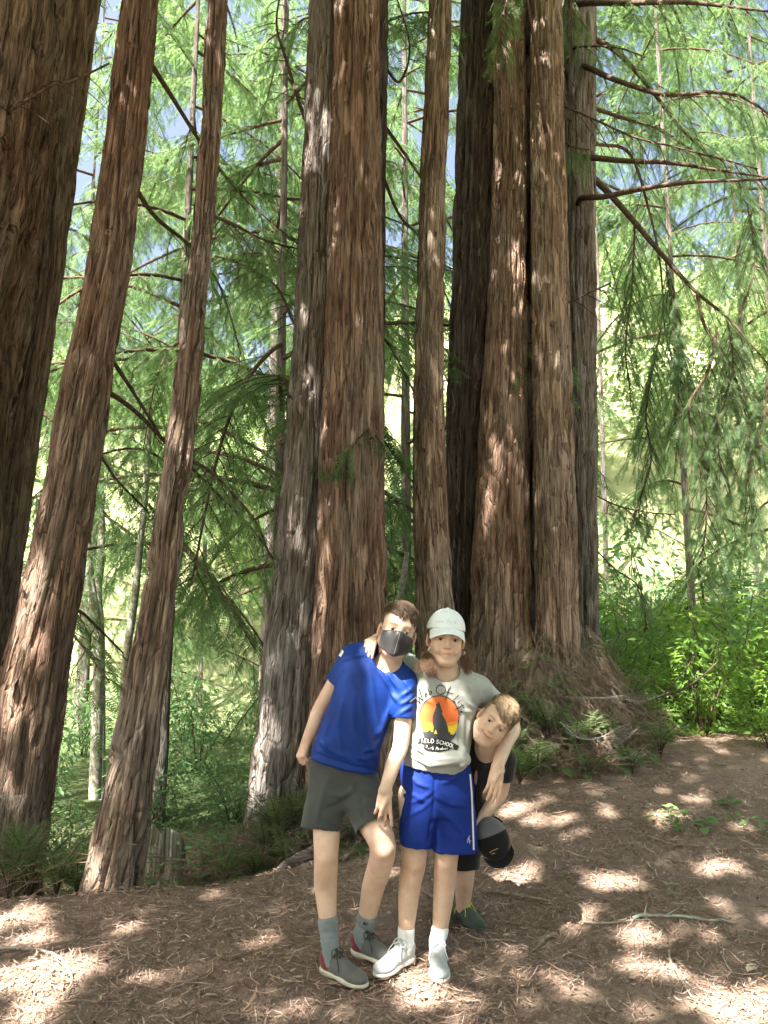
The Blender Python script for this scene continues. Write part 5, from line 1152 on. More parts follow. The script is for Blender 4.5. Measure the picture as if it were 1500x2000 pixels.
class Print:
    """flat print laid on cloth: polygons and strokes given in photo pixels are draped on the cloth surface"""
    def __init__(s, ob):
        me = ob.data; o = np.array(world_loc(ob)); V = np.empty(len(me.vertices) * 3, np.float32); me.vertices.foreach_get('co', V); V = V.reshape(-1, 3) + o
        s.bvh = BVHTree.FromPolygons([tuple(v) for v in V], [tuple(p.vertices) for p in me.polygons]); s.ob = ob
    def drape(s, pts, lift):
        out = []; last = None
        for px, py in pts:
            h, n, i, d = ray_hit(s.bvh, px, py)
            if h is None: out.append(None); continue
            out.append(np.array(h) + np.array(n) * lift)
        return out
    def poly(s, name, polys, m, lift, step=1.6):
        """fill polygons with a fine grid clipped to the outline"""
        mb = MB(); outl = [np.asarray(p, float) for p in polys]
        for pg in outl:
            x0, y0 = pg.min(0); x1, y1 = pg.max(0); xs = np.arange(x0 - step, x1 + step, step); ys = np.arange(y0 - step, y1 + step, step)
            Xc, Yc = np.meshgrid(xs, ys, indexing='ij'); pts = np.stack([Xc, Yc], -1).reshape(-1, 2)
            ins = inside(pts, pg); near, dist = nearest_on(pts, pg); snap = (~ins) & (dist < step * 1.0); pts = np.where(snap[:, None], near, pts); use = ins | snap
            dr = [None] * len(pts); idx = np.nonzero(use)[0]; res = s.drape(pts[idx], lift); mp = -np.ones(len(pts), int); V = []
            for i, r in zip(idx, res):
                if r is not None: mp[i] = len(V); V.append(r)
            nx_, ny_ = len(xs), len(ys); id_ = np.arange(nx_ * ny_).reshape(nx_, ny_); q = np.stack([id_[:-1, :-1], id_[:-1, 1:], id_[1:, 1:], id_[1:, :-1]], -1).reshape(-1, 4); q = mp[q]
            insq = ins.reshape(nx_, ny_); some = (insq[:-1, :-1] | insq[:-1, 1:] | insq[1:, 1:] | insq[1:, :-1]).reshape(-1); q = q[(q >= 0).all(1) & some]
            if len(q): mb.add(V, q)
        return mb.obj(name, m, s.ob) if mb.n else None
    def strokes(s, name, lines, wd, m, lift):
        mb = MB()
        for ln in lines:
            ln = np.asarray(ln, float); w_ = wd
            seg = np.hypot(*np.diff(ln, axis=0).T); n = max(3, int(seg.sum() / 1.1)); ss = np.concatenate([[0], np.cumsum(seg)]); t = np.linspace(0, ss[-1], n)
            c = np.stack([np.interp(t, ss, ln[:, k]) for k in (0, 1)], -1); T = np.gradient(c, axis=0); T /= np.linalg.norm(T, axis=1)[:, None] + 1e-9; Nn = np.stack([-T[:, 1], T[:, 0]], -1)
            A = s.drape(c + Nn * w_ / 2, lift); B = s.drape(c - Nn * w_ / 2, lift); V = []; F = []; ok = [a is not None and b is not None for a, b in zip(A, B)]
            for i in range(n): V += [A[i] if ok[i] else np.zeros(3), B[i] if ok[i] else np.zeros(3)]
            F = [(2 * i, 2 * i + 1, 2 * i + 3, 2 * i + 2) for i in range(n - 1) if ok[i] and ok[i + 1]]
            if F: mb.add(V, F)
        return mb.obj(name, m, s.ob) if mb.n else None
def inside(p, pg):
    x, y = p[:, 0], p[:, 1]; r = np.zeros(len(p), bool); n = len(pg)
    for i in range(n):
        (x0, y0), (x1, y1) = pg[i], pg[(i + 1) % n]; c = ((y0 > y) != (y1 > y)) & (x < (x1 - x0) * (y - y0) / (y1 - y0 + 1e-12) + x0); r ^= c
    return r
def nearest_on(p, pg):
    best = np.full(len(p), 1e9); out = p.copy(); n = len(pg)
    for i in range(n):
        a, b = pg[i], pg[(i + 1) % n]; e = b - a; t = np.clip(((p - a) @ e) / (e @ e + 1e-12), 0, 1); q = a + t[:, None] * e; d = np.hypot(*(p - q).T); m = d < best; best = np.where(m, d, best); out[m] = q[m]
    return out, best
GLY = {  # single-stroke letters in a unit box, y up
    'A': [[(0, 0), (.4, 1), (.8, 0)], [(.15, .35), (.65, .35)]], 'C': [[(.75, .85), (.45, 1), (.12, .8), (.05, .5), (.12, .2), (.45, 0), (.75, .15)]], 'D': [[(.1, 0), (.1, 1), (.45, 1), (.75, .75), (.75, .25), (.45, 0), (.1, 0)]],
    'E': [[(.65, 1), (.1, 1), (.1, 0), (.65, 0)], [(.1, .5), (.5, .5)]], 'F': [[(.65, 1), (.1, 1), (.1, 0)], [(.1, .52), (.5, .52)]], 'H': [[(.1, 0), (.1, 1)], [(.7, 0), (.7, 1)], [(.1, .5), (.7, .5)]], 'I': [[(.3, 0), (.3, 1)], [(.15, 0), (.45, 0)], [(.15, 1), (.45, 1)]],
    'L': [[(.1, 1), (.1, 0), (.65, 0)]], 'O': [[(.4, 1), (.1, .8), (.03, .5), (.1, .2), (.4, 0), (.7, .2), (.77, .5), (.7, .8), (.4, 1)]], 'S': [[(.68, .85), (.4, 1), (.12, .8), (.2, .57), (.6, .43), (.68, .2), (.4, 0), (.08, .15)]],
    'R': [[(.1, 0), (.1, 1), (.5, 1), (.68, .78), (.5, .52), (.1, .5)], [(.4, .5), (.72, 0)]], 'P': [[(.1, 0), (.1, 1), (.5, 1), (.7, .76), (.5, .48), (.1, .48)]], 'M': [[(.05, 0), (.15, 1), (.4, .3), (.65, 1), (.75, 0)]],
    'a': [[(.5, .5), (.2, .55), (.05, .25), (.2, 0), (.5, .15), (.5, .55), (.6, 0)]], 'c': [[(.5, .5), (.2, .55), (.05, .25), (.2, 0), (.5, .1)]], 'k': [[(.08, 0), (.12, 1)], [(.5, .55), (.12, .28), (.5, 0)]], 'e': [[(.08, .28), (.48, .3), (.3, .55), (.08, .35), (.15, .05), (.5, .08)]],
    'm': [[(.05, 0), (.1, .5), (.3, .55), (.32, 0), (.4, .5), (.58, .55), (.62, 0)]], 'b': [[(.1, 1), (.08, 0), (.4, .05), (.48, .4), (.1, .45)]], 'r': [[(.1, .55), (.12, 0)], [(.12, .4), (.4, .55)]], 'n': [[(.05, .5), (.1, 0), (.15, .45), (.4, .55), (.45, 0)]], 'w': [[(.0, .5), (.12, 0), (.28, .45), (.42, 0), (.6, .55)]],
    'y': [[(.05, .55), (.2, .1), (.5, .55)], [(.5, .55), (.3, -.4), (.05, -.3)]], 'Y': [[(.0, 1), (.3, .5), (.7, 1)], [(.3, .5), (.2, -.2)]], 'o': [[(.3, .55), (.06, .3), (.25, 0), (.5, .25), (.3, .55)]], ' ': []}
def text_strokes(txt, base, adv, up, size, gapf=.85):
    """letters along a curve: base(t) pixel point for pen position t (pixels)"""
    out = []; t = 0
    for ch in txt:
        for ln in GLY[ch]:
            o = []
            for x, y in ln: p, d, u = base(t + x * size * adv); o.append(np.asarray(p) + np.asarray(u) * y * size)
            out.append(o)
        t += size * adv * gapf if ch != ' ' else size * adv * .55
    return out
# ------------------------------------------------------------------ materials of the children
def skin_mat(name, base):
    def bld(t, b):
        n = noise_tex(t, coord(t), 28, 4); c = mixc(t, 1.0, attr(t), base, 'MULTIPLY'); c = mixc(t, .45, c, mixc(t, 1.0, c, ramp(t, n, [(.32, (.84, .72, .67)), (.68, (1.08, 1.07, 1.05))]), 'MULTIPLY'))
        t.links.new(c, b.inputs['Base Color']); b.inputs['Subsurface Weight'].default_value = .12; b.inputs['Subsurface Radius'].default_value = (.012, .005, .003); b.inputs['Subsurface Scale'].default_value = .6
        bump(t, b, noise_tex(t, coord(t), 420, 2), .12, .001)
    return mat(name, base, .48, .35, bld)
M['skin_fair'] = skin_mat('skin_fair', (.68, .50, .38)); M['skin_tan'] = skin_mat('skin_tan', (.61, .44, .325)); M['skin_warm'] = skin_mat('skin_warm', (.66, .485, .365))
def cloth(name, base, rough=.75, weave=700, sheen=.2, spec=.25, var=.12):
    def bld(t, b):
        n = noise_tex(t, coord(t), 9, 4); k = tuple(max(0, x * (1 - var)) for x in base); k2 = tuple(x * (1 + var) for x in base)
        t.links.new(ramp(t, n, [(.35, k), (.65, k2)]), b.inputs['Base Color']); b.inputs['Sheen Weight'].default_value = sheen
        bump(t, b, noise_tex(t, coord(t), weave, 2), .18, .0012)
    return mat(name, base, rough, spec, bld)
M['blue_tee'] = cloth('blue_jersey', (.005, .034, .21), .6, 900, .0, .25); M['grey_shorts'] = cloth('charcoal_cloth', (.052, .058, .057), .8)
M['heather'] = cloth('heather_grey_cotton', (.37, .385, .355), .85, 800, .1, .15, .08); M['royal'] = cloth('royal_blue_mesh', (.008, .029, .21), .75, 1000, .0, .2)
M['black_tee'] = cloth('black_cotton', (.012, .012, .014), .85); M['black_cap'] = cloth('black_twill', (.008, .008, .009), .85, 900, .1, .15); M['mesh_grey'] = cloth('grey_cap_mesh', (.10, .10, .105), .8)
M['white_cap'] = cloth('white_cotton', (.78, .85, .87), .85, 900, .2, .15, .04); M['sock_grey'] = cloth('grey_sock', (.19, .22, .225), .9); M['sock_white'] = cloth('white_sock', (.74, .76, .76), .9)
M['mask_black'] = cloth('black_neoprene', (.018, .018, .019), .42, 1200, .25, .45); M['seam'] = cloth('pale_seam', (.20, .195, .18), .7)
M['white_trim'] = cloth('white_trim', (.75, .77, .75), .7); M['shoe_grey'] = cloth('grey_knit', (.105, .105, .098), .85, 500); M['shoe_red'] = cloth('maroon_panel', (.17, .03, .03), .7); M['sole_cream'] = cloth('cream_rubber', (.52, .50, .38), .6); M['sole_white'] = cloth('white_rubber', (.68, .67, .62), .55)
M['shoe_light'] = cloth('light_grey_knit', (.40, .43, .43), .85, 500); M['lace_dark'] = cloth('dark_lace', (.03, .03, .028), .8); M['lace_light'] = cloth('light_lace', (.62, .65, .66), .8); M['shoe_green'] = cloth('dark_green_mesh', (.045, .062, .048), .85, 500); M['neon'] = cloth('yellow_green_cord', (.45, .62, .06), .6)
M['eye_white'] = mat('eye_white', (.40, .375, .35), .3, .25); M['pupil'] = mat('pupil', (.004, .004, .004), .1, .6)
def hair_mat(name, a, b_): return mat(name, a, .5, .45, lambda t, b: t.links.new(ramp(t, noise_tex(t, coord(t), 160, 3), [(.35, a), (.65, b_)]), b.inputs['Base Color']))
M['hair_brown'] = hair_mat('brown_hair', (.050, .030, .018), (.13, .085, .052)); M['hair_blond'] = hair_mat('dark_blond_hair', (.14, .095, .055), (.34, .25, .155)); M['hair_auburn'] = hair_mat('light_brown_hair', (.11, .062, .037), (.31, .19, .118)); M['hair_fuzz'] = hair_mat('clipped_hair', (.09, .065, .048), (.17, .125, .095))
M['silver'] = mat('silver', (.7, .7, .72), .25, .5); M['silver'].node_tree.nodes['Principled BSDF'].inputs['Metallic'].default_value = 1
for k, c in {'ink_black': (.02, .02, .022), 'ink_dark': (.055, .057, .065), 'ink_orange': (.75, .17, .05), 'ink_amber': (.82, .33, .05), 'ink_yellow': (.85, .62, .05), 'ink_white': (.8, .8, .78), 'ink_pink': (.72, .25, .28), 'ink_grey': (.42, .47, .46), 'ink_gold': (.45, .33, .14), 'ink_silver': (.45, .46, .5)}.items(): M[k] = mat(k, c, .7, .2)
people = []
def body_obj(v, fr, skin, label, brow=(.32, .22, .15), smooth=1, smile=1.0, spots=()):
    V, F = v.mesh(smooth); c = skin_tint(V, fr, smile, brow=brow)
    for p_, r_ in spots: m_ = np.exp(-((V - p_) ** 2).sum(1) / r_ ** 2)[:, None]; c = c * (1 - m_ * np.array([.06, .20, .24]))
    base = np.array([V[:, 0].mean(), V[:, 1].mean(), V[:, 2].min()])
    me = mesh_data('person', V - base, F, [M[skin]], cols=c); o = bpy.data.objects.new('person', me); o.location = base; col.objects.link(o); tag(o, label, 'person', 'three children'); people.append(o); return o
def garment(name, v, m, parent, lines=(), wr=(), smooth=9):
    V, F = v.mesh(smooth)
    for sd, amp, size in wr: V = wrinkle(V, F, sd, amp, size)
    if lines: V = folds(V, F, [(a_, b_, c_ * 1.45) for a_, b_, c_ in lines])
    return mesh_obj(name, V, F, M[m], parent)
def shoe(parent, heel, d, L, m_up, m_sole, lace_m, heel_m=None, width=.040, seed=1, lift_toe=.0):
    """one trainer: knit upper, thick moulded sole, tongue and laces"""
    d = np.array([d[0], d[1], 0.]); d /= np.linalg.norm(d); s = np.array([-d[1], d[0], 0]); z = np.array([0, 0, 1.]); R = np.stack([d, s, z])
    o = np.array([heel[0], heel[1], float(H(heel[0], heel[1], False)) + .004]); k = L / .24
    W = lambda a, b, c: o + d * a * k + s * b * k + z * (c * k + lift_toe * max(0, a - .1))
    lo = o - .2; hi = o + np.array([.2, .2, .2]); lo = np.minimum(o, o + d * L) - .09; hi = np.maximum(o, o + d * L) + .09; hi[2] = o[2] + .16; lo[2] = o[2] - .03
    v = Vol(lo, hi, .003); w = width
    for a, r in ((.034, .0335), (.085, .034), (.135, .039), (.182, .0405), (.205, .034)): pass
    v.ell(W(.040, 0, .036), (.040 * k, .033 * k, .044 * k), .02, 'add', R); v.ell(W(.105, 0, .034), (.075 * k, .035 * k, .034 * k), .02, 'add', R); v.ell(W(.180, 0, .024), (.056 * k, w * k, .027 * k), .02, 'add', R)
    v.cap(W(.066, 0, .066), W(.150, 0, .036), .026 * k, .021 * k, .02); v.cap(W(.030, 0, .062), W(.056, 0, .068), .031 * k, .029 * k, .015)
    v.cap(W(.046, 0, .068), W(.046, 0, .12), .026 * k, .034 * k, .006, 'sub')
    v.plane(W(.1, 0, .012), -z); V, F = v.mesh(2); up = mesh_obj('shoe', V, F, [M[m_up]] + ([M[heel_m]] if heel_m else []), parent)
    if heel_m:
        a = (V - o) @ d / k; c = (V - o) @ z / k; fm = ((a[F].mean(1) < .062 - .35 * (c[F].mean(1) - .03)) & (a[F].mean(1) > -.1)).astype(np.int32); up.data.polygons.foreach_set('material_index', fm)
    v = Vol(lo, hi, .003)
    v.ell(W(.042, 0, .012), (.046 * k, .0355 * k, .022 * k), .01, 'add', R); v.ell(W(.115, .0, .009), (.085 * k, .033 * k, .016 * k), .03, 'add', R); v.ell(W(.178, 0, .008), (.063 * k, (w + .002) * k, .017 * k), .03, 'add', R)
    v.plane(W(.1, 0, .0), -z); v.plane(W(.1, 0, .021), z + d * .04, k=.004); V, F = v.mesh(2); g = np.random.default_rng(seed)
    mesh_obj('sole', V, F, M[m_sole], up)
    mb = MB()
    for q in range(5):
        a = .082 + .017 * q; h = .090 - .0105 * q; wd = .020 - .001 * q
        for sg in (1, -1): mb.tube(smooth_path([W(a, -wd * sg, h - .012), W(a + .006, 0, h + .004), W(a + .014, wd * sg, h - .016)], 9), .0026 * k, 5)
    bow = W(.080, 0, .096); 
    for sg in (1, -1): mb.tube(smooth_path([bow, W(.074, sg * .020, .102), W(.088, sg * .034, .084), W(.098, sg * .016, .086), bow], 16), .0020, 5); mb.tube(smooth_path([bow, W(.10, sg * .022, .086), W(.118, sg * .034, .062), W(.125, sg * .040, .040)], 10), .0019, 5)
    mb.obj('lace', M[lace_m], up)
    tg = Vol(lo, hi, .003); tg.cap(W(.066, 0, .080), W(.076, 0, .100), .016 * k, .013 * k, .01, flat=.4, fdir=R[0] * .8 + z * .5); V, F = tg.mesh(1); mesh_obj('tongue', V, F, M[lace_m if m_up != 'shoe_light' else m_up], up)
    return up, W
def sock(parent, pts, rad, m, seed):
    pts = [np.asarray(p, float) for p in pts]; lo = np.min(pts, 0) - .07; hi = np.max(pts, 0) + .07; v = Vol(lo, hi, .003); v.chain(pts, rad, .012)
    t = pts[0] - pts[1]; v.plane(pts[0], t, k=.003); v2 = pts[0] + t / np.linalg.norm(t) * -.02
    v.cap(pts[0] - t / np.linalg.norm(t) * .006, pts[0] - t / np.linalg.norm(t) * .022, rad[0] + .0018, rad[0] + .0015, .004)
    V, F = v.mesh(1); q = (V - pts[0]) @ (t / np.linalg.norm(t)); Nn = vnormals(V, F); V = V + Nn * (.0003 * np.sin(q * 700) * 1 + .0016 * np.exp(-((q + .055) / .006) ** 2) + .0014 * np.exp(-((q + .072) / .005) ** 2))[:, None]
    V = wrinkle(V, F, seed, .0012, .02); return mesh_obj('sock', V, F, M[m], parent)

# ================================================================== the boy in blue
def boy_blue():
    fr = Frame(P(776, 1234, 3.27), roll=16, pitch=7, yaw=4, scale=.99)
    Rh, Rk, Rc, Ra = P(640, 1545, 3.33), P(637, 1672, 3.22), P(636, 1728, 3.26), P(641, 1812, 3.24)
    Lh, Lk, Lc, La = P(702, 1552, 3.34), P(748, 1655, 3.18), P(729, 1732, 3.31), P(712, 1818, 3.40)
    rs, re, rw = P(684, 1287, 3.33), P(629, 1378, 3.37), P(599, 1448, 3.33)
    ls, le, lw = P(792, 1330, 3.27), P(784, 1446, 3.22), P(752, 1543, 3.11)
    v = Vol(P(560, 1960, 3.3) - [0, .33, .06], P(840, 1160, 3.3) + [0, .33, .06], .0038)
    head_sdf(v, fr, smile=.8, eyes_open=.0029)
    v.cap(fr.w((0, -.016, -.05)), P(757, 1302, 3.30), .047, .052, .02); v.cap(P(757, 1302, 3.3), P(735, 1320, 3.32), .055, .08, .03)
    v.cap(P(735, 1330, 3.33), P(672, 1520, 3.34), .07, .075, .03); v.cap(P(735, 1320, 3.33), rs, .05, .04, .03); v.cap(P(735, 1320, 3.33), ls, .05, .04, .03); v.cap(P(672, 1530, 3.34), Rh, .075, .07, .03); v.cap(P(672, 1530, 3.34), Lh, .075, .07, .03)
    v.chain([Rh, Rk * .35 + Rh * .65, Rk, Rc, Rc * .35 + Ra * .65, Ra], [.075, .062, .0480, .0475, .036, .0305], .02); v.chain([Lh, Lk * .4 + Lh * .6, Lk, Lc, Lc * .35 + La * .65, La], [.078, .066, .0515, .047, .037, .0315], .02)
    v.ell(Rk + [0, -.025, 0], (.022, .026, .028), .02); v.ell(Lk + [.004, -.027, -.004], (.024, .028, .030), .02)
    v.chain([rs, re, re * .5 + rw * .5, rw], [.042, .0325, .0300, .0225], .015); v.chain([ls, le, le * .55 + lw * .45, lw], [.042, .0325, .0300, .0230], .015)
    hand_sdf(v, rw, P(588, 1475, 3.31) - rw, np.array([-.75, -.55, .1]), -1 if False else 1, [(55, 60, 40), (60, 60, 40), (62, 62, 40), (65, 60, 40)], .92,
             thumb=[(P(600, 1468, 3.26) - rw + np.array([.015, -.02, 0]), .034), (np.array([-.1, .1, -1]), .027), (np.array([-.35, .15, -.9]), .022)])
    hand_sdf(v, lw, P(749, 1580, 3.10) - lw, np.array([.10, -.95, .28]), -1, [(12, 12, 8), (18, 20, 12), (24, 30, 18), (30, 34, 20)], .96, spread=.24,
             thumb=[(P(735, 1576, 3.07) - lw, .040), (np.array([-.40, .05, -.9]), .031), (np.array([-.12, .25, -1]), .024)])
    pass
    o = body_obj(v, fr, 'skin_fair', 'tall child in a blue t-shirt and black face mask, one hand on the thigh', spots=[(Rk, .05), (Lk, .055), (le, .04), (re, .04), (lw + (P(749, 1590, 3.1) - lw) * 1.2, .05), (rw, .06)], brow=(.42, .32, .25))
    add_eyes(fr, o, (.05, .055, .06), (0, -.05))
    # mask: the lower face blown up a little and cut along the cheek line
    vm = Vol(fr.c - .13, fr.c + .13, .003); head_sdf(vm, fr, detail=False, inflate=.0035)
    vm.ell(fr.w((0, .036, -.045)), np.array((.064, .066, .062)) * fr.s, .03, 'add', fr.R); vm.cap(fr.w((0, .099, -.012)), fr.w((0, .088, -.092)), .009, .010, .035)
    for s in (-1, 1): vm.plane(fr.w((0, .08, .000)), fr.u * 1.0 + fr.x * s * .20 - fr.f * .0, k=.004)
    for s in (-1, 1): vm.plane(fr.w((0, .07, -.113)), -fr.u * 1.0 + fr.x * s * .50, k=.006)
    vm.plane(fr.w((0, .018, 0)), -fr.f, k=.004)
    for s in (-1, 1): vm.plane(fr.w((s * .0655, .03, 0)), fr.x * s - fr.f * .15, k=.004)
    mk = garment('face_mask', vm, 'mask_black', o, smooth=9)
    b = MB(); pts = [fr.w((0, y, z)) for y, z in ((.1135, -.004), (.1165, -.03), (.1115, -.06), (.104, -.085), (.092, -.101))]
    pr = Print(mk); q = [project(p) for p in pts]; pr.strokes('seam', [[(float(a), float(c)) for a, c in q]], .9, M['seam'], .0006)
    for s in (-1, 1):
        for za, zb in ((-.018, .012), (-.066, -.035)): mb = MB(); mb.tube(smooth_path([fr.w((s * .060, .026, za)), fr.w((s * .073, .012, (za + zb) / 2)), fr.w((s * .080, -.012, zb))], 8), .0016, 5); mb.obj('ear_loop', M['mask_black'], mk)
    # hair: clipped sides, longer brown top brushed into a fringe
    hv = Vol(fr.c - .14, fr.c + .15, .006); hv.ell(fr.w((0, -.016, .036)), np.array((.0755, .0945, .0855)) * fr.s, .01, 'add', fr.R)
    hv.plane(fr.w((0, .085, .060)), fr.f * .71 - fr.u * .71, k=.006); V, F = hv.mesh(1)
    mb = hair_strands(fr, 1500, 1, lambda p: (.55 + 1.2 * vnoise(p[0] * 60 + 9, p[1] * 40 + 9, 5) + .5, 1.0, .15 if p[1] < .05 else -.9), lambda p: .050 + .018 * float(vnoise(p[0] * 90 + 30, 3.3, 6)), lambda p: p[2] > .062 + .25 * max(0, -p[1]) * 0 and p[1] > -.085 and abs(p[0]) < .066, lift=.013, rad=.0012)
    mb2 = hair_strands(fr, 900, 2, lambda p: (0, .1, -1), lambda p: .016, lambda p: -.135 * (p[1] - .085) + .135 * (p[2] - .058) > 0 and p[2] > -.06 and p[2] < .075, lift=.002, rad=.0008, steps=4)
    a = mesh_obj('hair', *mb.get(), M['hair_brown'], o); k = MB(); k.add(V, F); k.add(*[mb2.get()[0], mb2.get()[1][0]]); k.obj('clipped_hair', M['hair_fuzz'], a)
    # t-shirt
    v = Vol(P(575, 1540, 3.3) - [0, .2, 0], P(835, 1235, 3.3) + [0, .2, 0], .0054)
    st = [(P(671, 1492, 3.31), .147, .098), (P(684, 1440, 3.31), .136, .096), (P(700, 1392, 3.31), .136, .095), (P(716, 1348, 3.31), .140, .094), (P(729, 1312, 3.31), .136, .085), (P(741, 1284, 3.31), .105, .062), (P(747, 1270, 3.31), .07, .05)]
    v.loft(st, .02, 2.5)
    v.cap(P(735, 1300, 3.31), P(690, 1284, 3.33), .066, .054, .03); v.cap(P(748, 1312, 3.30), P(786, 1330, 3.28), .062, .054, .03)
    sl_r = rs * .48 + re * .52; v.cap(P(690, 1287, 3.33), sl_r, .058, .052, .02)
    sl_l = ls * .34 + le * .66; v.cap(P(788, 1332, 3.27), sl_l, .056, .050, .02)
    Tn = (re - rs) / np.linalg.norm(re - rs); Tl = (le - ls) / np.linalg.norm(le - ls); v.cutball(sl_r, Tn); v.cutball(sl_l, Tl)
    v.cap(sl_r - Tn * .03, sl_r + Tn * .02, .044, .044, .004, 'sub'); v.cap(sl_l - Tl * .03, sl_l + Tl * .02, .042, .042, .004, 'sub')
    v.cap(fr.w((0, -.016, -.05)), P(756, 1291, 3.27), .054, .059, .014, 'sub')
    n0 = P(684, 1440, 3.31) - P(671, 1492, 3.31); v.loft([(P(668, 1502, 3.31), .138, .089), (P(676, 1472, 3.31), .132, .088)], .004, 2.5, op='sub')
    L = [([(720, 1282), (745, 1320), (765, 1355), (779, 1372)], 4.5, .010), ([(728, 1290), (748, 1330), (768, 1364)], 3.5, -.007), ([(735, 1282), (760, 1318), (778, 1345)], 4, .007),
         ([(722, 1300), (728, 1360), (738, 1420), (744, 1450)], 6, .005), ([(705, 1330), (708, 1390), (722, 1450), (738, 1490)], 6, .006), ([(690, 1360), (690, 1420), (700, 1470), (725, 1500)], 6, .006), ([(765, 1375), (745, 1420), (728, 1440)], 5, .007), ([(772, 1388), (752, 1428), (738, 1448)], 4, -.006),
         ([(668, 1370), (660, 1420), (668, 1470), (690, 1490)], 6, .005), ([(745, 1440), (728, 1460), (705, 1470)], 4, .006), ([(742, 1465), (720, 1480), (695, 1482)], 4, .005), ([(645, 1400), (632, 1440), (640, 1470)], 5, .005), ([(618, 1440), (640, 1462), (672, 1480)], 4, .005),
         ([(668, 1290), (690, 1282), (715, 1278)], 4, .006), ([(672, 1300), (660, 1325), (652, 1338)], 4, .004), ([(600, 1466), (640, 1480), (690, 1497), (740, 1506)], 3, -.004),
         ([(781, 1362), (795, 1352), (808, 1338)], 3.2, .0045), ([(780, 1378), (794, 1370), (806, 1360)], 3.2, .0045), ([(778, 1396), (792, 1387), (803, 1379)], 3.2, .0045), ([(790, 1330), (800, 1345), (806, 1362)], 3, .005)]
    sh = garment('t_shirt', v, 'blue_tee', o, L, [(5, .0030, .085), (8, .0013, .034)])
    pr = Print(sh); pr.poly('sleeve_mark', [[(667, 1266), (672, 1273), (666, 1284), (662, 1280)]], M['white_trim'], .001); pr.strokes('sleeve_mark', [[(803, 1368), (812, 1362)], [(800, 1371), (807, 1366)]], 2.5, M['white_trim'], .001)
    # shorts
    v = Vol(P(570, 1645, 3.3) - [0, .22, 0], P(800, 1455, 3.3) + [0, .2, 0], .0054)
    v.loft([(P(685, 1558, 3.33), .105, .10), (P(672, 1520, 3.33), .142, .105), (P(668, 1478, 3.32), .136, .092)], .03, 2.4)
    tr = [(P(628, 1616, 3.27), .088, .088), (P(634, 1575, 3.29), .082, .086), (P(646, 1535, 3.32), .08, .085)]; v.loft(tr, .03, 2.2)
    tl = [(P(732, 1610, 3.24), .086, .090), (P(718, 1575, 3.28), .084, .090), (P(703, 1540, 3.32), .08, .085)]; v.loft(tl, .03, 2.2)
    v.loft([(P(628, 1626, 3.27), .080, .080), (P(632, 1590, 3.28), .074, .076)], .004, 2.2, op='sub'); v.loft([(P(736, 1620, 3.23), .079, .082), (P(724, 1590, 3.26), .074, .078)], .004, 2.2, op='sub')
    L = [([(690, 1545), (665, 1555), (640, 1550)], 5, .006), ([(688, 1552), (660, 1572), (635, 1580)], 5, -.005), ([(694, 1545), (720, 1560), (745, 1572)], 4, .006), ([(692, 1555), (715, 1580), (735, 1592)], 4, .005), ([(655, 1500), (690, 1530), (690, 1550)], 5, .005), ([(700, 1520), (725, 1530), (745, 1545)], 4, .005), ([(640, 1520), (625, 1570), (618, 1610)], 6, .004), ([(640, 1590), (655, 1605), (665, 1605)], 4, .005), ([(705, 1560), (712, 1600)], 5, -.004), ([(595, 1610), (630, 1616), (664, 1620)], 2, .002)]
    sg = garment('shorts', v, 'grey_shorts', o, L, [(11, .0042, .07), (12, .0020, .03)])
    # socks and trainers
    h1 = G(625, 1893); t1 = G(689, 1932); h2 = G(683, 1864); t2 = G(772, 1899)
    _, W1 = shoe(o, h1 + (t1 - h1) * .06, t1 - h1, .235, 'shoe_grey', 'sole_cream', 'lace_dark', 'shoe_red', seed=1); _, W2 = shoe(o, h2 + [.012, 0, 0], t2 - h2, .235, 'shoe_grey', 'sole_cream', 'lace_dark', 'shoe_red', seed=2)
    sock(o, [Rc * .2 + Ra * .8, Ra, W1(.048, 0, .085), W1(.06, 0, .045)], [.0375, .0345, .0345, .034], 'sock_grey', 1); k2 = sock(o, [Lc * .36 + La * .64, La, W2(.046, 0, .085), W2(.06, 0, .045)], [.0415, .0355, .0345, .034], 'sock_grey', 2)
    pr = Print(k2); pr.poly('emblem', [[(709, 1803), (712, 1800), (715, 1804), (719, 1803), (717, 1806), (711, 1806)]], M['ink_black'], .0008, 1.0)
    return o, fr
A_boy, A_fr = boy_blue()
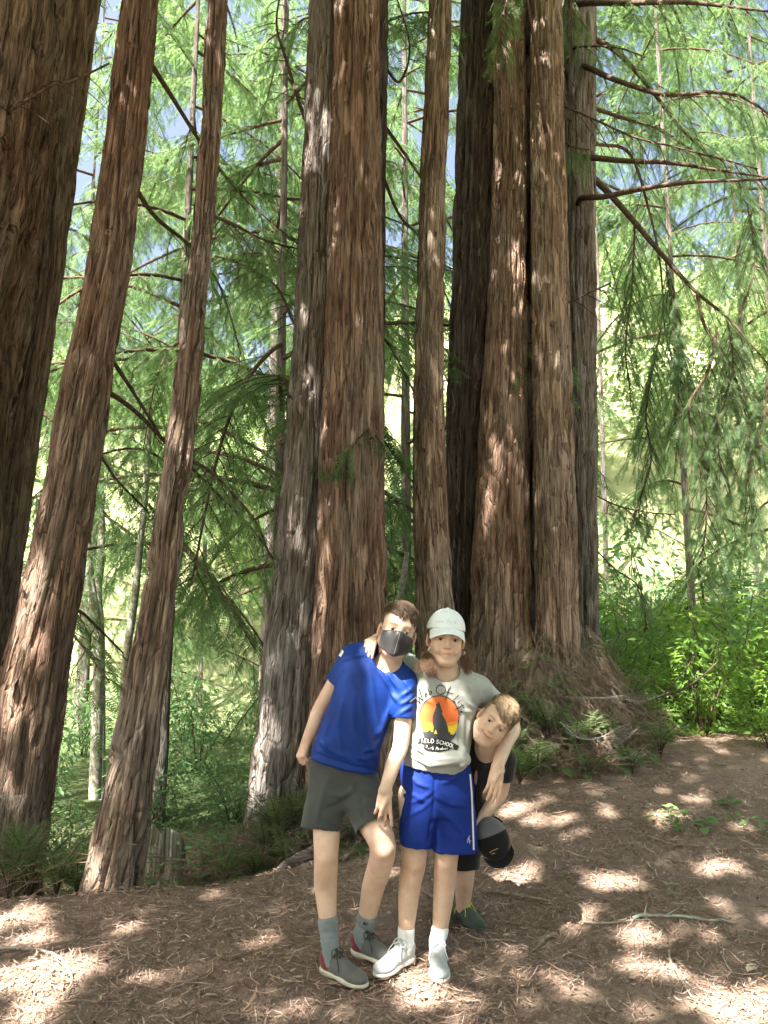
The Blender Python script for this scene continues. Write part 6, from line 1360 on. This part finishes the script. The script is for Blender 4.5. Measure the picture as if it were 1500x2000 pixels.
# ================================================================== the girl in the cap
def girl_grey():
    fr = Frame(P(870, 1249, 3.27), roll=6, pitch=3, yaw=2, scale=.97)
    Rh, Rk, Rc, Ra = P(812, 1555, 3.30), P(808, 1683, 3.27), P(800, 1730, 3.30), P(793, 1822, 3.31)
    Lh, Lk, Lc, La = P(880, 1555, 3.32), P(871, 1682, 3.30), P(868, 1730, 3.33), P(859, 1822, 3.34)
    rs, re, rw = P(826, 1330, 3.33), P(790, 1290, 3.53), P(736, 1248, 3.315)
    ls, le, lw = P(936, 1346, 3.33), P(1000, 1412, 3.44), P(972, 1497, 3.19)
    v = Vol(P(690, 1930, 3.3) - [0, .25, .03], P(1030, 1170, 3.3) + [0, .33, .03], .0038)
    head_sdf(v, fr, smile=1.45, eyes_open=.0034)
    v.cap(fr.w((0, -.016, -.05)), P(872, 1318, 3.30), .044, .048, .02); v.cap(P(872, 1318, 3.3), P(868, 1345, 3.31), .055, .075, .03)
    v.cap(P(868, 1350, 3.31), P(850, 1520, 3.31), .065, .07, .03); v.cap(P(868, 1345, 3.31), rs, .05, .036, .03); v.cap(P(868, 1345, 3.31), ls, .05, .036, .03); v.cap(P(850, 1525, 3.31), Rh, .07, .065, .03); v.cap(P(850, 1525, 3.31), Lh, .07, .065, .03)
    v.chain([Rh, Rk * .4 + Rh * .6, Rk, Rc, Rc * .35 + Ra * .65, Ra], [.072, .064, .0500, .0460, .036, .0290], .02); v.chain([Lh, Lk * .4 + Lh * .6, Lk, Lc, Lc * .35 + La * .65, La], [.072, .062, .0475, .0455, .036, .0290], .02)
    v.ell(Rk + [0, -.026, 0], (.022, .026, .028), .02); v.ell(Lk + [0, -.024, 0], (.022, .026, .028), .02)
    v.chain([rs, re, rw], [.040, .032, .0225], .015); v.chain([ls, le, le * .5 + lw * .5, lw], [.042, .0335, .0315, .0235], .015)
    sc_ = .92
    hand_sdf(v, rw, P(719, 1255, 3.235) - rw, np.array([0, -.35, 1.]), -1, [(58, 14, 8), (60, 16, 8), (62, 16, 8), (64, 16, 8)], .90, spread=.05, thumb=[(P(741, 1262, 3.235) - rw, .034), (np.array([-.1, -.25, -.9]), .024), (np.array([0, -.1, -1.]), .018)])
    hand_sdf(v, lw, P(966, 1535, 3.16) - lw, np.array([.12, -.98, .02]), -1, [(14, 18, 10), (16, 20, 12), (18, 22, 12), (20, 24, 14)], .96, spread=.11, thumb=[(P(957, 1510, 3.14) - lw, .036), (np.array([-.55, -.1, -.95]), .030), (np.array([-.1, .1, -1]), .023)])
    o = body_obj(v, fr, 'skin_warm', 'child in a white cap and grey printed t-shirt with both arms round the others', spots=[(Rk, .05), (Lk, .05), (lw + [0, 0, -.09], .05), (Ra, .05), (La, .05)], brow=(.50, .38, .30), smile=1.45)
    add_eyes(fr, o, (.05, .04, .032), (0, 0))
    # cap
    cv = Vol(fr.c - .17, fr.c + .20, .003); cv.ell(fr.w((0, -.010, .040)), np.array((.0830, .1010, .094)) * fr.s, .01, 'add', fr.R); cv.cap(fr.w((0, -.01, .128)), fr.w((0, -.01, .134)), .006, .006, .004)
    cv.plane(fr.w((0, .06, .043)), -fr.u + fr.f * .06, k=.004)
    V, F = cv.mesh(2); nV = vnormals(V, F); q = fr.l(V); ang = np.arctan2(q[:, 0], q[:, 1] + .01); V = V - nV * (.0012 * np.exp(-(np.abs(((ang / (math.pi / 3)) - np.round(ang / (math.pi / 3)))) / .02) ** 2) * (q[:, 2] > .05))[:, None]; V = wrinkle(V, F, 31, .0015, .05)
    cp = mesh_obj('cap', V, F, M['white_cap'], o)
    n, m = 41, 15; V = []
    for lay in (0, 1):
        for i in range(n):
            a = (i / (n - 1) - .5) * 2.30
            for j in range(m):
                t = j / (m - 1); rin = np.array([.0815 * math.sin(a), -.010 + .099 * math.cos(a)]); x = rin[0] * (1 + .02 * t); y = rin[1] + .060 * t * max(0, math.cos(a * .72)) ** .9
                zz = .047 - .024 * t - 2.6 * x * x * (1 + .9 * t) + (.003 if lay == 0 else -.0006); V.append((x, y, zz))
    idx = np.arange(n * m).reshape(n, m); q = np.stack([idx[:-1, :-1], idx[1:, :-1], idx[1:, 1:], idx[:-1, 1:]], -1).reshape(-1, 4); q2 = q[:, ::-1] + n * m
    rim = []
    for i in range(n - 1): rim.append((idx[i, m - 1], idx[i + 1, m - 1], idx[i + 1, m - 1] + n * m, idx[i, m - 1] + n * m))
    mesh_obj('brim', fr.w(np.array(V)), np.concatenate([q, q2, rim]), M['white_cap'], cp)
    pr = Print(cp)
    def base(t): x = 852 + t; return np.array([x, 1215.5 + .0024 * (x - 870) ** 2 + .055 * (x - 852)]), np.array([1, .08]), np.array([.12, -1])
    pr.strokes('lettering', text_strokes('new York'.replace('Y', 'Y'), base, 1.0, 1, 6.6, .80), .65, M['ink_grey'], .0008)
    # hair: loose pony tails over the ears
    def tail(pts, n, seed, r0):
        g = np.random.default_rng(seed); mb = MB(); c = smooth_path([np.asarray(p, float) for p in pts], 14)
        for q in range(n):
            a = g.uniform(0, 6.28); r = r0 * math.sqrt(g.random()); off = np.array([math.cos(a), .8 * math.sin(a), 0]) * r; tt = np.linspace(0, 1, 14); prof = .42 + .40 * np.sin(np.pi * np.clip(tt * 1.1, 0, 1)) ** .7 + .25 * tt * g.random()
            w_ = np.cumsum(g.normal(size=(14, 3)) * .0016, 0) + np.array([math.sin(a * 3), 0, 0]) * .004 * np.sin(tt * 7 + a)[:, None]; end = int(np.clip(g.normal(12.3, 1.6), 8, 14)); pth = (c + off * prof[:, None] + w_)[:end]; mb.tube(pth, .00115 * np.linspace(1, .4, end), 3)
        return mb
    def sidehair(n, seed):
        return hair_strands(fr, n, seed, lambda p: (0, -.55, -1), lambda p: .05, lambda p: p[2] < .05 and p[2] > -.04 and p[1] < .064 and -.137 * (p[1] - .085) + .135 * (p[2] - .040) > 0, lift=.006, rad=.0011, steps=6)
    mb = sidehair(1300, 3); hv = Vol(fr.c - .14, fr.c + .15, .006); hv.ell(fr.w((0, -.016, .034)), np.array((.0752, .0945, .085)) * fr.s, .01, 'add', fr.R); hv.plane(fr.w((0, .085, .055)), fr.f * .71 - fr.u * .71, k=.006); V, F = hv.mesh(1); mb.add(V, F)
    for t_ in (tail([P(844, 1262, 3.31), P(838, 1274, 3.26), P(837, 1292, 3.19), P(840, 1310, 3.155), P(845, 1322, 3.14)], 600, 4, .030), tail([P(904, 1264, 3.31), P(911, 1280, 3.29), P(914, 1300, 3.27), P(910, 1318, 3.25)], 340, 5, .026)):
        V, F = t_.get(); mb.add(V, F[0])
    g = np.random.default_rng(9)
    for q in range(70):   # flyaway wisps
        sg = 1 if q % 2 else -1; z0 = g.uniform(-.05, .03); p = np.array([sg * .078, -.02 + g.normal() * .02, z0]); pts = [p]; d = np.array([sg * g.uniform(.1, 1), g.normal() * .5, g.uniform(-1.2, -.1)])
        for k in range(5): p = p + d * .011; d = d + g.normal(size=3) * .35; pts.append(p.copy())
        mb.tube(fr.w(np.array(pts)), .0005, 3)
    V, F = mb.get(); mesh_obj('hair', V, F, M['hair_auburn'], o)
    for s, c in ((-1, P(839, 1266, 3.20)), (1, P(906, 1276, 3.24))):
        e = MB(); th = np.linspace(0, 6.283, 16); e.tube([c + np.array([.0075 * math.sin(a) * .5, -.0075 * math.sin(a) * .6, .0085 * math.cos(a)]) for a in th], .0013, 6); e.obj('earring', M['silver'], o)
    # printed t-shirt, knotted at the hip
    v = Vol(P(765, 1530, 3.3) - [0, .2, 0], P(985, 1275, 3.3) + [0, .26, 0], .0052)
    v.loft([(P(848, 1494, 3.30), .126, .096), (P(852, 1465, 3.30), .137, .100), (P(858, 1430, 3.30), .137, .096), (P(865, 1385, 3.30), .137, .094), (P(871, 1348, 3.30), .138, .088), (P(872, 1326, 3.30), .112, .066), (P(872, 1311, 3.30), .074, .052)], .02, 2.5)
    v.cap(P(868, 1330, 3.30), P(830, 1331, 3.32), .06, .052, .03); v.cap(P(880, 1332, 3.30), P(932, 1346, 3.31), .062, .055, .03)
    sl = ls * .42 + le * .58; v.cap(ls, sl, .056, .055, .025); v.cutball(sl, le - ls); v.cap(sl - (le - ls) * .2, sl + (le - ls) * .1, .046, .046, .004, 'sub')
    sr = rs * .15 + re * .85; v.cap(rs, sr, .052, .048, .025)
    v.cap(fr.w((0, -.016, -.05)), P(871, 1311, 3.27), .050, .056, .014, 'sub')
    kn = P(906, 1483, 3.18)
    for p in (P(840, 1487, 3.205), P(870, 1480, 3.20), P(895, 1455, 3.20)): v.cap(p, kn, .010, .016, .03)
    v.loft([(P(848, 1503, 3.30), .119, .088), (P(851, 1474, 3.30), .122, .090)], .004, 2.5, op='sub')
    L = [([(800, 1452), (850, 1484), (902, 1481)], 3.2, .006), ([(798, 1464), (845, 1492), (900, 1486)], 2.6, .006), ([(800, 1476), (840, 1496), (890, 1490)], 2.2, .005), ([(812, 1446), (860, 1474), (904, 1478)], 2.8, -.005), ([(905, 1400), (903, 1440), (907, 1476)], 3, .006), ([(918, 1405), (912, 1445), (909, 1476)], 3, .006), ([(895, 1420), (897, 1450), (904, 1478)], 2.6, -.005), ([(925, 1395), (916, 1440), (911, 1478)], 2.5, -.004),
         ([(925, 1392), (905, 1388), (890, 1372)], 4, .006), ([(928, 1385), (912, 1372), (900, 1350)], 4, .005), ([(930, 1378), (922, 1360), (912, 1342)], 3, -.005), ([(945, 1372), (935, 1350), (925, 1335)], 3, .004), ([(820, 1340), (830, 1365), (850, 1375)], 4, .003), ([(803, 1405), (810, 1440), (820, 1470)], 4, .004), ([(835, 1328), (840, 1345)], 2, .003), ([(830, 1450), (850, 1470), (880, 1478)], 2.4, .004)]
    sh = garment('t_shirt', v, 'heather', o, L, [(15, .0034, .08), (18, .0017, .028)])
    kv = Vol(kn - .05, kn + .05, .0025); kv.ell(kn + [0, -.008, -.002], (.022, .020, .021), .005); kv.ell(kn + [-.006, -.012, -.018], (.012, .012, .013), .008); V, F = kv.mesh(1); nk = vnormals(V, F); d_ = V - kn
    V = V + nk * (.0022 * np.sin(np.arctan2(d_[:, 2], d_[:, 0]) * 3 + np.linalg.norm(d_, axis=1) * 420))[:, None]; mesh_obj('knot', V, F, M['heather'], sh)
    # the print
    pr = Print(sh); Z = lambda pts: [(790 + x / 10, 1320 + y / 10) for x, y in pts]
    el = lambda cx, cy, rx, ry, n=48: [(cx + rx * math.cos(t), cy + ry * math.sin(t)) for t in np.linspace(0, 2 * math.pi, n, endpoint=False)]
    pr.poly('sun_ring', [Z(el(680, 790, 396, 412))], M['ink_dark'], .0007); pr.poly('sun_disc', [Z(el(682, 790, 372, 390))], M['ink_orange'], .0013)
    pr.poly('flame', [Z([(322, 880), (345, 870), (400, 930), (470, 900), (560, 930), (700, 900), (830, 920), (900, 900), (1040, 880), (1042, 930), (1005, 1060), (930, 1150), (420, 1150), (352, 1060)])], M['ink_amber'], .0016)
    pr.poly('flame', [Z([(308, 740), (335, 745), (355, 850), (400, 900), (430, 950), (500, 930), (560, 985), (700, 990), (840, 975), (920, 990), (1046, 930), (1010, 1060), (940, 1150), (900, 1180), (420, 1170), (345, 1050), (312, 900)])], M['ink_yellow'], .0019)
    pr.poly('wolf', [Z([(670, 488), (692, 560), (716, 620), (745, 705), (712, 712), (760, 795), (806, 880), (845, 1000), (870, 1150), (555, 1150), (566, 1000), (545, 880), (548, 790), (590, 680), (622, 600), (612, 545), (648, 548)])], M['ink_dark'], .0024)
    gr = [(352, 1085), (372, 1140), (395, 1055), (415, 1140), (440, 1085), (455, 1150), (475, 1010), (492, 1140), (515, 1055), (530, 1120), (552, 1080), (570, 1140), (700, 1130), (860, 1120), (885, 1080), (905, 1170), (935, 1140), (950, 1180), (985, 1110), (1010, 1130), (975, 1200), (905, 1270), (800, 1300), (600, 1280), (420, 1250), (385, 1200)]
    pr.poly('grass', [Z(gr)], M['ink_dark'], .0026); pr.poly('tent', [Z([(575, 1132), (610, 1042), (642, 1130)])], M['ink_yellow'], .0030, 1.0)
    pr.poly('banner', [Z([(240, 1228), (262, 1208), (380, 1208), (520, 1215), (660, 1222), (780, 1245), (900, 1275), (1045, 1358), (1060, 1385), (1040, 1450), (1015, 1460), (900, 1418), (760, 1370), (640, 1345), (520, 1325), (380, 1322), (262, 1330), (242, 1312)])], M['ink_black'], .0030)
    pr.poly('badge', [Z(el(640, 1400, 270, 88))], M['ink_black'], .0028)
    bl = np.array([(258, 1303), (380, 1300), (540, 1308), (640, 1322), (760, 1348), (900, 1392), (1030, 1440)], float) / 10 + [790, 1320]
    def curve(pts):
        sg = np.hypot(*np.diff(pts, axis=0).T); ss = np.concatenate([[0], np.cumsum(sg)])
        def base(t): p = np.array([np.interp(t, ss, pts[:, 0]), np.interp(t, ss, pts[:, 1])]); q = np.array([np.interp(t + .5, ss, pts[:, 0]), np.interp(t + .5, ss, pts[:, 1])]); d = (q - p) / (np.linalg.norm(q - p) + 1e-9); return p, d, np.array([d[1], -d[0]])
        return base
    pr.strokes('lettering', text_strokes('FIELD SCHOOL', curve(bl), .92, 1, 7.4, .94), 1.35, M['ink_white'], .0042)
    bl2 = np.array([(415, 1415), (560, 1440), (700, 1450), (870, 1440)], float) / 10 + [790, 1320]
    pr.strokes('lettering', text_strokes('Pack Member', curve(bl2), .80, 1, 6.6, .80), .95, M['ink_white'], .0042)
    wl = [[(237, 455), (318, 540)], [(318, 540), (282, 405)], [(282, 405), (370, 478)], [(370, 478), (298, 248)], [(402, 385), (440, 362), (430, 330), (405, 345), (398, 385), (420, 412), (455, 392)], [(462, 222), (492, 372)], [(492, 372), (535, 335), (522, 292), (482, 312)],
          [(705 + 88 * math.cos(t), 272 + 90 * math.sin(t)) for t in np.linspace(-1.9, 4.6, 26)], [(902, 212), (850, 300), (825, 380), (795, 465)], [(870, 245), (830, 345)], [(815, 318), (955, 352)], [(1055, 378), (942, 486), (1000, 522)], [(1068, 492), (1035, 545)], [(1080, 476), (1088, 484)], [(1165, 566), (1100, 588), (1062, 622), (982, 655)], [(1092, 552), (1160, 640)], [(1075, 688), (1128, 682), (1122, 712), (1082, 700), (1068, 732), (1102, 768)]]
    pr.strokes('lettering', [Z(l) for l in wl], 1.6, M['ink_black'], .0040)
    # royal blue shorts
    v = Vol(P(755, 1690, 3.3) - [0, .2, 0], P(965, 1470, 3.3) + [0, .2, 0], .0052)
    v.loft([(P(853, 1580, 3.31), .128, .098), (P(854, 1540, 3.31), .152, .105), (P(852, 1505, 3.31), .143, .098), (P(850, 1484, 3.31), .128, .088)], .03, 2.4)
    v.loft([(P(812, 1647, 3.27), .066, .078), (P(816, 1610, 3.28), .074, .084), (P(822, 1560, 3.3), .078, .09)], .02, 2.3); v.loft([(P(890, 1660, 3.29), .090, .082), (P(889, 1615, 3.3), .088, .086), (P(884, 1560, 3.31), .082, .09)], .02, 2.3)
    v.loft([(P(812, 1657, 3.27), .060, .070), (P(815, 1620, 3.28), .064, .074)], .003, 2.3, op='sub'); v.loft([(P(890, 1672, 3.29), .083, .074), (P(889, 1630, 3.3), .078, .076)], .003, 2.3, op='sub')
    L = [([(850, 1500), (848, 1560), (846, 1600)], 2.6, -.005), ([(846, 1545), (825, 1560), (800, 1570)], 4, .005), ([(846, 1560), (825, 1580), (795, 1595)], 4, .004), ([(850, 1555), (875, 1570), (910, 1575)], 4, .005), ([(852, 1575), (880, 1600), (905, 1630)], 5, .005), ([(850, 1590), (856, 1625), (858, 1655)], 4, .004), ([(800, 1512), (815, 1530), (840, 1540)], 4, .005), ([(792, 1530), (805, 1552), (830, 1565)], 4, .005), ([(788, 1550), (800, 1565)], 3, .004), ([(900, 1510), (880, 1525), (862, 1530)], 4, .004), ([(842, 1600), (838, 1640)], 3, -.004), ([(820, 1500), (826, 1515)], 2.5, .003), ([(870, 1498), (868, 1512)], 2.5, .003)]
    sg = garment('shorts', v, 'royal', o, L, [(21, .0042, .075), (22, .0020, .03)])
    pr = Print(sg); pr.strokes('side_stripe', [[(918, 1512), (921, 1550), (923, 1600), (925, 1660)]], 3.2, M['white_trim'], .001)
    pr.strokes('emblem', [[(913, 1640), (916, 1634), (918, 1632)], [(914, 1638), (917, 1644), (920, 1642)], [(916, 1636), (917, 1648)], [(913, 1641), (913, 1646)]], 1.3, M['ink_silver'], .0008)
    h1 = G(806, 1878); t1 = G(764, 1907); h2 = G(853, 1870); t2 = G(858, 1908)
    _, W1 = shoe(o, h1, t1 - h1, .225, 'shoe_light', 'sole_white', 'lace_light', seed=3, width=.043); _, W2 = shoe(o, h2, t2 - h2, .225, 'shoe_light', 'sole_white', 'lace_light', seed=4, width=.043)
    sock(o, [Rc * .10 + Ra * .90, Ra * .7 + W1(.045, 0, .09) * .3, W1(.045, 0, .085), W1(.06, 0, .045)], [.0330, .0325, .0335, .033], 'sock_white', 3); sock(o, [Lc * .10 + La * .90, La * .7 + W2(.045, 0, .09) * .3, W2(.045, 0, .085), W2(.06, 0, .045)], [.0330, .0325, .0335, .033], 'sock_white', 4)
    return o, fr
B_girl, B_fr = girl_grey()

# ================================================================== the small boy peeking out from behind
def boy_small():
    fr = Frame(P(966, 1411, 3.245), roll=40, pitch=-4, yaw=-6, scale=.90)
    nk = P(952, 1456, 3.33); ch = P(942, 1500, 3.43); pv = P(900, 1606, 3.62)
    ls, le, lw = P(985, 1485, 3.40), P(979, 1545, 3.42), P(945, 1592, 3.37)
    rs, re, rw = P(918, 1450, 3.48), P(868, 1375, 3.56), P(826, 1299, 3.37)
    Rh, Rk, Ra = P(907, 1625, 3.62), P(908, 1705, 3.60), P(903, 1783, 3.66)
    Lh, Lk, La = P(885, 1620, 3.70), P(874, 1705, 3.72), P(868, 1780, 3.80)
    v = Vol(P(795, 1850, 3.5) - [0, .55, .04], P(1045, 1290, 3.5) + [0, .42, .04], .0038)
    head_sdf(v, fr, smile=1.15, eyes_open=.0050)
    v.cap(fr.w((0, -.018, -.05)), nk, .038, .042, .02); v.cap(nk, ch, .05, .075, .03); v.cap(ch, pv, .07, .075, .03); v.cap(ch, ls, .05, .034, .03); v.cap(ch, rs, .05, .034, .03); v.cap(pv, Rh, .07, .06, .03); v.cap(pv, Lh, .07, .06, .03)
    v.chain([Rh, Rk, Rk * .6 + Ra * .4, Ra], [.062, .042, .040, .0265], .02); v.chain([Lh, Lk, Lk * .6 + La * .4, La], [.062, .042, .040, .0265], .02)
    v.chain([ls, le, le * .5 + lw * .5, lw], [.036, .0310, .0290, .0215], .015); v.chain([rs, re, rw], [.036, .030, .021], .015)
    hand_sdf(v, lw, P(940, 1608, 3.35) - lw, np.array([.35, -.9, .1]), -1, [(45, 60, 45), (48, 62, 45), (50, 62, 45), (52, 62, 45)], .80, thumb=[(np.array([-.5, -.5, -.8]), .032), (np.array([.2, -.4, -.9]), .026), (np.array([.4, 0, -.9]), .02)])
    hand_sdf(v, rw, P(815, 1291, 3.27) - rw, np.array([0, -.3, 1.]), -1, [(58, 24, 12), (60, 24, 12), (62, 24, 12), (64, 24, 12)], .82, spread=.06)
    o = body_obj(v, fr, 'skin_tan', 'smallest child in black, head tilted, peeking out under an arm with a cap in hand', brow=(.42, .31, .22), smile=1.15)
    add_eyes(fr, o, (.06, .065, .06), (-.05, .0))
    hv = Vol(fr.c - .16, fr.c + .16, .006); hv.ell(fr.w((0, -.016, .036)), np.array((.0755, .0945, .0855)) * fr.s, .01, 'add', fr.R); hv.plane(fr.w((0, .085, .056)), fr.f * .71 - fr.u * .71, k=.006); V, F = hv.mesh(1)
    mb = hair_strands(fr, 1600, 7, lambda p: (1.0 + .8 * float(vnoise(p[0] * 50 + 9, p[1] * 40 + 9, 5)), .95, .2 if p[1] < .05 else -.55), lambda p: .066 + .016 * float(vnoise(p[0] * 80 + 30, 3.3, 6)), lambda p: p[2] > .060 and p[1] > -.085 and abs(p[0]) < .068, lift=.014, rad=.0012)
    mb2 = hair_strands(fr, 900, 8, lambda p: (0, .1, -1), lambda p: .014, lambda p: -.135 * (p[1] - .085) + .135 * (p[2] - .054) > 0 and p[2] > -.06 and p[2] < .075, lift=.002, rad=.0008, steps=4)
    a = mesh_obj('hair', *mb.get(), M['hair_blond'], o); k = MB(); k.add(V, F); k.add(*[mb2.get()[0], mb2.get()[1][0]]); k.obj('clipped_hair', M['hair_blond'], a)
    v = Vol(P(865, 1650, 3.5) - [0, .25, 0], P(1030, 1420, 3.5) + [0, .4, 0], .0052)
    v.loft([(P(900, 1605, 3.60), .100, .090), (P(918, 1555, 3.52), .094, .085), (P(936, 1505, 3.44), .093, .080), (P(947, 1475, 3.38), .084, .062), (P(952, 1459, 3.35), .060, .05)], .02, 2.4, F0=(-.2, -.98, 0))
    v.cap(P(948, 1480, 3.39), ls, .055, .048, .03); sl = ls * .35 + le * .65; v.cap(ls, sl, .049, .046, .02); v.cutball(sl, le - ls); v.cap(sl - (le - ls) * .2, sl + (le - ls) * .1, .038, .038, .004, 'sub')
    sr = rs * .3 + re * .7; v.cap(P(940, 1480, 3.42), rs, .05, .046, .03); v.cap(rs, sr, .048, .044, .02)
    v.cap(fr.w((0, -.018, -.05)), P(953, 1464, 3.31), .044, .05, .012, 'sub')
    L = [([(985, 1500), (965, 1530), (950, 1570)], 4, .006), ([(940, 1490), (935, 1540), (940, 1590)], 4, .005), ([(930, 1500), (928, 1560)], 3, -.005)]
    sh = garment('t_shirt', v, 'black_tee', o, L, [(25, .003, .07), (26, .001, .03)])
    pr = Print(sh); p0 = np.array([924.0, 1437.0]); d = np.array([.545, .838]); u = np.array([.838, -.545]) * 1.0
    def base(t): return p0 + d * t, d, u
    pr.strokes('lettering', text_strokes('R CAR', base, 1.15, 1, 9.0, .92), 1.5, M['ink_pink'], .0012)
    v = Vol(P(850, 1720, 3.65) - [0, .2, 0], P(965, 1570, 3.65) + [0, .3, 0], .0054); v.loft([(P(897, 1650, 3.64), .11, .10), (pv, .115, .10), (P(907, 1585, 3.60), .104, .092)], .03, 2.4)
    v.loft([(Rk + [0, 0, .03], .066, .068), (Rh * .5 + Rk * .5 + [0, 0, .02], .07, .075), (Rh, .072, .08)], .02, 2.2); v.loft([(Lk + [0, 0, .03], .066, .068), (Lh * .5 + Lk * .5, .07, .075), (Lh, .072, .08)], .02, 2.2)
    garment('shorts', v, 'black_tee', o, [], [(27, .003, .07)])
    h1 = G(893, 1797); t1 = G(929, 1817); up, W1 = shoe(o, h1, t1 - h1, .195, 'shoe_green', 'shoe_green', 'neon', seed=5, width=.040); h2 = G(866, 1785); t2 = G(866, 1800); up2, W2 = shoe(o, h2, t2 - h2, .195, 'shoe_green', 'shoe_green', 'neon', seed=6, width=.040)
    mb = MB(); mb.tube(smooth_path([W1(.02, .034, .02), W1(.03, .036, .05), W1(.05, .034, .075)], 8), .004, 5); mb.tube(smooth_path([W1(.02, -.034, .02), W1(.03, -.036, .05), W1(.05, -.034, .075)], 8), .004, 5); mb.obj('heel_band', M['neon'], up)
    sock(o, [Ra + (Rk - Ra) * .02, W1(.045, 0, .08), W1(.055, 0, .05)], [.0295, .031, .030], 'shoe_green', 5); sock(o, [La + (Lk - La) * .02, W2(.045, 0, .08), W2(.055, 0, .05)], [.0295, .031, .030], 'shoe_green', 6)
    return o, fr
C_boy, C_fr = boy_small()

# the black cap that hangs from his hand
def held_cap():
    c = P(963, 1643, 3.33); ax = (P(977, 1692, 3.31) - P(946, 1606, 3.34)); ax /= np.linalg.norm(ax); f = np.array([0.1, -1, .12]); f -= ax * (f @ ax); f /= np.linalg.norm(f); s = np.cross(ax, f); R = np.stack([s, f, ax])
    v = Vol(c - .17, c + .17, .003); v.ell(c - ax * .01, (.070, .058, .088), .01, 'add', R); v.plane(c - f * .030, -f, k=.004); v.ell(c - f * .034 - ax * .0, (.061, .075, .078), .006, 'sub', R)
    V, F = v.mesh(2); q = (V - c) @ ax; nV = vnormals(V, F); top = (q[F].mean(1) < -.030) & (nV[F].mean(1) @ f > -.5)
    base = c.copy(); me = mesh_data('baseball_cap', V - base, F, [M['black_cap'], M['mesh_grey']], fmat=top.astype(np.int32)); o = bpy.data.objects.new('baseball_cap', me); o.location = base; col.objects.link(o)
    tag(o, 'black cap with a grey mesh back hanging from the hand of the smallest child', 'cap', 'held cap')
    n, m = 25, 9; V = []
    for lay in (0, 1):
        for i in range(n):
            a = (i / (n - 1) - .5) * 2.5
            for j in range(m):
                t = j / (m - 1); V.append(c + s * (.069 * math.sin(a) * (1 - .03 * t)) + ax * (.018 + .058 * math.cos(a) * .9 + .030 * t * max(0, math.cos(a * .6))) + f * (.012 + .030 * t - 2.2 * (.069 * math.sin(a)) ** 2 + (.0015 if lay else -.0015)))
    idx = np.arange(n * m).reshape(n, m); q = np.stack([idx[:-1, :-1], idx[1:, :-1], idx[1:, 1:], idx[:-1, 1:]], -1).reshape(-1, 4); rim = [(idx[i, m - 1], idx[i + 1, m - 1], idx[i + 1, m - 1] + n * m, idx[i, m - 1] + n * m) for i in range(n - 1)]
    mesh_obj('brim', np.array(V), np.concatenate([q, q[:, ::-1] + n * m, rim]), M['black_cap'], o)
    pr = Print(o); pr.strokes('emblem', [[(956, 1665), (965, 1660), (973, 1657)], [(960, 1668), (967, 1666)]], 1.1, M['ink_gold'], .001)
    b = MB(); b.tube(smooth_path([c - ax * .082 + s * .03, c - ax * .088 - f * .02, c - ax * .080 - s * .045 - f * .01, c - ax * .055 - s * .062], 10), .006, 6); b.obj('strap', M['black_cap'], o)
held_cap()
